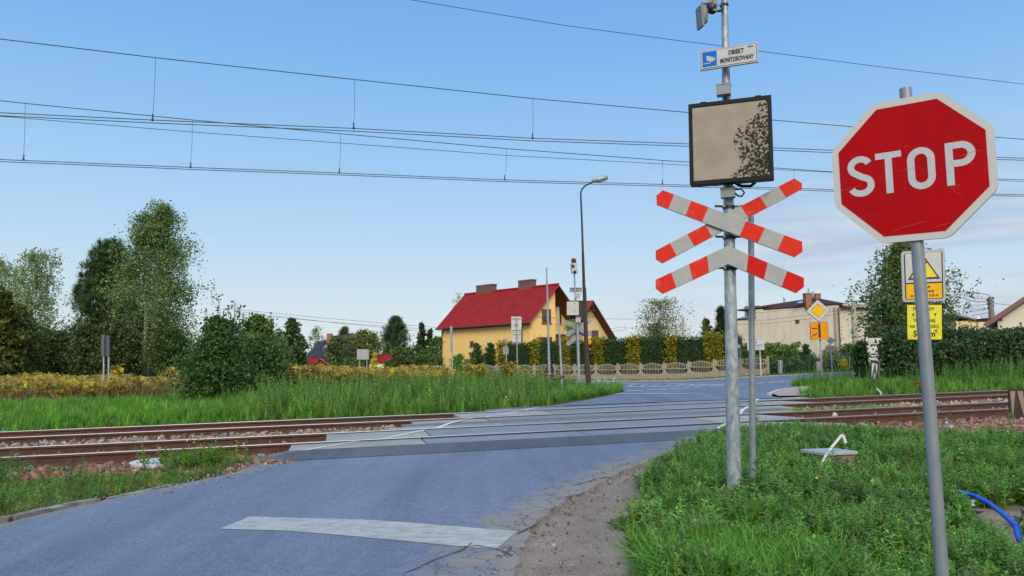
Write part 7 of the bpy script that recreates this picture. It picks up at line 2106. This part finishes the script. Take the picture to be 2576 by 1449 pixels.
def meadow():
    _gb = sorted([tnof(p) for p in [zD(860, 218), zD(900, 205), zD(1000, 165), zD(1200, 118), zD(1640, 92)]], key=lambda p: p[1])
    c = Cloud()
    def left(t, n): x, y = xy(t, n); return (px_of(x, y) < 1560)
    # limit of the green meadow: road edge on the right
    def edge(t, n): return t < np.interp(n, [19.6, 20.5, 22, 25, 29, 33, 40, 52], [_e['g'][2] - .1, _fl[1][0] + .1, _fl[2][0], _fl[3][0] - .2, _fl[4][0] - .1, _fl[5][0] + .1, _fl[5][0] - .5, _fl[5][0] - 4]) + .25 * wob(n * .7, 2)
    gA, gB = (.085, .205, .032), (.105, .195, .045)
    x, y = region(30000, -34, 12, 19.55, 30, lambda t, n: left(t, n) & edge(t, n)); u = px_of(x, y)
    short = (u < 620) | (u > 1330)
    sow(c, x[short], y[short], MT, .45, .85, gA, .26, [(.07, .16, .03), (.14, .215, .045)], .35, .25)
    sow(c, x[~short], y[~short], MT, .6, 1.15, (.078, .165, .036), .28, [(.12, .185, .045)], .3, .25)
    x, y = region(9000, -34, 12, 19.7, 31, lambda t, n: left(t, n) & edge(t, n)); u = px_of(x, y); s = .5 + .55 * sm(480, 760, u) - .45 * sm(1330, 1430, u); m = rng.random(len(x)) < np.where((u > 430) & (u < 1400), 1, .3)
    for a, b in ((.3, .62), (.62, .9), (.9, 1.2)):
        q = m & (s >= a) & (s < b); sow(c, x[q], y[q], MW, a * .85, b * 1.15, gB, .3, [(.075, .145, .055), (.155, .19, .06)], .4, .2)
    # rough tall growth round the far posts
    x, y = region(3600, 0, 12, 24, 38, lambda t, n: left(t, n) & edge(t, n) & (t > -1)); u = px_of(x, y); q = (u > 1330) & (u < 1480); sow(c, x[q], y[q], MW, .5, 1.0, (.08, .16, .045), .3, None, 0, .25)
    x, y = region(5000, 0, 13, 20, 36, lambda t, n: edge(t, n) & (t > 1)); sow(c, x, y, TUFTL, .6, 1.2, (.095, .20, .04), .25, None, 0, .3)
    uu = rng.uniform(1375, 1562, 5200); vv = rng.uniform(974, 1014, 5200); lim = np.interp(uu, [1375, 1420, 1480, 1530, 1562], [1013, 1006, 998, 990, 984])
    q = [G(a, b) for a, b, l_ in zip(uu, vv, lim) if b < l_ - 1 and rng.random() < .8]; x = np.array([p.x for p in q]); y = np.array([p.y for p in q])
    sow(c, x, y, TUFTL, .7, 1.5, (.09, .195, .036), .25, [(.12, .22, .05)], .3, .35); sow(c, x[::3], y[::3], WEEDS, 1.2, 2.6, (.09, .18, .045), .25, None, 0, .3)
    o = c.build('meadow_grass', GRASSM); tag(o, 'tall green meadow grass and weeds beyond the left rails', 'meadow grass', kind='stuff')
    c = Cloud()
    def grow(N, u0, u1, d0, d1, h, tan=.3, gold=.8):
        u = rng.uniform(u0, u1, N); d = rng.uniform(d0, d1, N); x = (u - CX) / F * d; y = d
        hh = rng.uniform(.62, 1.15, N) * h * (1 + .16 * patchy(x, y, .55, 2)).clip(.7, 1.25)
        z = gter(x, y) - .02; P = np.stack([x, y, z], 1); ro = uprot(N, .16); k = rng.integers(0, 3, N); cl = cols(N, (.17, .17, .055), .28, [(.22, .165, .07), (.12, .165, .045)], .5)
        for j in range(3):
            q = k == j; c.put(GRD[j][0], GRD[j][1], P[q], hh[q], ro[q], cl[q])
        g_ = rng.random(N) < gold; cp = cols(N, (.48, .34, .035), .22, [(.36, .26, .05), (.56, .40, .03), (.30, .22, .06)], .55)
        for j in range(3):
            q = g_ & (k == j); c.put(PLU[j][0], PLU[j][1], P[q], hh[q], ro[q], cp[q])
        M = int(N * tan); i = rng.integers(0, N, M); 
        c.put(DRY[0][0], DRY[0][1], P[i] + rng.normal(0, .1, (M, 3)) * np.array([1, 1, 0]), hh[i] * 1.0, uprot(M, .25), cols(M, (.40, .29, .145), .22, [(.31, .235, .12)], .4))
    grow(3600, -60, 330, 27, 36, .74, .7, .72); grow(1700, 200, 460, 28, 37, .72, 1.3, .35)
    grow(1500, 440, 760, 31, 40, .8, .2, .5)
    grow(4400, 735, 1130, 31, 44, .92, .15, .55); grow(900, 735, 900, 31, 40, .98, .4, .9); grow(1300, 1080, 1330, 34, 46, .75, .9, .12)
    for u_, n_ in ((1282, 16), (1210, 10), (1183, 8), (432, 14), (300, 10)): grow(n_ * 3, u_ - 8, u_ + 8, 33, 34, 1.05, .0, 1)
    o = c.build('goldenrod', GRASSM); tag(o, 'yellow goldenrod and dry tan grass behind the green meadow', 'goldenrod', kind='stuff')
    # beyond the tracks on the right
    c = Cloud()
    def right(t, n): x, y = xy(t, n); return (px_of(x, y) > 1985) & (t > np.interp(n, [p[1] for p in _gb], [p[0] for p in _gb]) + .3 * wob(n, 4))
    x, y = region(12000, 8, 30, 19.7, 27.5, right); sow(c, x, y, MT, .5, .9, (.09, .195, .036), .28, [(.13, .205, .045), (.07, .145, .036)], .4, .25)
    x, y = region(2600, 8, 30, 20.5, 26.5, lambda t, n: right(t, n) & (patchy(t, n, .6) > -.2)); sow(c, x, y, MW, .6, 1.25, (.09, .175, .05), .3, [(.075, .14, .045)], .3, .2)
    x, y = region(420, 24, 30, 21, 24, lambda t, n: right(t, n)); sow(c, x, y, MW, .9, 1.5, (.09, .175, .05), .3, None, 0, .2)
    x, y = region(700, 10.3, 13.8, 15.2, 16.6); sow(c, x, y, TUFTL, .6, 1.0, (.08, .18, .03), .25, None, 0, .3)
    x, y = region(420, -14, 1.5, 15.2, 17.1, lambda t, n: patchy(t, n, .8, 4) > .45); sow(c, x, y, TUFT, .7, 1.2, (.10, .11, .04), .25, None, 0, .3, .03)
    x, y = region(600, 13, 30, 15.2, 17.1, lambda t, n: patchy(t, n, .8, 4) > .3); sow(c, x, y, TUFT, .7, 1.2, (.09, .11, .035), .25, None, 0, .3, .03)
    o = c.build('grass', GRASSM); tag(o, 'green grass and weeds between the right rails and the dark hedge', 'grass', kind='stuff')
    # mown verge under the fence
    c = Cloud(); N = 9000; k = rng.uniform(-6, 46, N); off = rng.uniform(-.2, 1.35, N); x = FP.x + FX * k - .5426 * off; y = FP.y + FY * k - .84 * off
    sow(c, x, y, TUFT, .8, 1.5, (.06, .125, .022), .25, None, 0, .4, dz=.045)
    x2 = rng.uniform(16, 30, 5000); k2 = (x2 - FP.x) / FX; o2 = rng.uniform(-1.5, .0, 5000); sow(c, x2 - .5426 * o2, FP.y + FY * k2 - .84 * o2, TUFT, .8, 1.5, (.065, .14, .025), .25, None, 0, .4, dz=.045)
    o = c.build('grass', GRASSM); tag(o, 'short mown grass strip along the foot of the concrete fence', 'grass', kind='stuff')


near_grass(); meadow()


# dock plants and flowers one could count
def dock(uv, h, label, seed, n=7):
    p = G(*uv); r = random.Random(seed); p.z = float(gter(p.x, p.y))
    mb = MB()
    for i in range(n):
        a = i * 2.4 + r.uniform(-.4, .4); el = r.uniform(.35, 1.25); L = h * r.uniform(.7, 1.15); w = L * .15
        d = Vector((math.cos(a) * math.cos(el), math.sin(a) * math.cos(el), math.sin(el))); s = Vector((-math.sin(a), math.cos(a), 0))
        ax_ = [p + d * L * k - Vector((0, 0, .28 * L * k * k * math.cos(el))) for k in (0, .25, .5, .75, 1)]; ww = [.12, .75, 1, .7, .04]
        vs = []
        for q, k in zip(ax_, ww): vs += [q - s * w * k + Vector((0, 0, .25 * w * k)), q, q + s * w * k + Vector((0, 0, .25 * w * k))]
        mb.add(vs, [(3 * j + e_, 3 * j + e_ + 1, 3 * j + e_ + 4, 3 * j + e_ + 3) for j in range(4) for e_ in (0, 1)], 0, True)
    o = mb.build('dock_plant', DOCKM, loc=p); tag(o, label, 'plant'); return o


DOCKM = mat('dock_leaf', (.085, .165, .035), .5, col2=(.06, .13, .03), scale=20)
dock((1730, 1290), .40, 'broad leaved dock plant with tall leaves beside the main signpost', 1, 8)
dock((1895, 1300), .22, 'small grey green dock plant right of the main signpost', 2, 7)
dock((2085, 1240), .26, 'pale leaved dock plant in the middle of the near weeds', 3, 6)
dock((2105, 1420), .28, 'dock plant at the bottom of the picture near the stop post', 5, 6)


def poppies():
    st = mat('flower_stem', (.06, .12, .03), .6); pm = mat('poppy_red', (.62, .045, .015), .5, var=.2, scale=30)
    proto = None
    lst = [(1371, 947, 26), (1377, 937, 26.2), (1386, 947, 25.8), (1395, 957, 25.6), (1408, 954, 26), (1417, 949, 26.4), (1233, 959, 27), (1323, 961, 27), (2190 + 118, 967, 23), (2190 + 127, 975, 23)]
    for i, (u, v, d) in enumerate(lst):
        p = at(u, v, d)
        if proto is None:
            ro = thing('poppy', '', 'flower', p, 'red poppies in the roadside grass')
            a = MB(); a.path([p - Vector((0, 0, .5)), p - Vector((0, 0, .2)) + Vector((.02, 0, 0)), p], .006, 4); s_ = a.build('stem', st, ro)
            b = MB()
            for k in range(5):
                an = k * 1.2566; dx = Vector((math.cos(an), math.sin(an), 0)); sd = Vector((-math.sin(an), math.cos(an), 0))
                b.add([p - sd * .02, p + dx * .055 - sd * .06 + Vector((0, 0, .03)), p + dx * .085 + Vector((0, 0, .075)), p + dx * .055 + sd * .06 + Vector((0, 0, .03)), p + sd * .02], [(0, 1, 2, 3, 4)], 0, True)
            h_ = b.build('petals', pm, ro); proto = (ro, s_, h_)
        else:
            ro = proto[0].copy(); COL.objects.link(ro); ro.location = p; LOC[ro.name] = p
            for c_ in proto[1:]:
                k = c_.copy(); COL.objects.link(k); k.parent = ro
        ro['label'] = 'red poppy flower among the grass by the grey posts' if i < 6 else ('lone red poppy in the meadow left of the posts' if i < 8 else 'red poppy in the weeds before the dark right hedge')
        if i in (6, 7): ro['label'] = ['lone red poppy below the two white plates', 'lone faint red poppy just left of the tall bare post'][i - 6] if False else ['lone red poppy furthest from the posts in the meadow', 'single red poppy nearer the posts in the meadow'][i - 6]; ro['group'] = 'lone poppies in the meadow'
        if i > 7: ro['group'] = 'red poppies before the dark hedge'


poppies()
# white and yellow specks of flowers, too many to count
def specks():
    c = Cloud(); FV = np.array([(np.cos(a) * r_, np.sin(a) * r_, z) for a, r_, z in [(0, .02, 0), (1.05, .02, .008), (2.1, .02, 0), (3.14, .02, .008), (4.2, .02, 0), (5.2, .02, .008)]] + [(0, 0, .014)]); FF = np.array([(i, (i + 1) % 6, 6) for i in range(6)])
    def put(N, uvs, col, s0, s1, up):
        P = []
        for u0, u1, v0, v1 in uvs:
            for _ in range(N):
                q = G(random.uniform(u0, u1), random.uniform(v0, v1)); P.append((q.x, q.y, float(gter(q.x, q.y)) + up * random.uniform(.6, 1.1)))
        P = np.array(P); c.put(FV, FF, P, rng.uniform(s0, s1, len(P)) * 1.0, uprot(len(P), .9), cols(len(P), col, .1))
    put(10, [(2030, 2280, 1330, 1440)], (.70, .68, .60), .7, 1.3, .16); put(7, [(2395, 2460, 1270, 1300)], (.72, .70, .64), .8, 1.4, .14)
    put(7, [(1980, 2120, 1230, 1290), (1780, 2050, 1250, 1440)], (.62, .52, .05), .5, 1.0, .2); put(34, [(880, 1330, 1000, 1042)], (.70, .70, .64), .6, 1.2, .65)
    put(10, [(700, 1300, 1005, 1050)], (.66, .55, .04), .7, 1.4, .65); put(40, [(1490, 1550, 975, 990)], (.72, .70, .66), 1.0, 1.8, .55)
    q = [G(*zA(2470, 620))]; P = np.array([(q[0].x + random.gauss(0, .18), q[0].y + random.gauss(0, .1), q[0].z + random.uniform(.12, .36)) for _ in range(26)]); c.put(FV, FF, P, .7 * np.ones(26), uprot(26, .9), cols(26, (.62, .52, .03), .1))
    o = c.build('flowers', GRASSM); tag(o, 'tiny white and yellow wild flowers scattered through the grass', 'wild flowers', kind='stuff')


specks()

# ------------------------------------------------------------------ the cyclist on the street
def cyclist():
    d = 52.0
    g0 = lambda x, y, dy=0.0: at(*zK(x, y), d + dy)
    hip = g0(468, 1222); neck = g0(425, 1105); head = g0(413, 1082); hand = g0(355, 1212)
    gz0 = float(gz(hip.x, d)); 
    root = thing('person', 'person in a dark blue jacket and jeans riding a bicycle behind the tall post', 'person', (hip.x, d, gz0))
    s = 1.0
    nm = ['hip', 'waist', 'chest', 'neck', 'head0', 'head1', 'shL', 'elL', 'haL', 'shR', 'elR', 'haR', 'knL', 'anL', 'toL', 'knR', 'anR', 'toR']
    foot = gz0 + .30
    P = {'hip': hip, 'waist': hip.lerp(neck, .35), 'chest': hip.lerp(neck, .75), 'neck': neck, 'head0': neck.lerp(head, .6), 'head1': head + Vector((-.03, 0, .14))}
    P['shL'] = neck + Vector((-.0, -.19, -.07)); P['shR'] = neck + Vector((.0, .19, -.07)); P['haL'] = hand + Vector((0, -.22, 0)); P['haR'] = hand + Vector((0, .22, 0))
    P['elL'] = P['shL'].lerp(P['haL'], .5) + Vector((.05, -.05, -.08)); P['elR'] = P['shR'].lerp(P['haR'], .5) + Vector((.05, .05, -.08))
    P['knL'] = Vector((hip.x - .42, d - .12, hip.z - .16)); P['anL'] = Vector((hip.x - .22, d - .12, foot)); P['toL'] = P['anL'] + Vector((-.2, 0, -.04))
    P['knR'] = Vector((hip.x - .36, d + .12, hip.z - .34)); P['anR'] = Vector((hip.x - .05, d + .12, foot + .12)); P['toR'] = P['anR'] + Vector((-.2, 0, -.04))
    rad = {'hip': .17, 'waist': .17, 'chest': .19, 'neck': .085, 'head0': .09, 'head1': .10, 'shL': .09, 'shR': .09, 'elL': .058, 'elR': .058, 'haL': .042, 'haR': .042, 'knL': .075, 'knR': .075, 'anL': .05, 'anR': .05, 'toL': .04, 'toR': .04}
    E_ = [('hip', 'waist'), ('waist', 'chest'), ('chest', 'neck'), ('neck', 'head0'), ('head0', 'head1'), ('chest', 'shL'), ('shL', 'elL'), ('elL', 'haL'), ('chest', 'shR'), ('shR', 'elR'), ('elR', 'haR'), ('hip', 'knL'), ('knL', 'anL'), ('anL', 'toL'), ('hip', 'knR'), ('knR', 'anR'), ('anR', 'toR')]
    # fingers round the grips
    for sd in 'LR':
        for k in range(5):
            f0, f1 = 'f%s%d' % (sd, k), 'g%s%d' % (sd, k); b_ = P['ha' + sd]; yy = (k - 2) * .022
            P[f0] = b_ + Vector((-.05, yy, .012 if k < 4 else -.02)); P[f1] = b_ + Vector((-.075 if k < 4 else -.05, yy, -.035 - .004 * k)); rad[f0] = .011; rad[f1] = .009; nm += [f0, f1]; E_ += [('ha' + sd, f0), (f0, f1)]
    me = bpy.data.meshes.new('body'); o0 = LOC[root.name]
    me.from_pydata([P[k] - o0 for k in nm], [(nm.index(a), nm.index(b)) for a, b in E_], [])
    o = bpy.data.objects.new('body', me); COL.objects.link(o); o.parent = root
    md = o.modifiers.new('skin', 'SKIN'); md.use_smooth_shade = True
    for i, k in enumerate(nm):
        me.skin_vertices[0].data[i].radius = (rad[k], rad[k]); me.skin_vertices[0].data[i].use_root = (k == 'hip')
    o.modifiers.new('smooth', 'SUBSURF').render_levels = 1
    dg = bpy.context.evaluated_depsgraph_get(); m2 = bpy.data.meshes.new_from_object(o.evaluated_get(dg))
    skin = mat('skin', (.42, .24, .17), .6); jk = mat('dark_blue_jacket', (.014, .018, .045), .8); jn = mat('blue_jeans', (.07, .11, .19), .85, var=.2, scale=8); sh = mat('dark_shoe', (.03, .03, .03), .7)
    for m_ in (jk, jn, skin, sh): m2.materials.append(m_)
    for p in m2.polygons:
        c = p.center + o0; p.use_smooth = True
        t_ = (c - hip).dot((neck - hip).normalized()) / (neck - hip).length
        if c.z < foot + .08 + (0.1 if c.y > d else 0) and c.z < hip.z - .35: mi = 3
        elif t_ < .12: mi = 1
        elif c.z > neck.z + .04 or min((c - P['haL']).length, (c - P['haR']).length) < .09: mi = 2
        else: mi = 0
        p.material_index = mi
    o.modifiers.clear(); o.data = m2
    hm = MB(); hm.ball(P['head1'] + Vector((.02, 0, .03)), .118, 0, (1.05, .9, 1)); hm.build('hair', mat('dark_hair', (.03, .022, .018), .7), root)
    mb = MB(); hc = P['head1']; mb.ball(hc + Vector((-.115, 0, -.02)), .022); 
    for sy in (-1, 1): mb.ball(hc + Vector((-.02, sy * .105, -.02)), .028, sc=(.8, .5, 1.2)); mb.ball(hc + Vector((-.098, sy * .04, .01)), .014, 1)
    mb.box(hc + Vector((-.10, 0, -.065)), (.02, .05, .012), 1); mb.build('face', [skin, BLACK], root)
    # the bicycle
    by = thing('bicycle', 'dark bicycle ridden past the concrete fence, half hidden by tall grass', 'bicycle', (hip.x - .25, d, gz0))
    bk = mat('bicycle_frame', (.16, .02, .02), .4, .3); ty = mat('tyre', (.02, .02, .02), .8); r_ = .34
    wr = Vector((hip.x + .28, d, gz0 + r_)); wf = Vector((hand.x - .22, d, gz0 + r_))
    for w in (wr, wf):
        mb = MB(); mb.path([w + Vector((math.cos(a) * r_, 0, math.sin(a) * r_)) for a in np.linspace(0, 2 * math.pi, 25)], .024, 6, caps=False)
        wh = mb.build('wheel', ty, by)
        mb = MB(); mb.path([w - Vector((0, .04, 0)), w + Vector((0, .04, 0))], .03, 8)
        for k in range(12): a = k * math.pi / 6; mb.path([w, w + Vector((math.cos(a) * r_, .01, math.sin(a) * r_))], .004, 3, caps=False)
        mb.build('spokes', GREYL, wh)
    bb_ = Vector((hip.x - .14, d, gz0 + .30)); seat = hip - Vector((0, 0, .16)); hs = Vector((hand.x + .04, d, hand.z - .12))
    mb = MB()
    for a, b in ((bb_, seat), (bb_, hs - Vector((0, 0, .12))), (seat.lerp(bb_, .2), hs), (bb_, wr), (wr, seat.lerp(bb_, .25)), (hs, wf), (hs, hs + Vector((.02, 0, .12)))): mb.path([a, b], .02, 6)
    mb.build('frame', bk, by)
    mb = MB(); h_ = hs + Vector((.02, 0, .12)); mb.path([h_ + Vector((.02, -.28, 0)), h_ + Vector((-.06, -.1, .01)), h_ + Vector((-.06, .1, .01)), h_ + Vector((.02, .28, 0))], .016, 6); mb.build('handlebar', GREYP, by)
    MB().ball(seat + Vector((0, 0, .02)), .12, sc=(1.1, .75, .4)).build('saddle', BLACK, by)
    mb = MB()
    for sy, az in ((-.1, .6), (.1, 3.7)): mb.path([bb_ + Vector((0, sy, 0)), bb_ + Vector((math.cos(az) * .17, sy, -math.sin(az) * .17))], .012, 5); mb.box(bb_ + Vector((math.cos(az) * .17, sy * 1.5, -math.sin(az) * .17)), (.1, .08, .02))
    mb.build('pedal_crank', GREYP, by)


cyclist()

# ------------------------------------------------------------------ sky, sun, camera
W = bpy.data.worlds.new("World"); SC.world = W; W.use_nodes = True
nt = W.node_tree; N = nt.nodes; Lk = nt.links; bg = N['Background']
SUN_EL, SUN_AZ = R(31), R(177)                # azimuth from +Y clockwise: behind the camera, a little to the left
tc = N.new('ShaderNodeTexCoord'); sep = N.new('ShaderNodeSeparateXYZ'); Lk.new(tc.outputs['Generated'], sep.inputs[0])
def math_(op, a, b=None, c=None):
    m = N.new('ShaderNodeMath'); m.operation = op
    for i, q in enumerate((a, b, c)):
        if q is None: continue
        if isinstance(q, (int, float)): m.inputs[i].default_value = q
        else: Lk.new(q, m.inputs[i])
    return m.outputs[0]
def vramp(src, stops):
    r_ = N.new('ShaderNodeValToRGB'); e = r_.color_ramp.elements
    while len(e) < len(stops): e.new(.5)
    for el, (p, c) in zip(e, stops): el.position = p; el.color = tuple(c) + (1,)
    Lk.new(src, r_.inputs['Fac']); return r_.outputs['Color']
def mixc(f, a, b, mode='MIX'):
    m = N.new('ShaderNodeMixRGB'); m.blend_type = mode
    for i, q in enumerate((f, a, b)):
        if isinstance(q, (int, float)): m.inputs[i].default_value = q
        elif isinstance(q, tuple): m.inputs[i].default_value = q + (1,)
        else: Lk.new(q, m.inputs[i])
    return m.outputs['Color']
sky = N.new('ShaderNodeTexSky'); sky.sky_type = 'NISHITA'; sky.sun_disc = False; sky.sun_elevation = SUN_EL; sky.sun_rotation = SUN_AZ; sky.altitude = 200; sky.air_density = 1.0; sky.dust_density = .6
SKYS = .1
grad = vramp(sep.outputs['Z'], [(0.0, (.72, .79, .83)), (.06, (.66, .78, .87)), (.14, (.51, .72, .91)), (.26, (.34, .61, .93)), (.40, (.21, .48, .90)), (.60, (.145, .36, .80)), (1.0, (.09, .25, .60))])
# evening cloud streaks low on the right
mp = N.new('ShaderNodeMapping'); mp.inputs['Scale'].default_value = (1.1, 1.1, 8.5); mp.inputs['Location'].default_value = (.3, 1.7, .4); Lk.new(tc.outputs['Generated'], mp.inputs['Vector'])
nz = N.new('ShaderNodeTexNoise'); nz.inputs['Scale'].default_value = 3.2; nz.inputs['Detail'].default_value = 7; nz.inputs['Roughness'].default_value = .55; Lk.new(mp.outputs['Vector'], nz.inputs['Vector'])
cl = vramp(nz.outputs['Fac'], [(.43, (0, 0, 0)), (.66, (1, 1, 1))])
low = vramp(sep.outputs['Z'], [(.0, (.9, .9, .9)), (.10, (.95, .95, .95)), (.19, (.55, .55, .55)), (.30, (0, 0, 0))])
side = vramp(math_('MULTIPLY_ADD', sep.outputs['X'], .5, .5), [(.54, (0, 0, 0)), (.66, (.8, .8, .8)), (.74, (1, 1, 1))])
cm = mixc(1.0, mixc(1.0, cl, low, 'MULTIPLY'), side, 'MULTIPLY')
nz2 = N.new('ShaderNodeTexNoise'); nz2.inputs['Scale'].default_value = 7; nz2.inputs['Detail'].default_value = 5; Lk.new(mp.outputs['Vector'], nz2.inputs['Vector'])
ccol = vramp(nz2.outputs['Fac'], [(.35, (.42, .47, .62)), (.65, (.74, .70, .78))])
skyc = mixc(cm, grad, ccol)
# the bright evening half of the sky behind the camera
back = math_('MULTIPLY', sep.outputs['Y'], -1.0)
bk_ = vramp(math_('MULTIPLY_ADD', back, .5, .5), [(.50, (0, 0, 0)), (.78, (1, 1, 1))])
hi = vramp(sep.outputs['Z'], [(.0, (.80, .70, .58)), (.35, (.80, .76, .70)), (.7, (.75, .85, 1.0)), (1.0, (.5, .7, 1.15))])
skyc = mixc(bk_, skyc, hi)
top = vramp(sep.outputs['Z'], [(.52, (1, 1, 1)), (.75, (2.9, 2.5, 2.0)), (1.0, (5.8, 4.2, 2.8))])
skyc = mixc(1.0, skyc, top, 'MULTIPLY')
sc_ = mixc(.10, mixc(1.0, skyc, (1 / SKYS,) * 3, 'MULTIPLY'), sky.outputs['Color'])
Lk.new(sc_, bg.inputs['Color']); bg.inputs['Strength'].default_value = SKYS

sun = bpy.data.lights.new('sun', 'SUN'); sun.energy = 2.2; sun.angle = R(22); sun.color = (1, .88, .72)
so = bpy.data.objects.new('sun', sun); COL.objects.link(so)
sd = Vector((math.sin(SUN_AZ) * math.cos(SUN_EL), math.cos(SUN_AZ) * math.cos(SUN_EL), math.sin(SUN_EL)))
so.rotation_euler = sd.to_track_quat('Z', 'Y').to_euler()

cam = bpy.data.cameras.new('camera'); co = bpy.data.objects.new('camera', cam); COL.objects.link(co)
cam.sensor_width = 36; cam.lens = 36 * F / 2576; cam.clip_start = .05; cam.clip_end = 3000
co.matrix_world = Matrix(((_R[0], _U[0], -_f[0], 0), (_R[1], _U[1], -_f[1], 0), (_R[2], _U[2], -_f[2], CZ), (0, 0, 0, 1)))
SC.camera = co
SC.render.resolution_x, SC.render.resolution_y = 1024, 576
SC.view_settings.view_transform = 'Standard'; SC.view_settings.look = 'None'; SC.view_settings.exposure = 0.0; SC.view_settings.gamma = 1.0
SC.cycles.max_bounces = 6; SC.cycles.diffuse_bounces = 3; SC.cycles.glossy_bounces = 3; SC.cycles.transmission_bounces = 3; SC.cycles.transparent_max_bounces = 4
SC.cycles.sample_clamp_indirect = 6
